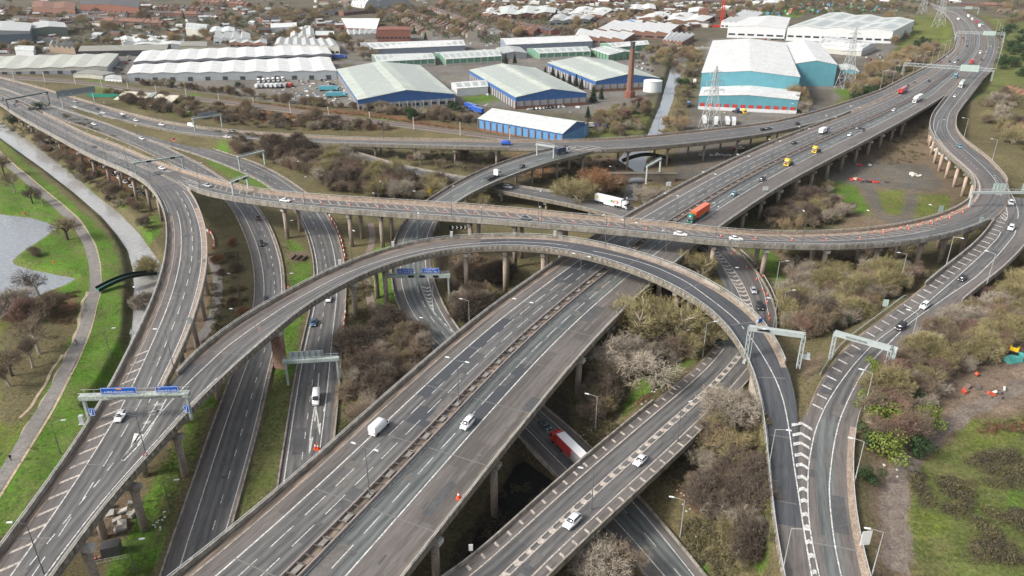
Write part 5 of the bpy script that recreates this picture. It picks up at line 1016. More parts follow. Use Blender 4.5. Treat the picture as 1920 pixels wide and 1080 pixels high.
for x, y, h, key, w, lb in [
 (1590,610,5,'ever',1.2,'dark holly tree at the edge of the grey wood beside the slip road'),(1545,625,4.5,'ever',1.0,'small dark evergreen in the grey wood near the gantry'),(770,225,9,'ever',1.0,'dark evergreen tree in front of the big blue fronted shed'),
 (1500,395,4,'ever',1.2,'green bush in the thicket behind the crossing viaduct'),(750,690,4,'ever',1.3,'dark holly bush inside the round thicket left of the motorway'),(740,770,3.5,'ever',1.3,'dark ivy bush low in the thicket by the motorway parapet'),
 (845,205,6,'ever',1.3,'evergreen bush at the right corner of the big blue fronted shed'),(860,210,5,'ever',1.2,'evergreen bush between the big shed and the parked trailers'),(450,165,5,'ever',1.2,'dark bush by the lorry park of the striped sheds'),
 (1410,870,4,'bright',1.0,'bright green ivy growing up the retaining wall'),(1380,900,3,'ever',1.0,'small green bush below the retaining wall'),(1640,700,4.2,'bright',1.2,'bright green bush beside the right gantry leg'),
 (1650,790,5.5,'bright',1.3,'large bright green bush beside the slip road'),(1660,850,5.5,'bright',1.3,'bright green bush above the dirt track'),(1690,820,5,'ever',1.3,'dark green bush between bright bush and dirt yard'),(1625,900,3.5,'ever',1.2,'low dark evergreen at the foot of the slip road wall'),
 (1715,850,5,'ever',1.3,'green bush where the dirt track narrows'),(1850,650,4.5,'ever',1.1,'ivy covered bush beside the dirt yard'),(1842,600,4,'bright',.9,'bright ivy clad stump in the reddish thicket'),(1700,750,4.5,'ever',1.2,'mixed green bush in the middle of the right bank'),
 (1340,640,3,'ever',1.3,'dark low bush beside the hatched inside edge of the low road'),(1180,560,5,'ever',1.1,'dark green tree inside the loop near the motorway'),
 (1632,765,4,'bright',1.2,'bright green bush touching the slip road edge'),(1672,735,4.5,'bright',1.1,'bright green bush among brown trees right of the gantry'),(1735,800,5,'bright',1.1,'bright green bush beside the start of the dirt track'),(1795,690,4.5,'bright',1.0,'bright green shrub near the scrap heap'),(1770,640,5,'ever',1.2,'dark ivy bush in the middle of the right bank thicket'),(1630,830,4,'ever',1.3,'dark green bush between the wall and bright bush'),(1820,560,4.5,'ever',1.2,'ivy clad tree stump by the right verge'),
 (1475,410,3.5,'ever',1.1,'dark bush left of the tarmac turning area'),(1235,160,7,'ever',1,'dark evergreen on the canal bank'),(1280,165,8,'ever',1.1,'tall evergreen beside the canal'),
 (75,205,5,'ever',1.4,'dark bush under the left end of the west ramp'),(20,228,5,'ever',1.4,'dark bush beneath the first columns at the left edge'),(180,330,3,'ever',1.4,'low evergreen beside the river columns')]:
    p = U(x, y, gz(*U(x, y, 0)[:2])); leafy_tree(p[0], p[1], h, key, lb, None, 'evergreen_tree' if h > 4.9 else 'bush', 'tree' if h > 4.9 else 'bush', w)
for i, (x, y, h) in enumerate([(1022,146,9),(1036,150,11),(1046,154,9),(1056,158,8),(1068,160,9),(1080,163,10),(1090,168,9),(1112,192,13),(1127,186,9),(1102,222,8),(1196,214,9),(748,50,12),(777,64,10),(798,76,10),(285,26,12),(300,28,10),(345,36,10),(380,33,10),(423,35,9),(865,22,9),(888,20,9),(940,85,9),(948,122,10),(965,120,9),(1000,78,7)]):
    p = U(x, y, 0); leafy_tree(p[0], p[1], h, 'conifer', 'dark conifer in the row beside the blue fronted sheds' if i < 9 else 'dark conifer standing among distant sheds and houses', 'conifers by the blue sheds' if i < 9 else 'distant dark conifers', 'conifer', wide=1.0)
# undergrowth: brambles, bracken and dead stems, far too many to count (geometry nodes on one object)
tmpl = bpy.data.collections.new('undergrowth_templates')
def tmpl_obj(me): o = bpy.data.objects.new('clump', me); tmpl.objects.link(o); return o
def scrub_mesh(seed, mats, n, size, w, h):
    r = random.Random(seed); V = []; F = []; M_ = []
    for _ in range(n):
        a = r.uniform(0,6.283); q = w * .5 * math.sqrt(r.random()); hz = h * (1 - (q / (w * .55)) ** 2) * r.uniform(.1,1); p = Vector((math.cos(a) * q, math.sin(a) * q, max(.05, hz)))
        t = Vector((r.gauss(0,1), r.gauss(0,1), r.gauss(.5,.8))).normalized(); u = t.orthogonal().normalized(); v = t.cross(u); s = size * r.uniform(.5,1.4); k = len(V)
        if r.random() < .5: V += [p - u * s, p - u * s + v * .05, p + u * s + v * .03, p + u * s]
        else: V += [p - u * s * .5, p + v * s * .35, p + u * s * .5, p - v * s * .35]
        F.append((k, k + 1, k + 2, k + 3)); M_.append(r.randrange(2))
    return np_mesh('clump', [tuple(v) for v in V], F, mats, M_)
def undergrowth(name, zones, mats_keys, size=1.0, tcount=3, n=110, leaf=.22, w=1.6, h=1.0):
    pts = []
    for P, cnt in zones:
        Q = Uv(np.array([(x, y, 0) for x, y in P], float)); lo = Q[:, :2].min(0); hi = Q[:, :2].max(0); got = 0; it = 0
        while got < cnt and it < 12:
            it += 1; X = nrg.uniform(lo[0], hi[0], cnt * 3); Y = nrg.uniform(lo[1], hi[1], cnt * 3); m = in_poly(X, Y, Q[:, :2]); X = X[m]; Y = Y[m]
            cl = np.sin(X * .21 + 3 * np.sin(Y * .13)) + np.sin(Y * .27 + 2 * np.sin(X * .19)) + nrg.uniform(-1.3,1.3, len(X)) > -.2; X = X[cl]; Y = Y[cl]
            ok = np.ones(len(X), bool)
            for rd in (RF, RG, RI, RJ, RC, RD, RR, RH, RE, RB):
                i, s, lat, hw, rz = road_lat(rd, X, Y, 4)
                if len(i):
                    g = base_z(X[i], Y[i]); b = (np.abs(lat) < hw + .7) & (rz - g < 3.5); ok[i[b]] = False
            X = X[ok][:cnt - got]; Y = Y[ok][:cnt - got]; got += len(X)
            if len(X): pts.append(np.stack([X, Y, ground(X, Y) - .05], 1))
    P = np.concatenate(pts); me = bpy.data.meshes.new(name); me.vertices.add(len(P)); me.vertices.foreach_set('co', P.astype(np.float32).ravel())
    sc = (nrg.uniform(.5,1.5, len(P)) * size).astype(np.float32); a = me.attributes.new('sz', 'FLOAT', 'POINT'); a.data.foreach_set('value', sc)
    col_ = bpy.data.collections.new(name + '_kinds')
    for k in range(tcount): o = bpy.data.objects.new('clump', scrub_mesh(len(name) * 7 + k, LF[mats_keys[k % len(mats_keys)]], n, leaf, w, h)); col_.objects.link(o)
    ob = link(name, me); tag(ob, kind='stuff')
    ng = bpy.data.node_groups.new(name, 'GeometryNodeTree'); ng.interface.new_socket('Geometry', in_out='INPUT', socket_type='NodeSocketGeometry'); ng.interface.new_socket('Geometry', in_out='OUTPUT', socket_type='NodeSocketGeometry')
    N = ng.nodes; L = ng.links; gi = N.new('NodeGroupInput'); go_ = N.new('NodeGroupOutput'); ip = N.new('GeometryNodeInstanceOnPoints'); ci = N.new('GeometryNodeCollectionInfo'); ci.inputs['Collection'].default_value = col_; ci.inputs['Separate Children'].default_value = True; ci.inputs['Reset Children'].default_value = True
    na = N.new('GeometryNodeInputNamedAttribute'); na.data_type = 'FLOAT'; na.inputs['Name'].default_value = 'sz'; rv = N.new('FunctionNodeRandomValue'); rv.data_type = 'FLOAT'; rv.inputs[3].default_value = 6.283; cx = N.new('ShaderNodeCombineXYZ'); L.new(rv.outputs[1], cx.inputs[2])
    mp = N.new('GeometryNodeMeshToPoints'); L.new(gi.outputs[0], mp.inputs[0]); L.new(mp.outputs[0], ip.inputs['Points']); L.new(ci.outputs[0], ip.inputs['Instance']); ip.inputs['Pick Instance'].default_value = True
    L.new(cx.outputs[0], ip.inputs['Rotation']); L.new(na.outputs[0], ip.inputs['Scale']); L.new(ip.outputs[0], go_.inputs[0])
    md = ob.modifiers.new('scatter', 'NODES'); md.node_group = ng; return ob
undergrowth('undergrowth', [(P, int(n * 7)) for P, n, *_ in WOODS[:19]] + [([(1220,870),(1430,690),(1430,900),(1442,1090),(1340,1090),(1280,980)], 700),([(640,500),(690,480),(700,600),(640,840)], 300),([(1090,700),(1180,720),(1150,800),(1050,850),(1080,760)], 260),([(860,300),(1160,290),(1150,345),(1000,340)], 260),([(960,930),(1020,880),(880,1060),(840,1090),(900,1000)], 120),([(1590,320),(1740,230),(1750,300),(1700,310),(1600,310)], 120),([(-10,1060),(200,720),(235,700),(60,960)], 0)],
            ('bramble', 'bramble', 'dk'),1.1,4,120,.26,2.0,1.1)
undergrowth('bracken', [([(400,192),(700,222),(930,256),(700,252),(430,238)], 500),([(100,245),(180,265),(300,345),(280,370),(180,320)], 160),([(1240,880),(1330,860),(1370,930),(1300,960)], 90),([(95,560),(150,545),(140,610),(90,650)], 90),([(1770,840),(1960,820),(1960,850),(1850,850)], 90),([(1170,775),(1230,750),(1200,800)], 30),([(400,560),(460,560),(440,660),(400,660)], 60),([(960,290),(1040,300),(1030,330),(960,325)], 80),([(1700,60),(1790,90),(1690,150),(1650,150)], 120)], ('rust', 'bramble'),1.0,2,110,.24,1.8,.8)
undergrowth('grass_tussocks', [([(-100,262),(5,262),(125,370),(205,445),(248,520),(248,600),(215,700),(110,880),(0,1015),(-100,1000)], 2600),([(530,440),(590,500),(575,600),(530,790),(440,985),(500,700)], 800),([(375,735),(420,700),(360,870),(280,1100),(190,1100),(300,870)], 800),([(1165,760),(1270,695),(1305,690),(1170,800)], 240),([(1385,468),(1450,480),(1500,545),(1462,590)], 300),([(1700,900),(1960,815),(1960,1100),(1700,1100)], 1500),([(690,470),(740,470),(760,600),(700,590)], 220),([(360,283),(500,340),(520,358)], 250),([(1545,350),(1780,350),(1780,420),(1600,420)], 300),([(1390,900),(1440,900),(1440,1090),(1380,1080)], 250)], ('bright', 'bright'),.55,2,50,.16,1.2,.4)
undergrowth('dark_brambles', [([(1780,900),(1960,850),(1960,950),(1850,960)], 80),([(1820,1000),(1960,1000),(1960,1100),(1800,1100)], 130),([(1700,930),(1830,930),(1790,1010),(1720,1000)], 60),([(60,200),(0,215),(-40,190),(-40,240),(110,262),(90,240)], 300),([(930,880),(1000,860),(900,1010),(860,1070)], 100)], ('dk', 'bramble', 'dk'),1.15,3,150,.2,2.4,1.1)
undergrowth('far_hedges', [([(-200,30),(300,20),(480,30),(640,62),(300,90),(-200,95)], 900),([(700,12),(1000,20),(1300,60),(1000,90),(720,60)], 700),([(1300,0),(1760,0),(1740,25),(1500,30),(1320,35)], 900),([(500,30),(640,10),(560,60)], 200),([(1850,0),(2100,0),(2100,60),(1900,50)], 500)], ('bramble', 'ever', 'dk'),3.0,3,60,.45,2.4,1.6)

def woodland(name, zones, tones, s0=.6, s1=1.1):
    pts = []
    for P, cnt in zones:
        for X, Y in scatter(P, cnt, 1.5,1.8,12): pts.append((X, Y, gz(X, Y) - .1))
    me = bpy.data.meshes.new(name); me.from_pydata(pts, [], []); a = me.attributes.new('sz', 'FLOAT', 'POINT'); a.data.foreach_set('value', nrg.uniform(s0, s1, len(pts)).astype(np.float32))
    col_ = bpy.data.collections.new(name + '_kinds')
    for k, tn in enumerate(tones):
        t, c, n = (BUSHY + BARE[3:4])[k % 4]; q = crown_in(c, TW[tn]).copy(); bm = MB(); V = [tuple(v.co) for v in t.vertices]; F = [tuple(p.vertices) for p in t.polygons]; bm.add(V, F, 0)
        bm.add([tuple(v.co) for v in q.vertices], [tuple(p.vertices) for p in q.polygons], 1); col_.objects.link(bpy.data.objects.new('tree', bm.mesh('tree', [BARK_P, TW[tn]])))
    ob = link(name, me); tag(ob, kind='stuff'); base = bpy.data.objects['undergrowth'].modifiers[0].node_group.copy(); base.name = name
    for n in base.nodes:
        if n.bl_idname == 'GeometryNodeCollectionInfo': n.inputs['Collection'].default_value = col_
    md = ob.modifiers.new('scatter', 'NODES'); md.node_group = base; return ob
woodland('wood_right', [([(1466,470),(1480,520),(1476,640),(1492,668),(1560,655),(1650,590),(1728,535),(1728,470),(1560,472)], 150),([(1960,500),(1850,566),(1700,660),(1640,735),(1615,830),(1620,900),(1690,890),(1750,790),(1800,735),(1900,680),(1960,620)], 150)], ('grey', 'brown', 'grey', 'olive', 'brown', 'red'))
woodland('wood_middle', [(WOODS[2][0], 80),(WOODS[9][0], 50),(WOODS[7][0], 50),(WOODS[14][0], 50),(WOODS[3][0], 50),(WOODS[13][0], 30),(WOODS[12][0], 36),(WOODS[0][0], 24),([(470,275),(640,278),(640,300),(560,330)], 40),([(860,485),(956,482),(955,530),(862,610)], 24),([(1090,700),(1160,690),(1150,760),(1080,790)], 16),([(640,640),(690,640),(660,760),(640,760)], 12),([(1060,350),(1160,345),(1150,362),(1080,372)], 14)], ('olive', 'brown', 'grey', 'dark', 'brown'))
woodland('wood_railway', [(WOODS[5][0], 130),(WOODS[6][0], 150),(WOODS[1][0], 50),(WOODS[8][0], 30),(WOODS[15][0], 40),(WOODS[16][0], 30),(WOODS[17][0], 26)], ('brown', 'dark', 'olive', 'brown', 'grey'),.5,.95)
woodland('far_trees', [([(-300,20),(640,10),(640,45),(340,60),(-60,70),(-300,90)], 150),([(700,10),(1000,14),(1300,45),(1260,60),(1000,70),(900,76),(730,60)], 110),([(1250,0),(1760,-4),(1740,20),(1400,30),(1300,20)], 110),([(500,25),(640,15),(600,40),(500,44)], 50),([(640,75),(700,90),(700,118),(650,115)], 16),([(1230,85),(1300,95),(1280,140),(1240,135)], 20),([(1440,150),(1510,215),(1500,225)], 4),([(1560,190),(1640,150),(1700,110),(1780,95),(1750,120),(1690,160),(1600,200)], 50),([(1660,30),(1730,40),(1700,100),(1670,90)], 10),([(1820,15),(2000,10),(2000,60),(1920,50)], 40),([(-300,-30),(2200,-40),(2200,-12),(1200,-4),(-300,10)], 420),([(-100,95),(640,60),(700,70),(640,80),(250,95),(0,105)], 60),([(960,20),(1420,8),(1430,30),(1250,60),(960,40)], 90),([(650,20),(960,24),(960,64),(880,72),(700,40)], 60)], ('brown', 'grey', 'olive', 'tan', 'brown'),1.0,1.7)
print('twigs', [b[2] for b in BARE + BUSHY])
# ------------------------------------------------------------------ industrial sheds, factories, houses
def roofm(n, c, var=.12): return mat(n, c, .55, var, .12, coords='pos', scale2=.9, stretch=(1,1,1))
RW = roofm('roof_white', (0.57,0.575,0.56),.13); RG_ = roofm('roof_green_white', (0.42,0.455,0.40)); RP = roofm('roof_pale', (0.50,0.525,0.50)); RGRN = roofm('roof_grey_green', (0.40,0.41,0.36)); RO = roofm('roof_olive_grey', (0.24,0.235,0.20)); RGR = roofm('roof_grey', (0.40,0.41,0.40))
WBL = mat('cladding_blue', (0.045,0.12,0.30),.5,.1,.3, coords='pos'); WBL2 = mat('cladding_light_blue', (0.10,0.25,0.46),.5,.1,.3, coords='pos'); WTE = mat('cladding_teal', (0.105,0.29,0.345),.5,.1,.15, coords='pos'); WGR = mat('cladding_grey', (0.30,0.32,0.34),.6,.12,.3, coords='pos')
WGN = mat('cladding_green', (0.12,0.27,0.19),.6,.12,.3, coords='pos'); WWH = mat('cladding_white', (0.62,0.63,0.63),.6,.06,.3, coords='pos'); WCR = mat('cladding_cream', (0.45,0.44,0.39),.7,.1,.3, coords='pos'); WDK = mat('cladding_dark', (0.06,0.06,0.062),.6,.2,.3, coords='pos')
BRK = mat('brick_red', (0.195,0.105,0.075),.85,.2,1.5, coords='pos'); BRKD = mat('brick_brown', (0.20,0.085,0.06),.85,.2,1.5, coords='pos'); GLS = mat('window_dark', (0.03,0.04,0.05),.15,.0); SKY_L = mat('rooflight_grey', (0.33,0.36,0.34),.3,.1,.5, coords='pos'); TILE = mat('roof_tiles_brown', (0.13,0.085,0.065),.8,.25,1.0, coords='pos', scale2=.05); TILE2 = mat('roof_tiles_red', (0.19,0.10,0.07),.8,.25,1.0, coords='pos'); SLATE = mat('roof_slate', (0.085,0.08,0.08),.7,.2,1.0, coords='pos')
def shed(label, eave, he, rise, nb=1, ridge='depth', wall=WGR, band=None, band_h=2.5, roof=RP, lights=0, pil=0, pilm=None, base=None, doors=0, doorm=None, name='warehouse', cat='warehouse', group=None, saw=False, winrow=0, plain=False):
    """eave = A,B,C,D corners as seen (front left, front right, back right, back left)"""
    A, B, C, D = [Vector(U(x, y, he)) for x, y in eave]; g = [gz(p.x, p.y) for p in (A, B, C, D)]; z0 = min(g) - .3
    o = empty(name, (A.x, A.y, z0),0, label, cat, group); off = Vector((A.x, A.y, z0)); A, B, C, D = [p - off for p in (A, B, C, D)]; H = he - z0
    lo = lambda p, z: Vector((p.x, p.y, z))
    m = MB(); bh = band_h if band else 0
    for p, q in ((A, B),(B, C),(C, D),(D, A)): m.add([lo(p, 0), lo(q, 0), lo(q, H - bh), lo(p, H - bh)], [(0,1,2,3)])
    m.build('wall', wall, o)
    if band:
        m = MB()
        for p, q in ((A, B),(B, C),(C, D),(D, A)): m.add([lo(p, H - bh), lo(q, H - bh), lo(q, H), lo(p, H)], [(0,1,2,3)])
        m.build('wall_band', band, o)
    rf = MB(); gb = MB(); g2_ = MB(); ov = .35; sk = []
    for b in range(nb):
        t0, t1 = b / nb, (b + 1) / nb
        if ridge == 'depth': a0, a1, d0, d1 = A.lerp(B, t0), A.lerp(B, t1), D.lerp(C, t0), D.lerp(C, t1)
        else: a0, a1, d0, d1 = A.lerp(D, t0), A.lerp(D, t1), B.lerp(C, t0), B.lerp(C, t1)
        peak = .5 if not saw else .12
        rz = Vector((0,0, rise)); e1 = (d0 - a0).normalized() * ov; r0 = a0.lerp(a1, peak) + rz; r1 = d0.lerp(d1, peak) + rz; up = Vector((0,0,.05)); s1 = (a0 - a1).normalized() * (ov if b == 0 else 0); s2 = (a1 - a0).normalized() * (ov if b == nb - 1 else 0)
        for P0, P1, Q0, Q1 in ((a0 + s1, r0, d0 + s1, r1),(r0, a1 + s2, r1, d1 + s2)):
            P = [P0 - e1 + up, P1 - e1 + up, Q1 + e1 + up, Q0 + e1 + up]; n = (P[1] - P[0]).cross(P[3] - P[0]); n = n if n.z > 0 else -n; th = Vector((0,0,-.3)); vs = P + [p + th for p in P]
            rf.add(vs, [(0,1,2,3),(7,6,5,4),(0,4,5,1),(1,5,6,2),(2,6,7,3),(3,7,4,0)])
            for k in range(lights):
                w = .32 / max(lights, 1); c = (k + .5) / lights
                L0, L1 = (P[0].lerp(P[3], c - w), P[0].lerp(P[3], c + w)); R0, R1 = (P[1].lerp(P[2], c - w), P[1].lerp(P[2], c + w)); sk.append([L0.lerp(R0,.22), L0.lerp(R0,.82), L1.lerp(R1,.82), L1.lerp(R1,.22)])
        gb.add([a0, a1, r0], [(0,1,2)]); g2_.add([d0, r1, d1], [(0,1,2)])
    rfo = rf.build('roof', roof, o); [tag(x_, kind='stuff' if nb > 1 else None) for x_ in (gb.build('gable', band or wall, o), g2_.build('gable', band or wall, o))]
    if sk:
        m = MB()
        for q in sk: m.add([p + Vector((0,0,.06)) for p in q], [(0,1,2,3)])
        x = m.build('rooflight', SKY_L, rfo);
        if len(sk) > 1: tag(x, kind='stuff')
    fr = (B - A); ln = fr.length; u = fr.normalized(); nrm = Vector((u.y, -u.x, 0)); ang = math.atan2(u.y, u.x)
    if pil:
        for side, (P, Q, cnt) in enumerate(((A, B, pil),(D, A, max(2, int(pil * (A - D).length / ln))))):
            uu = (Q - P).normalized(); nn = Vector((uu.y, -uu.x, 0)); aa = math.atan2(uu.y, uu.x)
            for k in range(cnt + 1):
                p = P.lerp(Q, k / cnt) + nn * .25; mm = MB(); mm.box((0,0,0),(.8,.5, H - bh)); x = link('pilaster', CM.setdefault(('pil', label), mm.mesh('pilaster', pilm or CONC_L)), o, (p.x, p.y, (H - bh) / 2), aa)
    if base:
        m = MB(); m.box((A.x + fr.x / 2 + nrm.x * .1, A.y + fr.y / 2 + nrm.y * .1,1.2),(ln, .3,2.4), ang); m.build('plinth', base, o)
    if winrow:
        for k in range(winrow):
            p = A.lerp(B, (k + .5) / winrow) + nrm * .06; mm = MB(); mm.box((0,0,0),(ln / winrow * .7,.14,2.0)); link('window', CM.setdefault(('win', label), mm.mesh('window', GLS)), o, (p.x, p.y, H * .36), ang)
    if doors:
        for k in range(doors):
            p = A.lerp(B, (k + .5) / doors) + nrm * .08; mm = MB(); mm.box((0,0,0),(min(4.2, ln / doors * .6),.16,4.4)); link('loading_door', CM.setdefault(('dr', label), mm.mesh('loading_door', doorm or WDK)), o, (p.x, p.y, 2.6), ang)
    return o
shed('biggest blue fronted shed, with greenish white roof, behind the railway', [(671,187),(852,176),(787,122),(632,130)], 9,5,1, 'depth', WGR, WBL, 3, RG_, 14,12, None, None, 0, winrow=11)
shed('blue banded shed with red brick columns left of the tall brick chimney', [(967,182),(1100,174),(1003,127),(880,131)], 9,4.5,1, 'depth', WGR, WBL, 3.2, RG_, 14,9, BRK, BRK)
shed('blue banded shed directly behind the tall brick chimney', [(1117,152),(1237,146),(1147,113),(1027,117)], 9,4.5,1, 'depth', WGR, WBL, 3.0, RG_, 13,9, BRK, BRK)
shed('bright blue shed with white roof just above the north viaduct', [(897,222),(1055,250),(1104,230),(950,207)], 8,4,1, 'across', WBL2, WBL, 1.2, RP, 0,13, BRK, BRK)
shed('small plain white tent like warehouse on the green lawn', [(857,166),(915,162),(908,150),(846,155)], 6,2.5,1, 'across', WWH, None, 0, RW, 4)
shed('giant white roofed turquoise warehouse beside the canal', [(1316,136),(1500,144),(1472,80),(1337,76)], 20,3,1, 'depth', WTE, WTE, 4, RW, 0)
shed('low turquoise front block with red loading bays before the giant warehouse', [(1311,179),(1497,187),(1502,167),(1317,163)], 10,2.0,1, 'depth', WTE, None, 0, RW, 0,0, None, WWH, 12, mat('dock_red', (0.45,0.05,0.04),.5,.1,1))
shed('turquoise second block with white roof behind the pylon', [(1491,119),(1570,121),(1536,80),(1473,80)], 18,3,1, 'depth', WTE, None, 0, RW, 0)
shed('very large white distribution shed beside the motorway, far upper right', [(1477,51),(1675,58),(1715,38),(1555,24)], 18,2.5,3, 'depth', WWH, None, 0, RP, 2,0, winrow=12)
shed('white distribution shed left of the very large one', [(1365,50),(1473,54),(1482,33),(1405,32)], 14,2.5,1, 'depth', WWH, None, 0, RW, 0,0, winrow=6)
shed('cream shed with dark base in front of the very large white shed', [(1533,83),(1617,91),(1644,81),(1552,67)], 12,2,1, 'across', WCR, WWH, 3, RW, 8)
shed('small teal shed at the foot of the second pylon', [(1576,131),(1611,134),(1602,123),(1573,121)], 6,1.5,1, 'depth', WTE, None, 0, RP)
shed('long white roofed shed with grey walls above the green sheds', [(702,92),(872,85),(865,75),(675,80)], 8,3,1, 'across', mat('cladding_bluegrey', (0.22,0.25,0.30),.6,.1,.3, coords='pos'), None, 0, RW, 14)
shed('green walled shed with white roof, left of the pair', [(707,116),(815,110),(807,99),(697,102)], 7,2.5,1, 'across', WGN, None, 0, RP, 9,8, WCR, WCR)
shed('green walled shed with white roof, right of the pair', [(836,111),(940,105),(930,92),(815,98)], 7,2.5,1, 'across', WGN, None, 0, RP, 9,8, WCR, WCR)
shed('pale green shed with cream gable beyond the conifers', [(1012,100),(1107,96),(1095,87),(989,91)], 7,2.5,1, 'across', WGN, None, 0, RP, 7,7, WCR, WCR)
shed('green gabled shed behind the chimney shed', [(1142,103),(1199,99),(1158,89),(1108,92)], 7,2.5,1, 'depth', WGN, None, 0, RP, 4,5, BRK)
shed('narrow green shed nearest the canal bridge', [(1152,89),(1217,83),(1210,76),(1127,81)], 7,2.2,1, 'across', WGN, None, 0, RW, 7,5, WCR)
shed('long white shed with grey walls behind the green sheds', [(950,84),(1111,77),(1095,66),(938,72)], 8,2.5,1, 'across', mat('cladding_bluegrey', (0.22,0.25,0.30)), None, 0, RW, 0)
shed('grey small shed between the two green groups', [(940,101),(988,99),(975,88),(930,90)], 6,2,1, 'depth', WGR, None, 0, RGR, 3)
shed('long row of joined white roofed units, rear of the two rows', [(250,116),(622,101),(610,84),(268,96)], 8,1.0,10, 'depth', WDK, WGR, 1.5, RW, 0, doors=36, doorm=WWH)
shed('long row of joined white roofed units, front of the two rows', [(239,138),(631,133),(617,107),(250,122)], 8,1.0,9, 'depth', mat('cladding_bluewhite', (0.34,0.365,0.38),.6,.1,.3, coords='pos'), None, 0, RW, 0, doors=12)
shed('row of joined pale cream roofed units at the left edge', [(-60,131),(200,125),(222,101),(-30,107)], 8,1.0,6, 'depth', WGR, WCR, 2.5, RGRN, 0, doors=10, doorm=WDK)
shed('pale block beside the railway left of the white unit rows', [(138,138),(192,141),(215,136),(162,131)], 7,.8,1, 'depth', WCR, None, 0, RO)
shed('small grey office with dark windows by the railway', [(196,147),(228,149),(226,142),(200,141)], 6,.6,1, 'depth', WWH, None, 0, RGR, winrow=5, cat='office')
shed('long low olive roofed building behind the cream unit row', [(147,96),(312,93),(320,83),(158,86)], 7,2.5,1, 'across', WDK, None, 0, RO, 0)
shed('dark grey distribution shed at the far left edge', [(-60,62),(55,58),(60,43),(-40,42)], 14,2,1, 'depth', mat('cladding_slate', (0.10,0.13,0.16),.6,.1,.3, coords='pos'), WGR, 3, RGR, 0)
shed('green grey shed joined to the dark distribution shed', [(58,54),(125,51),(120,42),(62,42)], 10,2,1, 'depth', mat('cladding_greygreen', (0.16,0.20,0.17),.6,.1,.3, coords='pos'), None, 0, RGR)
shed('pale green workshop with ridge lights, upper left', [(348,54),(385,57),(392,46),(352,42)], 9,3,1, 'across', WCR, None, 0, RP, 5, cat='workshop')
shed('red brick four storey factory block among the saw tooth roofs', [(706,56),(769,56),(768,50),(712,50)], 14,.5,1, 'depth', BRKD, None, 0, BRKD, winrow=8, name='factory', cat='factory')
shed('saw tooth factory roof of many white ridges behind the brick block', [(650,52),(706,54),(712,36),(640,36)], 7,2.5,8, 'across', BRKD, None, 0, RW, 0, saw=True, name='factory', cat='factory')
shed('saw tooth grey factory left of the brick block', [(655,66),(704,64),(706,56),(650,57)], 6,2,5, 'depth', WCR, None, 0, RGR, 0, saw=True, name='factory', cat='factory')
shed('old factory with cream parapet and many small gables', [(515,84),(636,88),(625,74),(520,72)], 9,2,7, 'depth', WCR, None, 0, RGR, 0, winrow=14, name='factory', cat='factory')
shed('factory hall with ridged white and grey glazed roof', [(545,70),(590,71),(588,54),(546,54)], 7,3,3, 'depth', WCR, None, 0, RW, 4, name='factory', cat='factory')
shed('low white roofed unit beside the ridged hall', [(508,52),(556,50),(556,42),(508,44)], 6,1.5,1, 'across', WWH, None, 0, RW, 0)
shed('brown workshop row along the factory street', [(592,66),(627,66),(625,58),(592,58)], 6,1.5,1, 'across', BRK, None, 0, RP, 0, cat='workshop')
shed('white curved sheds beside the far workshops', [(230,80),(300,78),(290,68),(225,70)], 6,2,3, 'depth', WWH, None, 0, RP)
shed('pale flat roofed sheds right of the curved sheds', [(250,84),(345,84),(345,74),(262,75)], 5,1.5,2, 'depth', WGR, None, 0, RP)
shed('olive concrete office block behind the white unit rows', [(338,86),(388,87),(388,78),(340,78)], 10,.4,1, 'depth', mat('office_olive', (0.25,0.25,0.19),.8,.1,1, coords='pos'), None, 0, RO, winrow=7, cat='office')
shed('brown stone workshops with pointed gables, left', [(92,88),(140,92),(150,82),(95,78)], 6,3,5, 'depth', mat('stone_brown', (0.28,0.21,0.15),.8,.2,1, coords='pos'), None, 0, RO, cat='workshop')
shed('white lorry depot building at the left', [(28,94),(62,95),(66,86),(30,85)], 7,1.5,1, 'across', WWH, None, 0, RP)
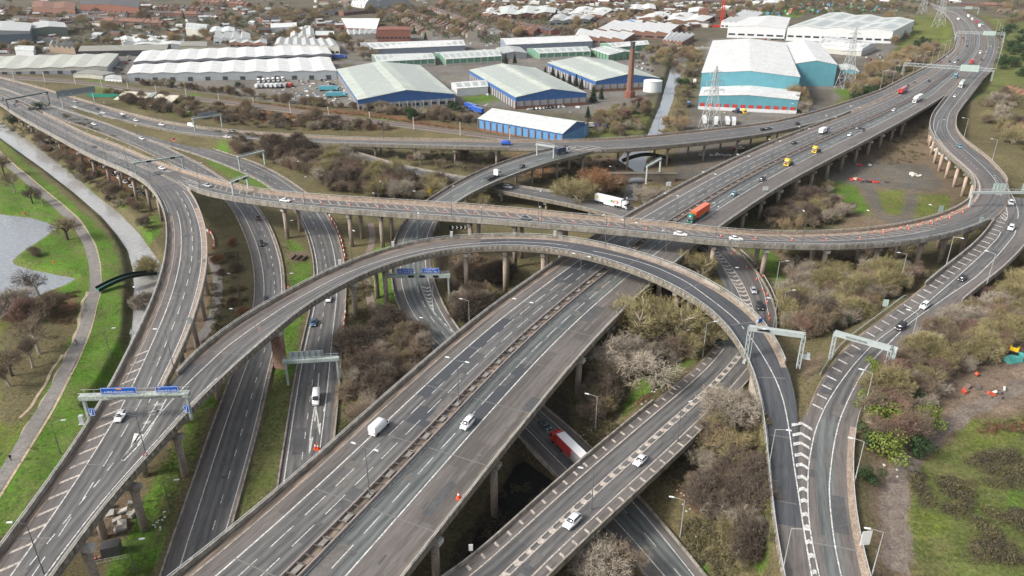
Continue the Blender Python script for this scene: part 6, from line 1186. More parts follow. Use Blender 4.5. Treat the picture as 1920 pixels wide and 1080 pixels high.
far = [((1120,56),(1252,62),(1274,46),(1150,40),8,6, 'white saw tooth factory beyond the canal bridge', BRK, RW, 1),((1078,68),(1170,74),(1190,62),(1085,56),7,4, 'brick factory with wavy white roof beyond the green sheds', BRK, RW, 1),((1243,76),(1278,79),(1302,65),(1255,61),7,5, 'brick works with peaked white roofs beside the canal bridge', BRK, RW, 0),
 ((1198,34),(1237,35),(1257,26),(1225,22),8,1, 'orange brick gabled hall with white roof, far centre', BRK, RW, 0),((1250,38),(1318,40),(1345,27),(1262,25),8,2, 'low brick hall with wide white roof left of the red crane', BRK, RW, 0),((1352,42),(1398,44),(1430,24),(1396,20),8,5, 'white saw tooth works right of the red crane', WWH, RW, 1),
 ((1065,26),(1130,29),(1150,17),(1085,13),7,2, 'distant white roofed works, far centre', BRK, RW, 0),((930,29),(1040,24),(1045,12),(936,13),8,3, 'distant pale roofed works behind the terraces', BRK, RP, 0),((1030,40),(1105,37),(1120,27),(1040,28),6,3, 'distant grey roofed works beside brown trees', WGR, RGR, 0),
 ((1180,20),(1230,17),(1228,8),(1182,10),7,2, 'distant white works before the brick towers', BRK, RW, 0),((905,25),(958,30),(962,20),(915,15),7,3, 'orange brick row with white roof behind terraces', BRK, RW, 0),((1290,24),(1330,23),(1330,15),(1292,15),7,1, 'distant white unit near the brick towers', WWH, RW, 0),
 ((1310,20),(1330,20),(1331,16),(1312,16),16,1, 'left distant orange brick tower block', BRK, BRK, 0),((1342,22),(1362,22),(1362,18),(1344,18),15,1, 'middle distant orange brick tower block', BRK, BRK, 0),((1366,24),(1378,24),(1379,20),(1368,20),15,1, 'right distant orange brick tower block', BRK, BRK, 0),
 ((150,8),(260,14),(262,2),(152,-4),16,1, 'dark brick building at the top left', BRKD, SLATE, 0),((60,14),(140,18),(142,6),(62,2),12,2, 'red brick building at the top left corner', BRK, TILE2,0),((1430,8),(1470,6),(1470,0),(1432,1),7,1, 'distant white shed by the allotments', WWH, RW, 0),((1165,45),(1195,44),(1196,38),(1168,38),6,1, 'small blue roofed works, far centre', BRK, WBL2,0),
 ((400,72),(470,74),(468,62),(405,60),7,4, 'grey roofed yard buildings left of the factory street', WGR, RGR, 1),((390,62),(440,60),(440,52),(395,52),7,2, 'white roofed garage among grey yards', WWH, RW, 0),((430,80),(500,82),(500,74),(432,74),5,3, 'orange brick low works behind the unit rows', BRK, RGR, 0),((960,56),(1000,60),(1010,52),(975,48),6,2, 'small orange roofed works beside terraces', BRK, TILE2,0)]
for A, B, C, D, he, nb, lb, w, rf_, sw in far: shed(lb, [A, B, C, D], he, 2.2, nb, 'depth', w, None, 0, rf_, 0, saw=bool(sw), name='factory', cat='factory', winrow=6 if he < 10 else 4)
# arched white hall
a = Vector(U(683,18,0)); b = Vector(U(772,14,0)); o = empty('arched_hall', a, 0, 'white arched hall on the skyline at the top centre', 'hall'); d = b - a; L_ = d.length; dep = Vector((-d.y, d.x, 0)).normalized() * 70; m = MB(); vs = []
for k in range(17): t = math.pi * k / 16; q = a + d * (.5 - .5 * math.cos(t)) + Vector((0,0, math.sin(t) * 26)) - a; vs += [q, q + dep]
m.add(vs, [(2 * k, 2 * k + 1,2 * k + 3,2 * k + 2) for k in range(16)]); m.build('roof', RW, o); m = MB(); m.add([vs[2 * k] for k in range(17)], [tuple(range(17))]); m.build('wall', WGR, o)
a = Vector(U(640,17,0)); o = empty('steel_frame', a, 0, 'white lattice frame beside the arched hall', 'steel frame'); m = MB()
for i in range(12):
    for j in range(3): m.beam((i * 6,0, j * 7),(i * 6 + 6,0, j * 7),.5,.5); m.beam((i * 6,0, j * 7),(i * 6,0, j * 7 + 7),.5,.5); m.beam((i * 6,40, j * 7),(i * 6,40, j * 7 + 7),.5,.5); m.beam((i * 6,0,21),(i * 6,40,21),.5,.5)
m.build('frame', RAIL, o)
# chimney, tank, crane
p = U(1180,183,0); o = empty('brick_chimney', (p[0], p[1], -.2),0, 'tall tapering red brick chimney with a black top', 'chimney'); zt = 42
m = MB(); m.tube((0,0,5),(0,0, zt - 5),2.7,1.75,8); m.build('shaft', BRK, o); m = MB(); m.tube((0,0,0),(0,0,5),4.4,4.2,8); m.tube((0,0,5),(0,0,6),3.6,3.0,8); m.build('base', BRKD, o); m = MB(); m.tube((0,0, zt - 5),(0,0, zt - 1),1.75,1.7,8); m.tube((0,0, zt - 1),(0,0, zt),2.1,2.1,8); m.build('top', STEEL_D, o)
p = U(1223,172,0); o = empty('storage_tank', p, 0, 'pale grey cylindrical storage tank beside the canal', 'tank'); m = MB(); m.tube((0,0,0),(0,0,9),7.5,7.5,24); m.tube((0,0,9),(0,0,10),7.5,1,24); m.build('tank_shell', WWH, o); m = MB(); m.tube((0,0,8.6),(0,0,8.9),7.65,7.65,24); m.build('ring', RAIL, o)
REDP = mat('red_paint', (0.55,0.03,0.02),.45,.1,1)
p = U(1352,52,0); o = empty('tower_crane', p, 0, 'bright red lattice crane mast standing among far factories', 'crane'); m = MB()
for sx in (-1.4,1.4):
    for sy in (-1.4,1.4): m.beam((sx, sy, 0),(sx, sy, 58),.5,.5)
for k in range(16):
    z = k * 3.6; m.beam((-1.4,-1.4, z),(1.4,-1.4, z + 3.6),.3,.3); m.beam((1.4,1.4, z),(-1.4,1.4, z + 3.6),.3,.3); m.beam((-1.4,1.4, z),(-1.4,-1.4, z + 3.6),.3,.3)
m.build('mast', REDP, o); m = MB(); m.box((0,0,2),(26,5,3)); m.build('base', REDP, o)
# pylons
def pylon(x, y, h, w, label, rz=.5):
    p = U(x, y, 0); o = empty('electricity_pylon', (p[0], p[1], gz(p[0], p[1]) - .2), rz, label, 'pylon'); m = MB(); lv = [0,.18,.34,.48,.60,.70,.79,.87,.94,1]; wd = [1,.78,.60,.46,.36,.29,.23,.18,.12,.03]; t = .26
    for k in range(len(lv) - 1):
        z0, z1 = lv[k] * h, lv[k + 1] * h; a, b = wd[k] * w / 2, wd[k + 1] * w / 2; c0 = [(-a, -a, z0),(a, -a, z0),(a, a, z0),(-a, a, z0)]; c1 = [(-b, -b, z1),(b, -b, z1),(b, b, z1),(-b, b, z1)]
        for i in range(4):
            j = (i + 1) % 4; m.beam(c0[i], c1[i], t, t); m.beam(c0[i], c1[j], t * .55, t * .55); m.beam(c0[j], c1[i], t * .55, t * .55); m.beam(c1[i], c1[j], t * .6, t * .6)
    m.build('lattice_tower', RAIL, o)
    for z, ln in ((.62,.34),(.76,.28),(.90,.2)):
        m = MB(); m.beam((-ln * h * .55,0, z * h),(ln * h * .55,0, z * h),.3,.3); m.beam((-ln * h * .55,0, z * h),(0,0,(z + .045) * h),.2,.2); m.beam((ln * h * .55,0, z * h),(0,0,(z + .045) * h),.2,.2)
        for s in (-1,1): m.tube((s * ln * h * .53,0, z * h),(s * ln * h * .53,0, z * h - 2.4),.14, n=5)
        m.build('crossarm', RAIL, o)
    return o
pylon(1331,243,40,11, 'lattice pylon beside the canal in front of the giant turquoise warehouse', .3); pylon(1584,168,48,12, 'lattice pylon between the turquoise warehouses and the motorway', .2); pylon(1757,60,52,12, 'tall lattice pylon beside the distant motorway bend', .2); pylon(1728,28,45,11, 'farthest lattice pylon at the top edge', .2)
# houses
def house_proto(key, wall, roof, w=6.2, d=9.0, h=5.6, r=2.6, bay=True):
    o = bpy.data.objects.new('terraced_house', None); parts = []
    m = MB(); m.box((0,0, h / 2),(w, d, h)); m.add([(-w / 2,-d / 2, h),(-w / 2, d / 2, h),(-w / 2,0, h + r)], [(0,1,2)]); m.add([(w / 2,-d / 2, h),(w / 2, d / 2, h),(w / 2,0, h + r)], [(0,2,1)]); parts.append(('wall', m.mesh('wall', wall)))
    m = MB(); e = .35
    m.add([(-w / 2,-d / 2 - e, h - .2),(w / 2,-d / 2 - e, h - .2),(w / 2,0, h + r + .05),(-w / 2,0, h + r + .05),(-w / 2, d / 2 + e, h - .2),(w / 2, d / 2 + e, h - .2)], [(0,1,2,3),(3,2,5,4)]); parts.append(('roof', m.mesh('roof', roof)))
    m = MB(); m.box((w / 2 - .5,0, h + r + .3),(.9,1.3,1.8)); parts.append(('chimney', m.mesh('chimney', BRK)))
    for sx in (-1.5,1.4):
        for z in (1.6,4.2): m = MB(); m.box((sx, -d / 2 - .03, z),(1.4,.1,1.3)); parts.append(('window', m.mesh('window', GLS)))
    m = MB(); m.box((w / 2 - .7,-d / 2 - .03,1.05),(.9,.1,2.1)); parts.append(('door', m.mesh('door', WDK)))
    return parts
HP = [house_proto(0, BRK, TILE), house_proto(1, mat('render_pink', (0.55,0.38,0.33),.8,.1,1), TILE), house_proto(2, mat('render_white', (0.62,0.60,0.57),.8,.08,1), SLATE), house_proto(3, BRKD, SLATE), house_proto(4, BRK, TILE2,8,9,5.6,3.4), house_proto(5, mat('render_cream', (0.5,0.45,0.36),.8,.08,1), TILE)]
def house_row(x0, y0, x1, y1, n, kinds, label, grp, rot=0):
    a = Vector(U(x0, y0,0)); b = Vector(U(x1, y1,0)); d = b - a; ang = math.atan2(d.y, d.x) + rot
    for k in range(n):
        p = a + d * ((k + .5) / n); o = empty('terraced_house', (p.x, p.y, -.1), ang, label, 'house', grp); s = d.length / n / 6.2; s = min(max(s, .8),1.5); o.scale = (s, s, 1.0)
        for nm, me in HP[rng.choice(kinds)]: link(nm, me, o)
rows = [(808,19,935,68,22,(1,2,1,5),'pale fronted terraced house in the long diagonal terrace'),(735,24,803,70,16,(0,5,0),'brown terraced house in the terrace behind the red brick factory'),(765,26,888,72,20,(0,3,5),'terraced house in the middle diagonal terrace behind the trees'),(876,20,960,48,14,(0,3),'brown terraced house in the right diagonal terrace'),(960,48,1042,66,12,(0,1,3),'red brick terraced house at the end of the right diagonal terrace'),(905,12,1010,38,14,(0,4),'orange terraced house in the farthest diagonal terrace'),
 (30,40,120,45,14,(3,0,2),'small terraced house, far left, lowest street'),(130,36,300,47,24,(3,2,0,3),'small terraced house, far left, middle street'),(90,27,240,33,16,(3,0,2,3),'small terraced house, far left, upper street'),(250,28,420,34,18,(3,0,4,2),'small terraced house near the lone conifers, upper left'),(200,44,310,50,13,(4,0,4),'orange roofed terraced house, upper left'),(380,8,470,14,10,(4,4,0),'orange brick house on the upper left skyline'),(490,44,630,28,20,(3,2,3),'dark roofed terraced house above the factory street'),(300,18,390,22,9,(3,0),'dark distant terraced house behind the conifers'),
 (1040,10,1180,4,12,(3,0),'distant terraced house on the top edge, centre'),(1240,8,1400,8,14,(3,0,3),'distant terraced house near the red crane, top edge'),(1885,182,1935,196,5,(4,),'red roofed house among trees at the right edge'),(1870,28,1960,34,8,(4,0),'red roofed house at the top right corner'),(1800,12,1900,16,9,(4,0,3),'distant red roofed house beyond the motorway bend'),(640,30,700,24,9,(0,3),'terraced house before the arched hall')]
for x0, y0, x1, y1, n, kinds, lb in rows: house_row(x0, y0, x1, y1, n, kinds, lb, lb.replace(' house', ' houses', 1))
# allotment huts: small, scattered
HUT = []
for c in ((0.5,0.5,0.48),(0.2,0.13,0.09),(0.12,0.3,0.16),(0.1,0.25,0.45),(0.4,0.15,0.1)):
    m = MB(); m.box((0,0,1.2),(3.4,2.4,2.4)); m.add([(-1.8,-1.4,2.3),(1.8,-1.4,2.3),(1.8,0,3.1),(-1.8,0,3.1),(-1.8,1.4,2.3),(1.8,1.4,2.3)], [(0,1,2,3),(3,2,5,4)]); HUT.append(m.mesh('garden_hut', mat('hut_%d' % len(HUT), c, .7,.15,1)))
for X, Y in scatter([(1395,12),(1600,8),(1690,14),(1700,24),(1560,22),(1480,34),(1390,34)], 90,5,1, test=False):
    o = link('garden_hut', rng.choice(HUT), None, (X, Y, 0), rng.uniform(0,3)); s = rng.uniform(.8,1.6); o.scale = (s, s, s); tag(o, 'small garden hut scattered over the allotments at the top right', 'hut', 'allotment huts')
# distant suburb beyond, reads as one mass
def mass(name, P, n, size, mats):
    V = []; F = []; M_ = []
    for X, Y in scatter(P, n, 6,1,6, test=False):
        s = rng.uniform(.7,1.4) * size; a = rng.uniform(0,3.14); ca, sa = math.cos(a), math.sin(a); h = s * .55; k = len(V)
        for dx, dy, z in ((-1,-.6,0),(1,-.6,0),(1,.6,0),(-1,.6,0),(-1,-.6, h),(1,-.6, h),(1,.6, h),(-1,.6, h),(-1,0, h * 1.45),(1,0, h * 1.45)): V.append((X + (dx * ca - dy * sa) * s, Y + (dx * sa + dy * ca) * s, z))
        w = rng.randrange(2); r_ = 2 + rng.randrange(len(mats) - 2)
        for f, q in (((0,1,5,4), w),((1,2,6,5), w),((2,3,7,6), w),((3,0,4,7), w),((4,5,9,8), r_),((7,8,9,6), r_)): F.append(tuple(i + k for i in f)); M_.append(q)
    me = bpy.data.meshes.new(name); me.from_pydata(V, [], F)
    for m in mats: me.materials.append(m)
    me.polygons.foreach_set('material_index', M_); me.update(); tag(link(name, me), kind='stuff')
mass('distant_suburb', [(-700,-40),(2600,-40),(2600,-10),(1900,10),(1400,4),(1000,8),(640,14),(500,20),(300,16),(0,24),(-700,40)], 1300,7, [BRK, WCR, TILE, SLATE, TILE2, RW, RGR])
mass('yard_clutter', [(480,165),(640,150),(700,200),(560,190)], 60,1.3, [WGR, RW, RP, RGR, TILE, WBL2, WWH]); mass('factory_yard_clutter', [(640,60),(1000,50),(1230,100),(1200,240),(1100,215),(860,195),(660,120)], 160,1.2, [WGR, RW, RP, BRK, RGR, WBL2, WWH]); mass('warehouse_yard_clutter', [(1290,250),(1500,222),(1640,165),(1740,105),(1600,60),(1500,90),(1620,130),(1500,215),(1310,225)], 110,1.4, [WGR, RW, RP, BRK, RGR, WBL2, WWH])
mass('far_left_buildings', [(-400,20),(640,16),(640,40),(340,52),(-60,66),(-400,66)], 300,6, [BRK, WCR, TILE, SLATE, RGR, TILE, SLATE]); mass('far_centre_buildings', [(940,4),(1430,4),(1430,40),(1260,60),(1120,50),(950,20)], 170,8, [BRK, WCR, TILE, RP, RW, RGR, SLATE])
mass('backland_buildings', [(-400,70),(-60,66),(60,72),(200,60),(330,62),(480,40),(640,44),(640,60),(500,70),(330,80),(200,92),(60,92),(-400,100)], 130,6, [BRK, WGR, TILE, SLATE, RP, RGR])
# ------------------------------------------------------------------ vehicles
GLASS_C = mat('car_glass', (0.018,0.022,0.028),.08,0, spec=.8); TYRE = mat('tyre', (0.018,0.018,0.018),.9,0); RIM = mat('wheel_rim', (0.35,0.35,0.36),.35,0, metal=.7); LAMPW = mat('headlamp_glass', (0.75,0.76,0.78),.15,0); LAMPR = mat('tail_lamp', (0.35,0.015,0.01),.3,0); BLKP = mat('black_plastic', (0.025,0.025,0.026),.6,0); PLATE = mat('number_plate', (0.7,0.65,0.3),.5,0); CHAS = mat('truck_chassis', (0.045,0.045,0.048),.7,.1,1)
PC = {'white': (0.80,0.80,0.79), 'black': (0.015,0.015,0.018), 'silver': (0.42,0.44,0.45), 'grey': (0.13,0.145,0.155), 'blue': (0.035,0.10,0.20), 'lightblue': (0.14,0.30,0.38), 'red': (0.45,0.02,0.02), 'maroon': (0.12,0.012,0.02), 'darkblue': (0.02,0.035,0.075), 'yellow': (0.80,0.50,0.02), 'orange': (0.72,0.12,0.025), 'green': (0.012,0.16,0.11), 'royal': (0.03,0.10,0.42), 'teal': (0.02,0.05,0.055), 'cream': (0.6,0.55,0.42), 'turq': (0.10,0.38,0.46), 'tarp': (0.75,0.75,0.74)}
def pm(c): return mat('paint_' + c, PC[c], .28,0, coat=.6, spec=.5)
def loft(mb, st, mi=0):
    """st: [(x, halfwidth, z0, z1, top_halfwidth)] rounded box sections along x"""
    n0 = len(mb.v); k = 8
    for x, w, z0, z1, wt in st: mb.v += [(x, -w * .9, z0),(x, -w, z0 + (z1 - z0) * .25),(x, -w, z0 + (z1 - z0) * .75),(x, -wt, z1),(x, wt, z1),(x, w, z0 + (z1 - z0) * .75),(x, w, z0 + (z1 - z0) * .25),(x, w * .9, z0)]
    for i in range(len(st) - 1):
        for j in range(k): a = n0 + i * k + j; b = n0 + i * k + (j + 1) % k; mb.f.append((a, b, b + k, a + k)); mb.m.append(mi)
    mb.f.append(tuple(n0 + q for q in range(k))[::-1]); mb.f.append(tuple(n0 + (len(st) - 1) * k + q for q in range(k))); mb.m += [mi, mi]
def car_parts(kind):
    P = []; L, Wd, H, belt = {'hatch': (4.1,1.78,1.48,.92), 'saloon': (4.75,1.85,1.45,.92), 'suv': (4.6,1.95,1.72,1.08), 'van': (4.5,1.85,1.85,1.12)}[kind]; h = L / 2; w = Wd / 2; fb = belt
    m = MB(); st = [(-h, w * .80,.38, fb * .86, w * .72),(-h + .12, w * .93,.25, fb * .98, w * .84),(-h + .8, w, .2, fb, w * .9),(0, w, .2, fb, w * .9),(h - 1.25, w, .2, fb * .97, w * .9),(h - .35, w * .95,.22, fb * .82, w * .82),(h - .05, w * .82,.3, fb * .66, w * .66),(h, w * .74,.36, fb * .56, w * .6)]
    loft(m, st); P.append(('body', m, 'paint', True))
    f0, f1, r1, r0 = {'hatch': (h - 1.25, h - 2.0,-h + .55,-h + .12), 'saloon': (h - 1.45, h - 2.2,-h + 1.35,-h + .75), 'suv': (h - 1.25, h - 1.95,-h + .4,-h + .12), 'van': (h - 1.0, h - 1.75,-h + .12,-h + .06)}[kind]
    m = MB(); cab = [(r0, w * .88, fb - .06, fb + .02, w * .80),(r1, w * .88, fb - .06, H - .06, w * .68),(f1, w * .88, fb - .06, H - .06, w * .66),(f0, w * .88, fb - .06, fb + .0, w * .78)]; loft(m, cab); P.append(('window', m, GLASS_C, True))
    m = MB(); loft(m, [(r1 - .08, w * .66, H - .09, H - .02, w * .60),((r1 + f1) / 2, w * .72, H - .09, H, w * .66),(f1 + .10, w * .66, H - .09, H - .03, w * .60)]); P.append(('roof', m, 'paint', True))
    for s in (-1,1): m = MB(); m.beam((f0, s * w * .82, fb),(f1, s * w * .68, H - .05),.07,.06); m.beam((r0, s * w * .84, fb),(r1, s * w * .68, H - .05),.16,.08); m.beam(((f1 + r1) / 2, s * w * .88, fb - .03),((f1 + r1) / 2, s * w * .70, H - .06),.09,.05); P.append(('pillar', m, 'paint', False))
    if kind == 'van':
        for s in (-1,1): m = MB(); m.add([(r0, s * w * .91, fb - .04),(.1, s * w * .91, fb - .04),(.1, s * w * .73, H - .08),(r0, s * w * .73, H - .08)], [(0,1,2,3)]); P.append(('side_panel', m, 'paint', False))
    for x in (-h + .78, h - .85):
        for s in (-1,1): m = MB(); m.tube((x, s * (w - .20),.32),(x, s * (w + .01),.32),.32, n=12); P.append(('wheel', m, TYRE, False)); m = MB(); m.tube((x, s * (w + .0),.32),(x, s * (w + .03),.32),.20, n=8); P.append(('rim', m, RIM, False))
    for s in (-1,1): m = MB(); m.box((h - .14, s * w * .70, fb * .68),(.22, w * .34,.16)); P.append(('headlight', m, LAMPW, False)); m = MB(); m.box((-h + .06, s * w * .76, fb * .82),(.12, w * .26,.2)); P.append(('tail_light', m, LAMPR, False)); m = MB(); m.box((f0 - .15, s * (w + .08), fb + .03),(.14,.2,.14)); P.append(('mirror', m, 'paint', False))
    m = MB(); m.box((h - .0,0,.48),(.06, w * 1.1,.18)); P.append(('grille', m, BLKP, False)); m = MB(); m.box((-h - .01,0,.6),(.04,.5,.12)); P.append(('number_plate', m, PLATE, False))
    return P
def panel_van_parts(L=5.9, H=2.5, Wd=2.0):
    P = []; h = L / 2; w = Wd / 2
    m = MB(); loft(m, [(-h, w * .95,.35, H - .08, w * .84),(-h + .1, w, .3, H, w * .88),(h - 2.0, w, .3, H, w * .86),(h - 1.55, w * .98,.3, H - .12, w * .80),(h - .85, w * .96,.3,1.35, w * .84),(h - .2, w * .9,.3,1.02, w * .74),(h, w * .8,.38,.8, w * .62)]); P.append(('body', m, 'paint', True))
    m = MB(); m.add([(h - 1.5,-w * .74, H - .16),(h - 1.5, w * .74, H - .16),(h - .84, w * .80,1.42),(h - .84,-w * .80,1.42)], [(0,1,2,3)])
    for v in range(4): x, y, z = m.v[v]; m.v[v] = (x + .05, y, z + .04)
    P.append(('windscreen', m, GLASS_C, False))
    for s in (-1,1): m = MB(); m.add([(h - 1.75, s * (w * .965),1.35),(h - 1.0, s * (w * .97),1.35),(h - 1.42, s * (w * .86),2.02),(h - 1.75, s * (w * .87),2.05)], [(0,1,2,3)]); P.append(('window', m, GLASS_C, False))
    for x in (-h + 1.1, h - 1.0):
        for s in (-1,1): m = MB(); m.tube((x, s * (w - .22),.36),(x, s * (w + .02),.36),.36, n=12); P.append(('wheel', m, TYRE, False))
    for s in (-1,1): m = MB(); m.box((h - .12, s * w * .72,.85),(.2,.3,.26)); P.append(('headlight', m, LAMPW, False)); m = MB(); m.box((-h - .0, s * w * .86,1.0),(.06,.16,.5)); P.append(('tail_light', m, LAMPR, False)); m = MB(); m.box((h - 1.2, s * (w + .16),1.5),(.12,.24,.34)); P.append(('mirror', m, BLKP, False))
    return P
def cab_parts(x0, cabH=3.6, fair=True):
    """lorry cab, front at x0+2.3"""
    P = []; w = 1.22; m = MB(); loft(m, [(x0, w, .75, cabH - .2, w * .93),(x0 + .4, w, .7, cabH, w * .9),(x0 + 1.6, w, .6, cabH - .15, w * .9),(x0 + 2.1, w * .98,.45, cabH - .95, w * .93),(x0 + 2.35, w * .95,.4,1.7, w * .9)]); P.append(('cab', m, 'cab', True))
    m = MB(); m.add([(x0 + 2.12,-w * .88, cabH - 1.02),(x0 + 2.12, w * .88, cabH - 1.02),(x0 + 2.38, w * .90,1.78),(x0 + 2.38,-w * .90,1.78)], [(0,1,2,3)]); m.v = [(x + .04, y, z) for x, y, z in m.v]; P.append(('windscreen', m, GLASS_C, False))
    for s in (-1,1): m = MB(); m.box((x0 + 1.6, s * (w + .005),2.1),(.9,.03,.8)); P.append(('window', m, GLASS_C, False)); m = MB(); m.box((x0 + 2.25, s * (w + .2),2.2),(.16,.26,.7)); P.append(('mirror', m, BLKP, False)); m = MB(); m.box((x0 + 2.36, s * w * .75,.85),(.1,.36,.22)); P.append(('headlight', m, LAMPW, False))
    m = MB(); m.box((x0 + 2.33,0,1.2),(.12,1.7,.7)); P.append(('grille', m, BLKP, False))
    m = MB(); m.box((x0 + 2.05,0,.5),(.7,2.3,.35)); P.append(('bumper', m, 'cab', False))
    return P
def wheels_(xs, w=1.22, r=.5):
    P = []
    for x in xs:
        for s in (-1,1): m = MB(); m.tube((x, s * (w - .38), r),(x, s * w, r), r, n=12); P.append(('wheel', m, TYRE, False)); m = MB(); m.tube((x, s * w, r),(x, s * (w + .02), r), r * .5, n=8); P.append(('rim', m, RIM, False))
    return P
def artic_parts(boxH=4.0, trailer=True, cabH=3.6, container=False):
    P = cab_parts(5.9, cabH)
    m = MB(); m.box((3.9,0,.85),(5.6,.9,.35)); m.box((4.9,0,.7),(1.2,2.3,.6)); P.append(('chassis', m, CHAS, False)); P += wheels_((7.1,3.2))
    if not trailer: P += wheels_((2.0,)); m = MB(); m.box((2.6,0,1.12),(1.0,1.0,.18)); P.append(('fifth_wheel', m, CHAS, False)); return P
    m = MB(); m.box((-1.6,0,(boxH + 1.15) / 2),(13.6,2.5, boxH - 1.15)); P.append(('trailer_box', m, 'box', False))
    m = MB(); m.box((-1.6,0, boxH + .02),(13.4,2.4,.06)); P.append(('trailer_roof', m, 'top', False))
    for s in (-1,1): m = MB(); m.box((-.8, s * 1.15,.75),(5.5,.1,.6)); P.append(('side_skirt', m, 'skirt', False))
    m = MB(); m.box((-2.4,0,.95),(11,.9,.3)); P.append(('trailer_frame', m, CHAS, False)); P += wheels_((-4.6,-5.9,-7.2))
    for s in (-1,1): m = MB(); m.box((-8.42, s * 1.0,1.0),(.06,.3,.2)); P.append(('tail_light', m, LAMPR, False))
    if container:
        m = MB()
        for k in range(44):
            for s in (-1,1): m.box((-8.2 + k * .3, s * 1.262,2.6),(.13,.05,2.6))
        P.append(('corrugation', m, 'box', False))
    return P
def rigid_parts(boxH=3.4, L=6.0):
    P = cab_parts(2.6,2.9); m = MB(); m.box((-.6,0,(boxH + 1.0) / 2),(L, 2.4, boxH - 1.0)); P.append(('load_box', m, 'box', False)); m = MB(); m.box((-.2,0,.8),(L + 1,.9,.3)); P.append(('chassis', m, CHAS, False)); m = MB(); m.box((-.6,0, boxH + .02),(L - .2,2.3,.05)); P.append(('box_roof', m, 'top', False)); return P + wheels_((3.7,-1.6),1.2,.45)
PT = {k: car_parts(k) for k in ('hatch', 'saloon', 'suv', 'van')}; PT['panelvan'] = panel_van_parts(); PT['artic'] = artic_parts(); PT['container'] = artic_parts(container=True); PT['tractor'] = artic_parts(trailer=False); PT['rigid'] = rigid_parts()
VM = {}
LENS = {'artic': 0, 'container': 0, 'tractor': -5.3, 'rigid': 0}
def vehicle(kind, X, Y, Z, rz, color, label, cat=None, group=None, box=None, cabc=None, top=None, skirt=None, detail=True, tilt=0.0):
    nm = {'hatch': 'car', 'saloon': 'car', 'suv': 'car', 'van': 'small_van', 'panelvan': 'panel_van', 'artic': 'articulated_lorry', 'container': 'articulated_lorry', 'tractor': 'lorry_tractor', 'rigid': 'box_lorry'}[kind]
    o = empty(nm, (X, Y, Z), rz, label, cat or {'car': 'car', 'small_van': 'van', 'panel_van': 'van', 'articulated_lorry': 'lorry', 'lorry_tractor': 'lorry', 'box_lorry': 'lorry'}[nm], group)
    o.rotation_euler = (0,-tilt, rz); wheels = {}
    for i, (pn, m, mt, sm) in enumerate(PT[kind]):
        if not detail and pn in ('mirror', 'rim', 'number_plate', 'grille', 'pillar', 'tail_light'): continue
        mm = pm(color) if mt == 'paint' else pm(cabc or color) if mt == 'cab' else pm(box or color) if mt == 'box' else pm(top or box or color) if mt == 'top' else pm(skirt or 'grey') if mt == 'skirt' else mt
        k = (kind, i, mm.name)
        if k not in VM:
            VM[k] = m.mesh(pn, mm)
            if sm: VM[k].polygons.foreach_set('use_smooth', [len(p.vertices) == 4 for p in VM[k].polygons])
        par = o
        if pn == 'rim' and wheels: par = wheels['w']
        x = link(pn, VM[k], par)
        if pn == 'wheel': wheels['w'] = x
        if LENS.get(kind):
            if par is o: x.location = (LENS[kind], 0,0)
    return o
def on_road(rd, kind, x, y, dr, color, label, **kw):
    """dr=+1 travels with the road's direction of survey"""
    t, lat, p, z = rd.sx(x, y, .7); tg = rd.tan(t) * dr; sl = (np.interp(t + 2, rd.s, rd.C[:, 2]) - np.interp(t - 2, rd.s, rd.C[:, 2])) / 4 * dr
    return vehicle(kind, p[0], p[1], z + .02, math.atan2(tg[1], tg[0]), color, label, tilt=math.atan(sl), **kw)
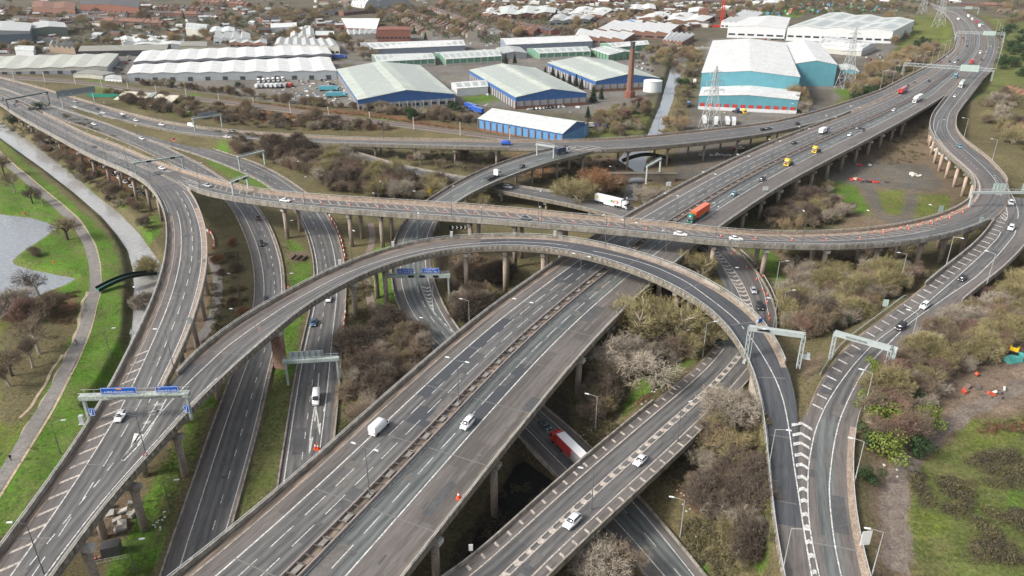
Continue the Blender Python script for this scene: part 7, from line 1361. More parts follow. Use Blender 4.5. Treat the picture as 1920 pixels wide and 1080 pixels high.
V_ = [
 (RE,'panelvan',711,801,1,'white','large white panel van on the motorway, left carriageway, nearest the camera'),(RE,'van',876,794,-1,'white','small white van on the motorway right carriageway, driving towards the camera'),
 (RE,'hatch',1376,363,-1,'lightblue','light blue hatchback behind the orange container lorry'),(RE,'suv',1429,336,-1,'black','black car on the motorway between the blue hatchback and the yellow tractors'),
 (RE,'saloon',1594,252,-1,'white','white car on the motorway just behind the upper yellow tractor unit'),(RE,'saloon',1609,239,-1,'grey','dark car side by side with another near the motorway median, left one'),(RE,'hatch',1617,243,-1,'black','dark car side by side with another near the motorway median, right one'),
 (RE,'saloon',1489,267,1,'black','dark car on the left carriageway just above the crossing viaduct'),(RE,'hatch',1676,206,-1,'white','white hatchback in front of the tall white box lorry'),(RE,'hatch',1742,151,1,'black','dark car ahead of the red and blue lorry'),(RE,'saloon',1714,154,1,'grey','grey car beside the front of the red and blue lorry, left lane'),(RE,'hatch',1703,160,1,'black','black car level with the red and blue lorry cab'),
 (RH,'saloon',1776,105,1,'silver','grey car in the slip lane below the row of tall lamp posts'),(RE,'hatch',1763,116,1,'red','small red car on the left carriageway near the upper gantry'),(RE,'saloon',1781,115,1,'black','dark car left of a white one before the upper gantry'),(RE,'saloon',1791,116,1,'white','white car between two dark ones before the upper gantry'),(RE,'hatch',1797,112,1,'black','dark car right of a white one before the upper gantry'),(RE,'hatch',1796,101,1,'grey','grey car on the distant bend, left carriageway'),(RE,'hatch',1814,86,1,'black','dark car on the distant bend, left carriageway, higher up'),(RE,'hatch',1812,77,1,'grey','grey car far up the left carriageway bend'),(RE,'hatch',1806,71,1,'maroon','dark red car far up the left carriageway bend'),(RH,'hatch',1797,67,1,'white','white car beneath the far gantry, left side'),
 (RE,'rigid',1822,117,-1,'red','red van directly above the green gantry sign'),(RB,'hatch',1841,112,-1,'black','dark car right of the red van beyond the gantry sign'),(RE,'panelvan',1838,99,-1,'white','white van on the distant right carriageway'),(RB,'hatch',1850,96,-1,'silver','silver car beside the distant white van'),(RB,'hatch',1858,86,-1,'silver','silver car at the outer edge of the distant bend'),(RE,'hatch',1848,92,-1,'grey','grey car between the distant white van and the outer lane'),
 (RE,'rigid',1815,31,-1,'white','white lorry heading the distant traffic jam'),(RE,'rigid',1822,37,-1,'cream','cream van in the distant traffic jam'),(RE,'rigid',1830,42,-1,'red','red lorry in the distant traffic jam'),(RE,'rigid',1836,49,-1,'white','white lorry low in the distant traffic jam'),(RE,'panelvan',1842,46,-1,'silver','silver van in the distant traffic jam'),(RE,'rigid',1796,37,1,'white','white lorry going away on the distant bend'),
 (RH,'hatch',1495,231,1,'black','black car on the slip viaduct where it joins the motorway'),(RH,'hatch',1431,242,1,'black','dark car on the north viaduct, front one of two together'),(RH,'saloon',1441,240,1,'grey','dark car on the north viaduct, second of two together'),(RH,'panelvan',950,269,1,'royal','bright blue van on the north viaduct'),
 (RI,'hatch',978,312,1,'black','black car at the top of the curved dive ramp'),(RJ,'suv',952,350,1,'white','white car on the low road just right of the dive ramp'),
 (RB,'saloon',389,347,1,'silver','silver car just past the fork on the crossing viaduct'),(RB,'saloon',304,315,1,'white','white car beside the hatched fork on the west viaduct'),(RB,'saloon',535,375,1,'white','white car on the crossing viaduct, left half'),(RB,'hatch',985,408,1,'grey','blue grey hatchback on the crossing viaduct above the loop'),(RB,'saloon',1276,438,1,'white','white saloon on the crossing viaduct, left of a pair'),(RB,'saloon',1380,447,1,'white','white saloon on the crossing viaduct, right of a pair'),
 (RB,'hatch',1800,274,-1,'lightblue','pale blue car on the upper slip road bend'),(RB,'hatch',1790,180,-1,'white','white car on the slip road just leaving the motorway'),(RD,'suv',1896,380,1,'white','white van like car at the right edge, upper of two'),(RD,'suv',1896,427,1,'white','white van like car at the right edge, lower of two'),(RD,'hatch',1805,521,1,'black','black car on the slip road between hatching and trees'),(RD,'van',1734,573,1,'white','small white van on the slip road'),(RD,'suv',1689,612,1,'black','black car on the slip road approaching the white gantry'),
 (RJ,'hatch',1413,544,1,'silver','silver car on the curved hatched road beside the cones'),(RJ,'suv',1425,574,1,'black','black car following the silver one beside the cones'),(RJ,'hatch',1200,863,1,'white','white hatchback on the low bridge, upper of two'),(RJ,'suv',1073,977,1,'white','white car with dark glass roof on the low bridge, lower of two'),(RI,'hatch',1022,796,1,'teal','dark car in the shade under the motorway beside the red lorry'),
 (RA,'hatch',225,780,1,'white','white hatchback below the blue sign gantry on the west ramp'),(RF,'hatch',484,408,1,'maroon','maroon car on the near ground carriageway just below the crossing viaduct'),(RF,'suv',490,456,1,'black','black car on the near ground carriageway'),(RF,'hatch',499,561,1,'black','black car half hidden behind the loop parapet'),(RF,'van',360,1068,1,'white','white vehicle at the bottom edge disappearing under the motorway'),
 (RG,'saloon',588,604,1,'blue','dark blue car on the far ground carriageway below the loop'),(RG,'panelvan',593,747,1,'white','white van on the turn arrows of the far ground carriageway'),(RG,'hatch',616,560,1,'white','white car mostly hidden under the loop'),
 (RA,'hatch',27,197,1,'grey','dark car under the leftmost gantry, outer lane'),(RB,'hatch',31,190,1,'black','dark car under the leftmost gantry, inner lane'),(RB,'hatch',55,204,1,'black','dark car right of the leftmost gantry leg'),(RA,'hatch',5,186,1,'grey','grey car at the left picture edge on the west viaduct'),(RG,'saloon',81,175,1,'white','white car beneath the beam of the leftmost gantry'),(RH,'saloon',141,190,1,'silver','silver car right of the grey sign gantry, upper'),(RG,'saloon',141,200,1,'white','white car right of the grey sign gantry, lower'),(RH,'hatch',183,204,1,'black','dark car ahead of two others near the hatched split, upper left'),(RG,'saloon',193,211,1,'white','white car at the start of the hatched split, upper left'),(RG,'hatch',188,217,1,'grey','grey car below the hatched split, upper left'),(RH,'saloon',230,213,1,'white','white car on the north slip just past the split'),(RH,'hatch',232,219,1,'black','dark car next to the white one past the split'),(RH,'hatch',255,225,1,'white','white car on the north slip with grass below it'),(RH,'saloon',303,233,1,'white','white car on the north slip beside a small dark sign'),(RG,'saloon',255,238,1,'white','white car on the far ground carriageway beside the grass wedge'),(RF,'saloon',176,232,1,'white','white car on the near ground carriageway, upper left'),(RF,'saloon',266,259,1,'white','white car between bare trees and the median, upper left'),(RG,'saloon',325,262,1,'red','red car on the far ground carriageway, upper left'),(RH,'panelvan',360,236,1,'white','white van under the middle gantry on the north slip'),(RH,'suv',437,247,1,'black','black car on the north slip beyond the middle gantry'),(RH,'saloon',426,256,1,'white','white car on the north slip nearest the shrubs'),(RH,'saloon',460,260,1,'silver','pale car on the north slip right of the black one'),(RH,'van',492,263,1,'white','white van on the north slip, rightmost of the group')]
for rd, k, x, y, dr, c, lb in V_: on_road(rd, k, x, y, dr, c, lb, detail=y > 300)
on_road(RE, 'container', 1309,405,-1, 'orange', 'lorry with green cab and bright orange container driving down the motorway', cabc='green', skirt='green', box='orange')
on_road(RE, 'tractor', 1478,307,-1, 'yellow', 'yellow lorry tractor without trailer, nearer of two', cabc='yellow'); on_road(RE, 'tractor', 1530,283,-1, 'yellow', 'yellow lorry tractor without trailer, farther of two', cabc='yellow')
on_road(RE, 'rigid', 1543,248,1, 'white', 'white box van with dark blue sides on the left carriageway', box='white', cabc='royal')
on_road(RE, 'artic', 1720,188,-1, 'white', 'tall white lorry with white trailer on the motorway near the merge', cabc='white'); on_road(RE, 'artic', 1693,172,1, 'red', 'lorry with blue rear and red side going away on the motorway', box='red', cabc='royal', top='red'); on_road(RE, 'tractor', 1792,144,-1, 'royal', 'blue lorry under the upper gantry', cabc='lightblue'); on_road(RB, 'artic', 1803,160,-1, 'white', 'white and grey lorry on the slip lane beside the upper gantry', box='silver', cabc='white')
wl = on_road(RJ, 'artic', 1147,383,1, 'white', 'white articulated lorry with fruit picture on its trailer, on the low road', box='white', cabc='white', top='tarp', skirt='white')
rl = on_road(RI, 'artic', 1071,853,-1, 'red', 'red lorry with white topped red trailer emerging beneath the low bridge', box='red', cabc='red', top='white', skirt='grey')
on_road(RI, 'rigid', 1052,286,-1, 'grey', 'dark lorry with white cab at the fork of the north viaduct', box='darkblue', cabc='white')
ft = on_road(RI, 'tractor', 928,330,-1, 'white', 'white flat bed recovery lorry on the dive ramp', cabc='white')
m = MB(); m.box((-4.2,0,1.2),(6.0,2.3,.18)); m.build('flat_bed', CHAS, ft)
# printed picture on the white trailer: flat decals standing 2 cm off the side that faces the camera
def decal(par, name, pts, side, c):
    m = MB(); m.add([(x, side * 1.275, z) for x, z in pts], [tuple(range(len(pts)))]); return m.build(name, mat('print_' + name, c, .5,0), par)
for sd_ in (-1,1):
    circ = lambda cx, cz, r, n=12: [(cx + r * math.cos(6.283 * k / n), cz + r * math.sin(6.283 * k / n)) for k in range(n)]
    decal(wl, 'yellow_print', circ(-6.8,2.9,.6), sd_, (0.75,0.65,0.03)); decal(wl, 'red_print', [(1.2,2.0),(3.8,1.9),(4.4,2.8),(3.2,3.4),(1.6,3.1)], sd_, (0.65,0.03,0.03)); decal(wl, 'green_print', [(-.2,2.2),(1.1,2.0),(1.4,3.1),(.2,3.4)], sd_ * 1.004,(0.08,0.35,0.06)); decal(wl, 'pale_print', [(2.0,2.2),(3.4,2.2),(3.3,2.9),(2.1,2.8)], sd_ * 1.008,(0.8,0.75,0.7)); decal(wl, 'strap_line', [(-8.2,1.3),(5.1,1.3),(5.1,1.36),(-8.2,1.36)], sd_, (0.3,.3,.3))
    decal(rl, 'white_panel_print', [(-1.6,1.25),(-8.3,1.25),(-8.3,3.9),(-1.6,3.9)], sd_, (0.30,0.31,0.32))
# parked vehicles in the yards
def yard(kind, pts, rz, cols, label, group, **kw):
    for x, y in pts:
        p = U(x, y, 0); vehicle(kind, p[0], p[1], gz(p[0], p[1]) + .02, rz + rng.uniform(-.04,.04), rng.choice(cols), label, None, group, detail=False, **kw)
lin = lambda x0, y0, x1, y1, n: [(x0 + (x1 - x0) * k / (n - 1), y0 + (y1 - y0) * k / (n - 1)) for k in range(n)]
yard('tractor', lin(487,157,532,154,6),-1.5, ['white'], 'white lorry cab parked in the upper row beside the white units', 'parked lorry cabs')
yard('rigid', lin(484,168,545,164,8),1.5, ['white', 'white', 'red', 'silver'], 'box lorry parked in the lower row beside the white units', 'parked box lorries')
yard('artic', [(618,171)], .05, ['turq'], 'turquoise trailer lorry beside the big blue fronted shed, upper', 'turquoise trailers'); yard('artic', [(632,182)], .12, ['turq'], 'turquoise trailer lorry beside the big blue fronted shed, lower', 'turquoise trailers')
yard('hatch', [(560,155),(566,156),(577,154),(604,152),(609,152),(620,159),(626,160)], 1.5, ['white', 'silver', 'black', 'grey'], 'parked car between the white units and the big shed', 'cars parked by the white units')
yard('artic', [(636,112)], .1, ['royal'], 'blue curtain lorry at the end of the white unit rows', 'blue lorry')
yard('hatch', lin(1000,206,1056,200,9),1.2, ['black', 'grey', 'white', 'red', 'silver', 'blue'], 'car parked before the blue shed with brick columns', 'cars parked by the brick columned shed')
yard('hatch', [(1190,120),(1198,121),(1207,123),(1214,125),(1196,128),(1205,131),(1214,134),(1222,136),(1210,114),(1218,112)], .9, ['white', 'black', 'grey', 'silver'], 'car in the small car park behind the chimney', 'cars in the chimney car park')
yard('hatch', lin(1120,213,1185,208,11),1.4, ['white', 'silver', 'cream'], 'pale car in the long row among shrubs near the canal', 'cars near the canal')
yard('hatch', [(1308,105),(1313,98),(1317,92),(1309,125),(1305,132),(1311,112)], 1.2, ['black', 'grey', 'white'], 'car parked along the giant turquoise warehouse', 'cars along the warehouse')
yard('rigid', [(1302,158),(1305,140)], 1.3, ['white'], 'white van parked along the giant turquoise warehouse', 'vans along the warehouse'); yard('rigid', [(1290,200)], 1.3, ['royal'], 'blue and white lorry by the pylon', 'blue lorry by the pylon')
yard('artic', [(1320,230),(1342,233),(1363,232),(1375,233)], 1.35, ['white', 'royal', 'white'], 'trailer parked in the yard before the red loading bays', 'trailers in the turquoise warehouse yard')
yard('tractor', [(1380,212)], -1.4, ['darkblue'], 'dark blue lorry at a red loading bay', 'lorry at the bays'); yard('tractor', [(1393,213)], -1.4, ['yellow'], 'yellow lorry at a red loading bay', 'yellow lorry at the bays')
yard('hatch', [(1624,117),(1646,113),(1650,118),(1630,121),(1665,117),(1655,124)], .6, ['red', 'white', 'silver', 'black'], 'car in the yard right of the turquoise warehouses', 'cars behind the second pylon')
yard('hatch', lin(1430,74,1470,76,8) + lin(1435,78,1468,80,6),.2, ['white', 'grey', 'black', 'silver', 'red'], 'car parked before the white distribution sheds', 'cars before the distribution sheds')
yard('hatch', [(q, 87 + (i % 3) * 2) for i, q in enumerate(range(500,512,4))] + lin(496,60,507,84,7),1.4, ['white', 'grey', 'black', 'blue'], 'car parked along the factory street', 'cars in the factory street')
yard('hatch', [(216,131),(222,128),(228,133),(238,122),(244,116),(232,140),(243,108)], .8, ['white', 'grey', 'red', 'black'], 'car between the cream and the white unit rows', 'cars between the unit rows')
yard('rigid', [(18,98),(24,100),(72,98),(80,96),(90,95),(8,101)], .2, ['white', 'white', 'red'], 'white truck in the depot at the left', 'trucks in the left depot')
yard('artic', [(883,205),(893,212)], 2.2, ['white', 'royal'], 'trailer parked beside the bright blue shed', 'trailers by the blue shed'); yard('rigid', [(1112,240),(1125,242)], .1, ['royal', 'cream'], 'lorry parked right of the bright blue shed', 'lorries right of the blue shed')
yard('hatch', [(1383,278),(1390,281),(1378,282)], .4, ['red', 'white'], 'red or white vehicle half hidden under the north viaduct', 'vehicles under the north viaduct')
yard('hatch', lin(640,60,646,86,8),1.5, ['white', 'blue', 'silver'], 'car lined up by the brick factory', 'cars by the brick factory')
yard('hatch', lin(180,308,268,362,9),-.8, ['white', 'black', 'grey', 'silver'], 'car parked in the shade under the west ramp', 'cars parked under the west ramp')
# ------------------------------------------------------------------ lamps, gantries, signs, cones, people, bridges
LAMPH = mat('lamp_head_white', (0.62,0.64,0.64),.4,0); POLE = mat('lamp_pole_grey', (0.16,0.17,0.17),.5,0, metal=.4); POLE_L = mat('lamp_pole_pale', (0.45,0.47,0.46),.5,0, metal=.3)
LP = {}
def lamp(X, Y, Z, rz, label, h=11.5, double=False, group=None, pale=False, reach=2.2):
    o = empty('street_lamp', (X, Y, Z), rz, label, 'street lamp', group); pm_ = POLE_L if pale else POLE
    def get(k, f):
        if k not in LP: LP[k] = f()
        return LP[k]
    def f1(): m = MB(); m.tube((0,0,0),(0,0,1.6),.15,.15,8); m.tube((0,0,1.6),(0,0, h),.11,.065,8); return m.mesh('pole', pm_)
    link('pole', get(('p', h, pale), f1), o)
    for s in ((-1,1) if double else (1,)):
        def f2(): m = MB(); m.tube((0,0, h),(s * reach, 0, h + .35),.05,.045,5); return m.mesh('arm', pm_)
        def f3(): m = MB(); m.box((s * (reach + .45),0, h + .36),(1.15,.36,.16), taper=(.8,.7)); return m.mesh('lamp_head', LAMPH)
        link('arm', get(('a', s, h, pale, reach), f2), o); link('lamp_head', get(('h', s, h, reach), f3), o)
    return o
def road_lamp(rd, t, o_, face, label, **kw):
    p = rd.at(t, o_); n = rd.nor(t) * face; return lamp(p[0], p[1], p[2] + kw.pop('dz', .0), math.atan2(n[1], n[0]), label, **kw)
ordn = ['first', 'second', 'third', 'fourth', 'fifth', 'sixth', 'seventh', 'eighth', 'ninth', 'tenth', 'eleventh', 'twelfth', 'thirteenth', 'fourteenth', 'fifteenth', 'sixteenth']
ml = [spx(RE, x, y) for x, y in ((689,930),(851,755),(971,636),(1085,545))]; st = (ml[-1] - ml[0]) / 3; ml = [ml[0] - st] + ml + [ml[-1] + st * k for k in range(1,9)]
for i, t in enumerate(ml[1:]): road_lamp(RE, t, (18.3 / 37,0),1, 'twin armed lamp on the motorway median, %s from the bottom' % ordn[i], double=True, h=12)
for i, (x, y) in enumerate(((375,360),(462,376),(574,390),(714,400),(852,407),(1011,421),(1170,436),(1340,456),(1500,462),(1619,459),(1742,449))): road_lamp(RB, spx(RB, x, y),(1,-.3),-1, 'lamp on the near parapet of the crossing viaduct, %s from the left' % ordn[i], h=11, dz=.9)
for i, (x, y) in enumerate(((655,490),(784,457),(905,439),(1016,441),(1139,460),(1251,492))): road_lamp(RC, spx(RC, x, y),(0,.2),1, 'lamp on the far parapet of the loop, %s from the left' % ordn[i], h=11, dz=.9)
for i, (x, y) in enumerate(((48,227),(72,240),(98,254),(132,272),(165,290),(207,306),(246,325),(288,358))): road_lamp(RA, spx(RA, x, y),(0,.3),1, 'lamp on the river side parapet of the west ramp, %s from the left edge' % ordn[i], h=11, dz=.9)
for i, (x, y) in enumerate(((326,692),(276,862),(82,1075))): p = px3(RA if i == 0 else RC, x, y); t = RC.sx(x, y)[0]; n = RC.nor(t) * -1; lamp(p[0], p[1], p[2], math.atan2(n[1], n[0]), ['lamp at the nose where loop and west ramp join', 'lamp with a red triangle sign below it on the west ramp parapet', 'lamp at the bottom left on the west ramp'][i], h=11)
for x, y, a, lb, h, pal in ((345,686,3.0,'lamp behind the nose of loop and west ramp',11,False),(1116,811,2.8,'ground lamp beside the low bridge above the red lorry',10,True),(1317,672,.2,'pale lamp inside the loop by the low road',11,True),(1275,1008,2.9,'pale ground lamp right of the dark road at the bottom',10,True),(1266,864,.5,'lamp on the low bridge parapet, upper of two',10,False),(1106,1008,2.9,'lamp on the low bridge parapet, lower of two',10,False),(114,852,.3,'lamp on the grass between the park path and west ramp',9,False),(208,670,.3,'lamp on the grass below the blue sign gantry',9,False),(271,588,2.6,'lamp rising beside the river below the west ramp',9,False),
 (1449,618,2.8,'lamp beside the cones where the low road passes under the loop',10,True),(1453,545,.1,'pale lamp on the green patch beside the tall bare column',10,True),(1465,596,.1,'pale lamp by the parked trailer on the green patch',9,True),(1361,556,.2,'lamp beside the loop parapet above the curved road',10,False),(1684,545,3.0,'lamp standing in the grey wood beside the slip road',13,True),(540,455,.3,'lamp on the grass between the ground carriageways, upper',9,False),(538,560,.2,'lamp on the grass between the ground carriageways, lower',9,False),(450,560,3.0,'lamp by the footpath under the west ramp',9,False),(457,630,3,'lamp beside the near ground carriageway under the loop',9,False),(320,960,.2,'ground lamp between the west ramp columns and near carriageway',8,False),(255,1075,.2,'ground lamp at the bottom left on the grass strip',8,False),(808,655,2.8,'lamp at the edge of the dive ramp before the motorway',10,False),(880,610,2.8,'lamp on the inner verge of the dive ramp',9,True),
 (572,340,2.9,'lamp at the bend of the far ground carriageway',10,False),(714,404,3.0,'lamp behind the crossing viaduct among olive trees',10,False),(790,400,3.0,'lamp beside the dive ramp behind the crossing viaduct',10,False),(1152,350,3.0,'lamp behind the white fruit lorry',10,False),(1098,385,3.0,'lamp on the low road before the orange tree',10,False),(1345,430,2.9,'lamp right of the motorway beside the crossing viaduct',11,False)):
    p = U(x, y, gz(*U(x, y, 0)[:2])); g = gz(p[0], p[1])
    for rd in (RJ, RI):
        i, s, lat, hw, rz_ = road_lat(rd, np.array([p[0]]), np.array([p[1]]),1.0)
        if len(i) and 'bridge' in lb: g = float(rz_[0])
    lamp(p[0], p[1], g, a, lb, h=h, pale=pal)
for x, y, f, o_, lb in ((1701,650,-1,(1,.4),'lamp on the right verge of the slip road between two cars and the gantry'),(1622,770,-1,(1,.5),'lamp on the right verge below the white gantry'),(1600,904,-1,(1,.2),'lamp on the right wall of the slip road, lower right'),(1655,1085,-1,(1,.4),'lamp at the bottom right behind the white sign'),(1840,530,-1,(1,.4),'lamp on the right verge by the black car'),(1780,500,1,(0,-.4),'lamp on the left verge of the slip road')): road_lamp(RD, spx(RD, x, y), o_, f, lb, h=10.5, pale=True)
for x, y, lb in ((1421,686,'lamp on the inner parapet of the loop below the white gantry'),(1440,880,'lamp on the inner parapet above the retaining wall'),(1472,1075,'lamp at the bottom beside the worn chevrons')): road_lamp(RC, spx(RC, x, y),(1,-.2),-1, lb, h=10.5, pale=True)
for i, t in enumerate(np.arange(spx(RH, 1590,190), spx(RH, 1790,66),33)[:9]): road_lamp(RH, t + 60,(1,1.0),-1, 'pale lamp post on the left edge of the upper motorway, %s from below' % ordn[i], h=14, pale=True)
for i, t in enumerate(np.arange(spx(RB, 1862,130), spx(RB, 1862,55),38)[:10]): road_lamp(RB, t, (1,2.0),-1, 'pale lamp post on the right edge of the distant bend, %s from below' % ordn[i], h=14, pale=True)
for i, (x, y) in enumerate(((1742,262),(1836,262),(1880,305))): road_lamp(RB, spx(RB, x, y),((0,-.2),(1,.5),(1,.5))[i], (1,-1,-1)[i], 'pale lamp beside the upper slip road, %s from above' % ordn[i], h=11, pale=True)
for i, (x, y) in enumerate(((265,233),(350,243),(560,256),(640,262),(720,262),(1095,262),(1230,254),(1340,240),(1460,222))): road_lamp(RH, spx(RH, x, y),(1,-.3),-1, 'small lamp on the far parapet of the north viaduct, %s from the left' % ordn[i], h=10)
for i, t in enumerate(np.arange(40, spx(RF, 337,287),45)[:8]): road_lamp(RF, t, (1,.0),-1, 'lamp on the central barrier of the ground roads, %s from the left edge' % ordn[i], h=12, double=True)
# overhead line masts of the railway
for i, t in enumerate(np.arange(30, RR.len - 10,34)):
    p = RR.at(t, (0,0.2)); n = RR.nor(t); o = empty('railway_mast', (p[0], p[1], p[2] - .2), math.atan2(n[1], n[0]), 'catenary mast beside the railway track', 'mast', 'catenary masts along the railway'); m = MB(); m.box((0,0,4),(.35,.35,8)); m.build('mast', CONC_L, o); m = MB(); m.beam((0,0,7),(4.2,0,6.8),.12,.12); m.build('cantilever', STEEL, o)
# gantries
GB = mat('gantry_grey_green', (0.30,0.37,0.35),.5,.2,.4, coords='pos', c2=(0.42,0.47,0.44)); GBW = mat('gantry_pale_weathered', (0.36,0.40,0.36),.5,.25,.5, coords='pos', scale2=2); SIGNB = mat('sign_blue', (0.008,0.10,0.48),.45,0); SIGNW = mat('sign_white', (0.8,0.8,0.78),.4,0); SIGNBK = mat('sign_back_grey', (0.22,0.25,0.26),.5,.15,1, coords='pos'); SIGNG = mat('sign_back_pale_green', (0.36,0.45,0.41),.5,.12,1, coords='pos'); ORP = mat('orange_patch', (0.7,0.28,0.03),.5,0); WHG = mat('gantry_white', (0.36,0.40,0.39),.45,.06,1, coords='pos'); BLK = mat('matt_black', (0.012,0.012,0.013),.7,0); MOLD = mat('mould_black', (0.04,0.042,0.036),.8,.3,2, coords='pos', c2=(0.28,0.30,0.27))
def text(par, s, x, y, z, size, m, rz=0.0, face=1, width=None):
    c = bpy.data.curves.new('lettering', 'FONT'); c.body = s; c.size = size; c.align_x = 'CENTER'; c.align_y = 'CENTER'; c.extrude = .01; c.materials.append(m)
    o = bpy.data.objects.new('lettering', c); COL.objects.link(o); o.parent = par; o.location = (x, y, z); o.rotation_euler = (math.radians(90),0, rz); me_ = bpy.data.meshes.new_from_object(o); x2 = bpy.data.objects.new('lettering', me_); COL.objects.link(x2); x2.parent = par; x2.location = (x, y, z); x2.rotation_euler = (math.radians(90),0, rz); bpy.data.objects.remove(o); return x2
def gantry(pa, pb, za, zb, h, label, style='box', legs=(True, True), bw=1.0, bh=1.1, m=None, over=0.0):
    """pa, pb: places of the two leg feet; local x runs from a to b, -y faces the camera side"""
    A = Vector((pa[0], pa[1], za)); B = Vector((pb[0], pb[1], zb)); d = B - A; L = math.hypot(d.x, d.y); rz = math.atan2(d.y, d.x); o = empty('sign_gantry', (A.x, A.y, za), rz, label, 'gantry'); m = m or GB
    if style == 'box':
        q = MB(); q.box((L / 2,0, h),(L + 1.4, bw, bh)); q.build('beam', m, o)
        for s in (-1,1): q = MB(); q.beam((-.6, s * bw * .48, h + bh / 2 + .9),(L + .6, s * bw * .48, h + bh / 2 + .9),.06,.06); [q.beam((L * k / 10, s * bw * .48, h + bh / 2),(L * k / 10, s * bw * .48, h + bh / 2 + .9),.05,.05) for k in range(11)]; q.build('handrail', RAIL, o)
        for i, (x, on, dz) in enumerate(((0, legs[0], 0),(L, legs[1], zb - za))):
            if on: q = MB(); q.box((x, 0,(h + dz) / 2),(.55,.8, h - dz)); q.build('leg', m, o)
    else:
        n = int(L / 1.7); t = .13
        q = MB()
        for s in (-1,1):
            for z in (h - bh / 2, h + bh / 2): q.beam((-.4, s * bw / 2, z),(L + .4, s * bw / 2, z),.22,.22)
            for k in range(n): x0, x1 = L * k / n, L * (k + 1) / n; q.beam((x0, s * bw / 2, h - bh / 2 if k % 2 else h + bh / 2),(x1, s * bw / 2, h + bh / 2 if k % 2 else h - bh / 2), t, t); q.beam((x0, s * bw / 2, h - bh / 2),(x0, s * bw / 2, h + bh / 2), t, t)
        for k in range(n + 1): x = L * k / n; q.beam((x, -bw / 2, h + bh / 2),(x, bw / 2, h + bh / 2), t, t); q.beam((x, -bw / 2, h - bh / 2),(x, bw / 2, h - bh / 2), t, t)
        q.build('truss', m, o)
        if style == 'panel': q = MB(); q.box((L / 2,-bw / 2 - .06, h),(L, .06, bh * .8)); q.box((L / 2,0, h + bh / 2 + .12),(L, bw * .9,.05)); q.build('walkway', m, o)
        for x, on, zf in ((0, legs[0], 0),(L, legs[1], zb - za)):
            if not on: continue
            q = MB()
            for sx in (-.45,.45):
                for s in (-1,1): q.beam((x + sx * .9, s * bw / 2, zf),(x + sx * .9, s * bw / 2, h),.2,.2)
            for k in range(6): z0 = zf + (h - zf) * k / 6; z1 = zf + (h - zf) * (k + 1) / 6; [q.beam((x - .4, s * bw / 2, z0 if k % 2 else z1),(x + .4, s * bw / 2, z1 if k % 2 else z0), t, t) for s in (-1,1)]; q.beam((x - .4,-bw / 2, z0),(x - .4, bw / 2, z1), t, t)
            q.build('leg', m, o)
    return o, L
def panel(o, x, z, w, h, y, mt, name='sign_panel', rim=True, ribs=0, rz=0):
    q = MB(); q.box((x, y, z),(w, .12, h)); s = q.build(name, mt, o)
    if rim:
        q = MB(); e = .07
        for dx, dz, ww, hh in ((0, h / 2 - .1, w - .2, e),(0,-h / 2 + .1, w - .2, e),(w / 2 - .1,0, e, h - .2),(-w / 2 + .1,0, e, h - .2)): q.box((x + dx, y - .075, z + dz),(ww, .03, hh))
        q.build('sign_border', SIGNW, s)
    if ribs:
        q = MB()
        for k in range(ribs): q.box((x - w / 2 + w * (k + .5) / ribs, y - .14, z),(.14,.16, h + .2))
        q.build('stiffener', SIGNBK if mt != SIGNG else RAIL, s)
    return s
def atz(x, y, z): return U(x, y, z)
# blue signs over the west ramp and the loop
a = atz(172,790,13.3); b = atz(352,787,13.3); g1, L1 = gantry((a[0] - .4, a[1]),(b[0] + .6, b[1] + .6),12.2,13.0,7.6, 'gantry with two blue direction signs over the west ramp and the loop', 'box', m=GBW, bh=1.0, bw=1.6)
q = MB(); q.box((L1 * .62,-.83,7.5),(L1 * .70,.05,.62)); q.build('mould_stain_panel', MOLD, g1)
s = panel(g1, L1 * .365,9.15,7.8,1.7,-.3, SIGNB); text(s, 'A 38(M)  Birmingham (Cen.)', L1 * .365,-.40,8.95,.55, SIGNW); q = MB(); q.box((L1 * .37,-.385,9.65),(1.1,.02,.4)); q.build('orange_patch', ORP, s)
s = panel(g1, L1 * .83,9.15,5.0,1.6,-.3, SIGNB); text(s, "B'ham (N E)  A 38", L1 * .83,-.40,8.95,.52, SIGNW); q = MB(); q.box((L1 * .76,-.385,9.6),(.6,.02,.25)); q.build('orange_patch', ORP, s)
for x, lb in ((L1 * .06,0),(L1 * .985,1)):
    s = panel(g1, x, 4.0,1.25,1.9,-.6, SIGNB, 'lane_sign'); q = MB(); q.beam((x + .1,-.70,4.6),(x - .2,-.70,3.5),.14,.02); q.add([(x - .42,-.71,3.75),(x + .06,-.71,3.7),(x - .3,-.71,3.2)], [(0,1,2)]); q.build('lane_arrow', SIGNW, s)
q = MB(); q.box((-1.4,-.5,1.0),(1.4,1.2,.1)); q.box((-1.4,-.5,2.1),(.9,.7,2.0)); q.build('control_cabinet', RAIL, g1)
# blue signs over the dive ramp
g2, L2 = gantry(U(728,560,.5), U(842,560,.5),.5,.5,8.6, 'gantry with two blue signs over the dive ramp, seen under the loop', 'box', legs=(False, True), bh=1.3)
s = panel(g2, L2 * .31,10.4,5.6,2.0,-.3, SIGNB); text(s, 'M 6  North West\n(M5) South West', L2 * .31,-.40,10.45,.66, SIGNW); s = panel(g2, L2 * .72,10.6,5.8,2.0,-.3, SIGNB); text(s, 'London (M1)\nCoventry   M 6', L2 * .72,-.40,10.65,.68, SIGNW)
for f in (.40,.58,.8): q = MB(); q.box((L2 * f, -.56,8.6),(1.9,.1,.8)); q.build('matrix_signal', BLK, g2)
# grey backed gantry over the far ground carriageway
g3, L3 = gantry(U(541,722,.1), U(636,716,.1),.1,.1,7.5, 'gantry seen from behind with a grey sign back over the far ground carriageway', 'box', bh=.9, bw=1.2)
panel(g3, L3 * .42,9.2, L3 * .66,2.1,.3, SIGNBK, 'sign_back', False, 6)
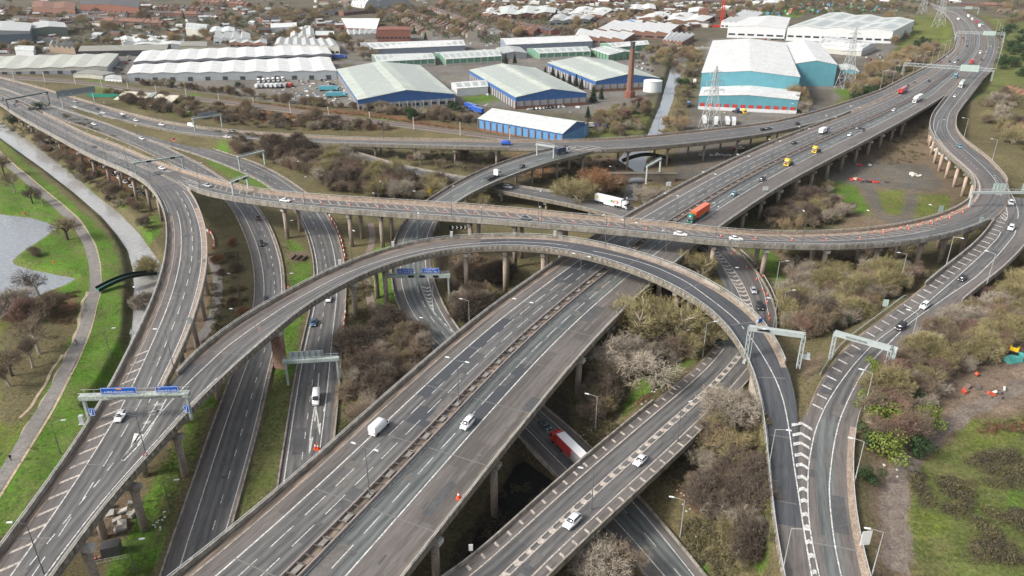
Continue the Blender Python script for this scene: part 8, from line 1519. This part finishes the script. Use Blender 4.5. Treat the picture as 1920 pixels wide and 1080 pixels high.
# white gantry over the loop and over the slip road
a = px3(RC, 1398,668); b = px3(RC, 1489,690); g4, L4 = gantry(a, (b[0] + 1.0, b[1]),12.3,11.0,8.3, 'white lattice gantry straddling the loop', 'panel', m=WHG, bw=1.1, bh=1.0); q = MB(); q.beam((-.3,-2.5,-.8),(1.2,3,-.8),.7,.7); q.build('bracket', WHG, g4); q = MB(); q.box((L4 * .25,-.8,8.5),(3.0,.2,.5)); q.build('matrix_signal', BLK, g4); q = MB(); q.box((L4 + 1.6,1.0,1.6),(2.0,2.4,.15)); q.box((L4 + 1.9,.4,2.4),(.8,.7,1.5)); q.build('control_cabinet', WHG, g4); q = MB(); q.tube((L4 * .12,0,9),(L4 * .12,0,10.2),.08); q.tube((L4 * .12,0,10.1),(L4 * .12,0,10.7),.3,.3,8); q.build('camera', RAIL, g4)
a = U(1557,673,8.2); b = U(1658,702,8.4); g5, L5 = gantry(a, b, 8.2,8.2,8.0, 'white lattice gantry straddling the slip road', 'panel', m=WHG, bw=1.1, bh=1.05); q = MB(); q.box((L5 * .30,-.85,8.2),(2.6,.2,.4)); q.box((L5 * .5,-.85,8.2),(2.2,.2,.4)); q.build('matrix_signal', mat('signal_grey', (.2,.21,.21),.5,0), g5); q = MB(); q.box((L5 + .9,1.4,4),(1.0,1.6,7.6)); q.build('ladder_cage', mat('cage', (.55,.6,.58),.6,.2,4), g5)
# green backed signs at the right edge
a = U(1815,395,12); b = U(1948,395,12); g6, L6 = gantry(a, b, 11.5,11.5,8.2, 'pale gantry with green grey sign backs at the right edge', 'box', m=WHG, bh=.9, legs=(True, True))
for f, w in ((.36,5.6),(.78,6.2)): panel(g6, L6 * f, 10.4, w, 2.9,.3, SIGNG, 'sign_back', False, 4)
# gantries at the upper right
def far_gantry(pa, pb, z, h, label, signs, m=WHG, **k):
    g, L = gantry(U(pa[0], pa[1], z), U(pb[0], pb[1], z), z, z, h, label, 'panel' if 0 else 'truss', m=m, **k)
    for f, w, hh in signs: panel(g, L * f, h + .3, w, hh, -1.0, SIGNG, 'sign_back', False, 5)
    return g
far_gantry((1691,140),(1858,152),10.5,8.5, 'long lattice gantry with a green sign back across the upper motorway', [(.74,13,5)], bh=2.2, bw=1.6); far_gantry((1790,76),(1880,80),10.2,9, 'lattice gantry across the distant motorway bend', [(.68,12,4.5)], bh=2.2, bw=1.6); far_gantry((1768,26),(1833,27),10,9, 'farthest gantry across the motorway at the top edge', [(.7,10,4)], bh=2.2, bw=1.6)
# gantries at the upper left
def left_gantry(pa, pb, z, h, label, sign=None, m=GB, sb=False):
    g, L = gantry(U(pa[0], pa[1], z), U(pb[0], pb[1], z), z, z, h, label, 'box', m=m, bh=.8)
    if sign: panel(g, L * sign[0], h + 1.9, sign[1], sign[2], .2, SIGNBK, 'sign_back', False, 8)
    if sb:
        for f in (.3,.8): q = MB(); q.box((L * f, -.56, h),(2.2,.1,.9)); q.build('matrix_signal', BLK, g)
left_gantry((17,208),(93,193),6.5,7.5, 'dark beam gantry across the west viaduct at the left edge', None, mat('gantry_dark', (.10,.11,.11),.6,.2,1)); left_gantry((119,202),(178,193),6.2,7.5, 'gantry with long grey sign back over the far carriageway, upper left', (.5,26,4.5)); left_gantry((366,246),(417,238),5.4,7.5, 'gantry over the north slip road with small sign back', (.55,12,2.0))
left_gantry((257,332),(345,318),13.0,6.5, 'narrow gantry with black signals over the fork of the west viaduct', None, GB, True); left_gantry((451,321),(497,309),.8,7.5, 'plain gantry across the far ground carriageway', None); left_gantry((438,366),(466,355),14.3,5.5, 'small gantry with black signals on the crossing viaduct', None, GB, True); left_gantry((1007,292),(1038,297),10.9,6.0, 'small pale gantry at the fork of the north viaduct', None, WHG); left_gantry((1211,345),(1236,330),0,9, 'thin portal frame behind the motorway parapet', None, WHG)
# sign posts and roadside plates
def plate(x, y, z, w, h, hz, rz, mt, label, name='road_sign', cat='sign', post=True, txt=None, shape='rect', tm=None):
    p = U(x, y, z); o = empty(name, p, rz, label, cat)
    if post: q = MB(); [q.tube((s * w * .3,.06,0),(s * w * .3,.06, hz),.05, n=5) for s in ((-1,1) if w > 1 else (0,))]; q.build('post', STEEL, o)
    q = MB()
    if shape == 'rect': q.box((0,0, hz + h / 2),(w, .08, h))
    else: q.add([(-w / 2,-.04, hz),(w / 2,-.04, hz),(0,-.04, hz + h),(-w / 2,.04, hz),(w / 2,.04, hz),(0,.04, hz + h)], [(0,1,2),(5,4,3),(0,3,4,1),(1,4,5,2),(2,5,3,0)])
    q.build('plate', mt, o)
    if shape == 'warn': q = MB(); q.add([(-w * .28,-.06, hz + h * .14),(w * .28,-.06, hz + h * .14),(0,-.06, hz + h * .7)], [(0,1,2)]); q.build('warning_face', SIGNW, o); q = MB(); q.box((0,-.075, hz + h * .34),(w * .08,.02, h * .22)); q.build('warning_symbol', BLK, o)
    if txt: text(o, txt, 0,-.06, hz + h / 2, h * .5, tm or BLK)
    return o
plate(1619,1028,7.2,2.0,3.4,.8,.15, SIGNW, 'blank white board on the slip road wall at the bottom right'); plate(358,612,13.4,1.3,2.0,1.0,.3, mat('sign_backplate', (.4,.42,.4),.6,.1,1), 'small grey sign back on the inner parapet of the west ramp'); plate(249,632,13.4,1.5,1.6,1.0,.3, RAIL, 'triangular sign board on the river side parapet of the west ramp', shape='warn'); plate(275,862,13.4,1.0,.9,1.2,.4, mat('sign_red', (.6,.03,.03),.5,0), 'red edged triangle fixed to the lamp on the west ramp', shape='warn')
plate(488,624,14.4,.9,1.6,.3,.5, mat('pinkish_sign', (.6,.42,.38),.6,.1,1), 'small pinkish sign on the near parapet of the loop'); plate(541,543,.3,1.2,1.1,.8,.1, mat('sign_red', (.6,.03,.03),.5,0), 'red triangle sign standing in the grass between ground carriageways', shape='warn'); plate(1425,606,14.4,1.6,1.4,.1,.6, SIGNB, 'small blue sign on the outer parapet of the loop', post=False); plate(883,1037,5.6,.8,1.6,.6,.1, SIGNW, 'small white marker board on the low bridge parapet'); plate(1755,610,9.4,1.2,2.2,.6,.4, mat('sign_back_b', (.5,.52,.5),.6,.1,1), 'grey sign back on the right verge by the white van'); plate(1658,580,6.8,1.6,2.4,1.0,-.3, SIGNG, 'pale sign back on the left verge of the slip road')
plate(1253,352,11.0,2.4,2.0,.8,.3, SIGNW, 'white board with black triangle on the motorway parapet', shape='rect', txt='!'); plate(1762,402,14.0,2.0,2.6,1.0,.2, SIGNG, 'pale green sign back behind the crossing viaduct, right'); plate(1838,420,13.6,1.6,2.2,.6,.2, SIGNG, 'small pale sign at the nose of the crossing viaduct'); plate(1434,361,11.0,2.4,1.8,1.0,0, mat('sign_back_c', (.4,.42,.42),.6,.1,1), 'pair of grey sign backs on the motorway right edge'); plate(806,365,3,1.6,2.2,.8,.3, mat('sign_yellow', (.7,.5,.02),.5,0), 'yellow sign beside the dive ramp parapet', name='road_sign')
pl = plate(859,436,.5,7.5,1.8,1.4,0, BLK, 'black chevron board with white arrows under the crossing viaduct')
for k in range(4): q = MB(); x = -2.7 + k * 1.75; q.add([(x, -.06,3.0),(x + .5,-.06,3.0),(x + 1.0,-.06,2.3),(x + .5,-.06,1.6),(x, -.06,1.6),(x + .5,-.06,2.3)], [(0,1,2,5),(5,2,3,4)]); q.build('chevron_arrow', SIGNW, pl)
plate(1490,585,4.4,3.4,5.0,.4,.2, SIGNBK, 'grey board leaning beside the cones near the wood', name='board', cat='board')
# traffic cones
CONEO = mat('cone_orange', (0.62,0.09,0.03),.6,0)
def cone_meshes():
    m = MB(); m.box((0,0,.04),(.62,.62,.08)); m.tube((0,0,.08),(0,0,.55),.24,.14,8); m.tube((0,0,.78),(0,0,1.05),.09,.05,8); b = m.mesh('cone_body', CONEO); m = MB(); m.tube((0,0,.55),(0,0,.78),.14,.09,8); return b, m.mesh('white_band', SIGNW)
CB, CW = cone_meshes()
def cone(X, Y, Z, label, group): o = link('traffic_cone', CB, None, (X, Y, Z)); o.scale = (1.05,1.05,1.05); tag(o, label, 'traffic cone', group); link('white_band', CW, o); return o
t0, t1 = spx(RB, 560,372), spx(RB, 1840,400)
for t in np.arange(t0, t1,13): p = RB.at(t + rng.uniform(-1,1),(.50 if t < t1 - 60 else .30, rng.uniform(-.4,.1))); cone(p[0], p[1], p[2] + .02, 'orange and white cone along the hatching of the crossing viaduct', 'cones on the crossing viaduct')
for t in np.arange(t1 - 60, t1 + 8,4.5): p = RB.at(t, (.17, rng.uniform(-.6,.6))); cone(p[0], p[1], p[2] + .02, 'cone in the dense cluster on the right hand bend', 'clustered cones on the right bend')
for x, y in ((1371,478),(1378,473),(1386,489),(1399,503),(1418,525),(1419,506),(1425,513),(1430,519),(1430,545),(1438,553),(1438,568),(1441,592),(1458,550),(1442,600)): p = px3(RJ, x, y); cone(p[0], p[1], p[2] + .02, 'cone beside the curved hatched road', 'cones beside the curved road')
for x, y, rd, lb in ((860,935, RE, 'lone cone on the motorway shoulder at the right parapet'),(592,842, RG, 'red and white cone on the far ground carriageway, left of two'),(597,843, RG, 'red and white cone on the far ground carriageway, right of two')): p = px3(rd, x, y); cone(p[0], p[1], p[2] + .02, lb, None).scale = (1.7,1.7,1.7)
# red and white barriers
REDW = mat('barrier_red', (0.6,0.05,0.04),.6,0)
def barrier_run(pts, n, label, grp, z=.2):
    P = resample(np.array([U(x, y, z) for x, y in pts]),1.0)
    for k in range(n):
        i = int((k + .5) / n * (len(P) - 1)); p = P[i]; d = P[min(i + 1, len(P) - 1)] - P[max(i - 1,0)]; o = empty('barrier', (p[0], p[1], gz(p[0], p[1])), math.atan2(d[1], d[0]), label, 'barrier', grp)
        m = MB(); m.box((0,0,.5),(1.8,.4,.9), taper=(1,.6)); m.build('body', REDW if k % 2 else SIGNW, o)
barrier_run([(389,432),(396,437),(401,448),(402,460),(398,467)], 14, 'red or white barrier block in the curved line under the west ramp', 'barriers under the west ramp'); barrier_run([(617,405),(630,425),(641,455),(646,480),(648,490)], 20, 'red mesh barrier along the far ground carriageway', 'barriers along the far carriageway')
barrier_run([(648,585),(645,610),(643,630)], 8, 'red barrier below the loop beside the far ground carriageway', 'barriers below the loop')
# footbridge over the river, arch bridge over the brook, path bridges
GRNB = mat('bridge_green', (0.06,0.20,0.15),.5,.2,1, coords='pos')
def arch_bridge(pa, pb, za, w, rise, label, m=BLK, m2=GRNB):
    a = Vector(U(pa[0], pa[1], za)); b = Vector(U(pb[0], pb[1], za)); d = b - a; L = d.length; o = empty('footbridge', a, math.atan2(d.y, d.x), label, 'footbridge'); n = 14; V = lambda k: (L * k / n, math.sin(math.pi * k / n) * rise)
    q = MB()
    for k in range(n): (x0, z0),(x1, z1) = V(k), V(k + 1); q.beam((x0,0, z0),(x1,0, z1), w, .3)
    q.build('deck', m2, o)
    for s in (-1,1):
        q = MB()
        for k in range(n): (x0, z0),(x1, z1) = V(k), V(k + 1); q.beam((x0, s * w / 2, z0 + .55),(x1, s * w / 2, z1 + .55),.12,1.1)
        q.build('side_panel', m, o)
arch_bridge((183,545),(292,513),.6,3.0,1.6, 'dark green arched footbridge over the river'); arch_bridge((1167,303),(1255,300),0,3.0,3.2, 'dark arched footbridge over the brook beneath the north viaduct')
p = U(1195,338,0); o = empty('stone_bridge', (p[0], p[1], -2),0, 'old stone arch bridge over the brook', 'bridge'); q = MB();
for k in range(10): t0_, t1_ = math.pi * k / 10, math.pi * (k + 1) / 10; q.add([(-9 * math.cos(t0_),-1.5,4 * math.sin(t0_)),(-9 * math.cos(t1_),-1.5,4 * math.sin(t1_)),(-9 * math.cos(t1_),-1.5,5.6),(-9 * math.cos(t0_),-1.5,5.6)], [(0,1,2,3)])
q.box((-14,0,2.8),(10,3,5.6)); q.box((14,0,2.8),(10,3,5.6)); q.box((0,0,5.75),(40,3.4,.4)); q.build('arch_wall', mat('old_stone', (.13,.115,.09),.9,.3,1, coords='pos'), o)
p0 = U(1288,93,1); o = empty('canal_bridge', (p0[0], p0[1], 0),.05, 'pale concrete road bridge across the canal', 'bridge'); q = MB(); q.box((0,0,1.2),(60,12,.8)); q.build('deck', CONC_L, o);
for s in (-1,1): q = MB(); q.box((0, s * 6,2.2),(60,.5,1.2)); q.build('parapet', CONC_L, o)
# wrecks, rubble, plant in the yards
def junk(x, y, n, spread, cols, label, name='scrap_heap', size=1.0, z=0):
    p = U(x, y, z); o = empty(name, (p[0], p[1], gz(p[0], p[1])),0, label, name.replace('_', ' '))
    for i in range(n): q = MB(); q.box((0,0,0),(rng.uniform(.8,2.6) * size, rng.uniform(.5,1.6) * size, rng.uniform(.3,1.2) * size)); x_ = q.build('scrap_piece', mat('junk_' + str(cols[i % len(cols)]), cols[i % len(cols)], .8,.2,2), o, loc=(rng.gauss(0, spread[0]), rng.gauss(0, spread[1]),.4)); x_.rotation_euler = (rng.uniform(-.4,.4), rng.uniform(-.4,.4), rng.uniform(0,3))
junk(1604,337,5,(1.5,.8), [(.55,.05,.05),(.6,.35,.25),(.1,.1,.1)], 'red and pink wrecked vehicle parts on the tarmac', 'wreck'); junk(1627,341,12,(5,1), [(.04,.04,.045),(.08,.08,.08),(.5,.05,.04)], 'burnt dark wreckage line on the tarmac', 'wreck'); junk(1715,330,9,(1.5,2), [(.6,.58,.52),(.5,.48,.42)], 'pale heap of broken concrete under the upper slip road', 'rubble_heap', 1.3); junk(1612,311,4,(3,.6), [(.5,.05,.05),(.4,.4,.4)], 'red debris near the motorway columns', 'wreck')
junk(1780,300,16,(5,12), [(.6,.6,.6),(.5,.5,.48)], 'white rubbish bags between the upper slip road columns', 'rubbish_heap', 1.2); junk(1825,738,14,(6,3), [(.18,.12,.1),(.55,.1,.05),(.6,.6,.55),(.12,.1,.09)], 'scrap heap with red barrier at the edge of the dirt yard', 'scrap_heap', .8,6.5); junk(1752,775,3,(.6,2.0), [(.7,.7,.68),(.6,.6,.58)], 'white boards lying beside the thicket and dirt yard', 'board_pile', .7,6.5)
junk(1340,291,24,(7,1), [(.6,.6,.58)], 'row of white bulk bags beside the motorway parapet', 'bulk_bags', .8)
p = U(1900,662,6.5); o = empty('excavator', p, 2.4, 'small orange excavator at the right edge of the dirt yard', 'excavator')
q = MB(); q.box((0,0,1.5),(2.2,1.6,1.2)); q.build('body', pm('yellow'), o); q = MB(); [q.box((0, s * .9,.45),(2.6,.5,.8)) for s in (-1,1)]; q.build('track', BLKP, o); q = MB(); q.box((.1,.3,2.4),(1.1,.9,.9)); q.build('cab', GLASS_C, o); q = MB(); q.beam((1,0,1.8),(3,0,3.2),.3,.35); q.beam((3,0,3.2),(4.2,0,1.2),.25,.3); q.box((4.2,0,.9),(.6,.8,.6)); q.build('arm', pm('orange'), o)
junk(1912,672,4,(1.5,1.5), [(.10,.45,.40),(.12,.5,.45)], 'turquoise tarpaulin covered pile beside the excavator', 'covered_pile', 1.6,6.5)
junk(85,500,3,(1,1), [(.5,.52,.5)], 'grey palisade frames on the grass under the west ramp', 'metal_frames', .6) if 0 else None
q = MB(); p = U(272,476,-2);
# pump station under the west ramp, greenhouse in the distance, embankment shelter
p = U(212,1040,-.5); o = empty('equipment_compound', (p[0], p[1], gz(p[0], p[1])),.3, 'dark fenced equipment box under the west ramp at the bottom left', 'equipment box'); q = MB(); q.box((0,0,1.2),(3.4,2.4,2.4)); q.build('container', STEEL_D, o); q = MB()
for k in range(9): q.box((-3 + k * .75,-2.6,.6),(.06,.06,1.2))
q.box((0,-2.6,1.15),(6.2,.06,.06)); q.box((0,-2.6,.4),(6.2,.06,.06)); q.build('railing', RAIL, o)
junk(218,975,12,(2.5,2), [(.4,.38,.34),(.32,.3,.27)], 'broken concrete pieces between the west ramp columns', 'rubble_heap', 1.0,-.5); junk(176,1050,3,(.8,.8), [(.35,.12,.08),(.2,.16,.14)], 'rusty scrap beside the fenced box', 'scrap_heap', .8,-.5)
o = empty('metal_skip', U(556,484,.3),-.2, 'rusty dark open trays lying on the grass between carriageways', 'metal tray')
for s in (0,1): q = MB(); q.box((s * 2.6,0,.15),(2.2,4.2,.1)); q.box((s * 2.6 - 1.1,0,.4),(.1,4.2,.6)); q.box((s * 2.6 + 1.1,0,.4),(.1,4.2,.6)); q.build('tray', mat('rust_dark', (.07,.045,.035),.9,.3,2), o)
a = U(212,190,4); b = U(318,198,3); o = empty('shelter', a, 0, 'long pale canvas roofed structure on the railway bank', 'shelter'); d = Vector(b) - Vector(a); q = MB(); nn = Vector((-d.y, d.x, 0)).normalized() * 14
q.add([(0,0,1),(d.x * .52, d.y * .52,.6),(d.x * .52 + nn.x, d.y * .52 + nn.y, 4.6),(nn.x, nn.y, 5)], [(0,1,2,3)]); q.add([(d.x * .6, d.y * .6,.4),(d.x, d.y, 0),(d.x + nn.x, d.y + nn.y, 3.6),(d.x * .6 + nn.x, d.y * .6 + nn.y, 4.2)], [(0,1,2,3)])
for f in list(q.f): pass
q.build('canvas', mat('canvas_cream', (0.48,0.45,0.36),.8,.12,.2), o); q = MB(); q.add([(d.x * .52, d.y * .52,.7),(d.x * .6, d.y * .6,.6),(d.x * .6 + nn.x, d.y * .6 + nn.y, 5.2),(d.x * .52 + nn.x, d.y * .52 + nn.y, 5.4)], [(0,1,2,3)]); q.build('netting', mat('net_green_grey', (.22,.27,.25),.8,.2,1), o)
a = U(168,182,4.5); q = MB(); o = empty('green_screen', a, -.12, 'green screened fence beside the upper slip road', 'fence'); q.box((20,0,1.2),(42,.3,3.0)); q.build('screen', mat('screen_green', (0.02,0.24,0.17),.6,.1,1), o)
# guard rails on the right bank, fence lines
def guard(pts, z, label, name='guard_rail', h=.75, m=RAIL):
    P = resample(np.array([U(x, y, z) for x, y in pts]),2.0); P = gsm(P, 2); P[:, 2] = ground(P[:, 0], P[:, 1]); o = empty(name, P[0], 0, label, 'guard rail'); q = MB()
    for a_, b_ in zip(P[:-1], P[1:]): q.beam(Vector(a_ - P[0]) + Vector((0,0, h)), Vector(b_ - P[0]) + Vector((0,0, h)),.12,.32)
    q.build('rail', m, o); q = MB()
    for a_ in P[::2]: q.box(tuple(a_ - P[0] + [0,0, h / 2]),(.12,.12, h))
    tag(q.build('rail_posts', STEEL, o), kind='stuff')
guard([(1720,539),(1664,581),(1614,616),(1578,643),(1550,679),(1537,702)], 9, 'galvanised guard rail on the left verge of the slip road'); guard([(1801,569),(1753,607),(1705,647),(1677,677),(1646,712),(1622,745),(1610,775),(1604,805)], 8.5, 'galvanised guard rail on the right verge of the slip road')
guard([(1388,468),(1422,500),(1447,543),(1460,578)], 4.8, 'curved rail round the outside of the hatched road')
# people on the park path
SKIN = mat('skin', (0.45,0.28,0.2),.6,0)
def person(x, y, z, rz, label, coat, bike=False):
    p = U(x, y, z); o = empty('person', (p[0], p[1], gz(p[0], p[1]) + .1), rz, label, 'person'); lift = .35 if bike else 0; pts = [(0,0,.95 + lift),(0,0,1.25 + lift),(.02,0,1.48 + lift),(.03,0,1.58 + lift),(.04,0,1.72 + lift)]; rad = [.16,.17,.14,.06,.11]; ed = [(0,1),(1,2),(2,3),(3,4)]
    def chain(i, ps, rs):
        for q_, r_ in zip(ps, rs): pts.append(q_); rad.append(r_); ed.append((i, len(pts) - 1)); i = len(pts) - 1
    for s in (-1,1):
        chain(2, [(.02, s * .19,1.45 + lift),(.12 if s > 0 else -.1, s * .25,1.18 + lift),((.38 if bike else .2) if s > 0 else (.38 if bike else -.06), s * .24,(1.1 if bike else .95) + lift)], [.075,.055,.04])
        st_ = .28 * s; chain(0, [(0, s * .1,.9 + lift),(.12 + st_ * .3, s * .1,.5 + lift * .7),(st_, s * .1,.08 + (.25 if bike else 0)),(st_ + .16, s * .1,.04 + (.25 if bike else 0))], [.11,.075,.05,.04])
    me = bpy.data.meshes.new('body'); me.from_pydata(pts, ed, []); me.materials.append(coat); b = link('body', me, o); md = b.modifiers.new('skin', 'SKIN');
    for i, v in enumerate(me.skin_vertices[0].data if me.skin_vertices else []): v.radius = (rad[i], rad[i])
    b.modifiers.new('sub', 'SUBSURF').levels = 1; b.modifiers['sub'].render_levels = 1
    q = MB(); q.tube((.045,0,1.66 + lift),(.045,0,1.86 + lift),.10,.08,8); q.build('head', SKIN, o); return o
DKC = mat('dark_clothes', (.02,.02,.024),.8,0)
cy = person(144,647,.5,1.1, 'person in dark clothes riding a bicycle along the park path', DKC, True)
bo = empty('bicycle', cy.location, 1.1, 'bicycle ridden along the park path', 'bicycle')
for x in (-.5,.55):
    q = MB(); n = 14
    for k in range(n): a0, a1 = 6.283 * k / n, 6.283 * (k + 1) / n; q.beam((x + .33 * math.cos(a0),0,.34 + .33 * math.sin(a0)),(x + .33 * math.cos(a1),0,.34 + .33 * math.sin(a1)),.04,.04)
    q.build('wheel', TYRE, bo)
q = MB(); q.beam((-.5,0,.34),(0,0,.35),.04,.04); q.beam((0,0,.35),(.42,0,.85),.04,.04); q.beam((-.2,0,.95),(.42,0,.85),.04,.04); q.beam((-.5,0,.34),(-.18,0,.9),.04,.04); q.beam((.55,0,.34),(.42,0,1.0),.04,.04); q.beam((.42,-.25,1.02),(.42,.25,1.02),.03,.03); q.build('frame', STEEL_D, bo)
person(20,861,.5,-1.0, 'person in dark clothes walking on the lower park path', DKC)
# orange life ring posts on the lake banks, litter
for x, y, lb in ((45,402, 'orange lifebuoy post on the upper lake bank'),(103,499, 'orange lifebuoy post on the promontory')): p = U(x, y, 0); o = empty('lifebuoy_post', (p[0], p[1], gz(p[0], p[1])),0, lb, 'lifebuoy'); q = MB(); q.tube((0,0,0),(0,0,1.2),.05); q.build('post', CONC_L, o); q = MB(); q.box((0,0,1.3),(.7,.3,.9)); q.build('housing', CONEO, o)
pts = []
for P, n in (([(1120,760),(1150,800),(1100,830),(1080,800)], 34),([(1180,770),(1240,740),(1200,790)], 14),([(1250,860),(1330,980),(1300,1010)], 14),([(700,500),(760,600),(690,620)], 14),([(230,900),(330,900),(300,1000)], 14),([(420,740),(440,700),(400,860)], 6),([(1640,880),(1700,900),(1650,990)], 8)):
    pts += scatter(P, n, .4,.5)
m = MB()
for X, Y in pts: m.box((X, Y, gz(X, Y) + .12),(rng.uniform(.25,.6), rng.uniform(.2,.45), rng.uniform(.1,.3)), rng.uniform(0,3))
tag(m.build('litter', mat('litter_white', (.6,.6,.58),.7,.1,3)), kind='stuff')

# ------------------------------------------------------------------ the air
hz = MB(); hz.box((0,4000,52),(14000,10400,122)); hm = bpy.data.materials.new('haze'); hm.use_nodes = True; hn = hm.node_tree; hn.nodes.remove(hn.nodes['Principled BSDF'])
pv = hn.nodes.new('ShaderNodeVolumePrincipled'); pv.inputs['Color'].default_value = (.86,.90,.95,1); pv.inputs['Density'].default_value = 0.000035; pv.inputs['Anisotropy'].default_value = .2
hn.links.new(pv.outputs[0], hn.nodes['Material Output'].inputs['Volume']); tag(hz.build('haze', hm), kind='stuff')
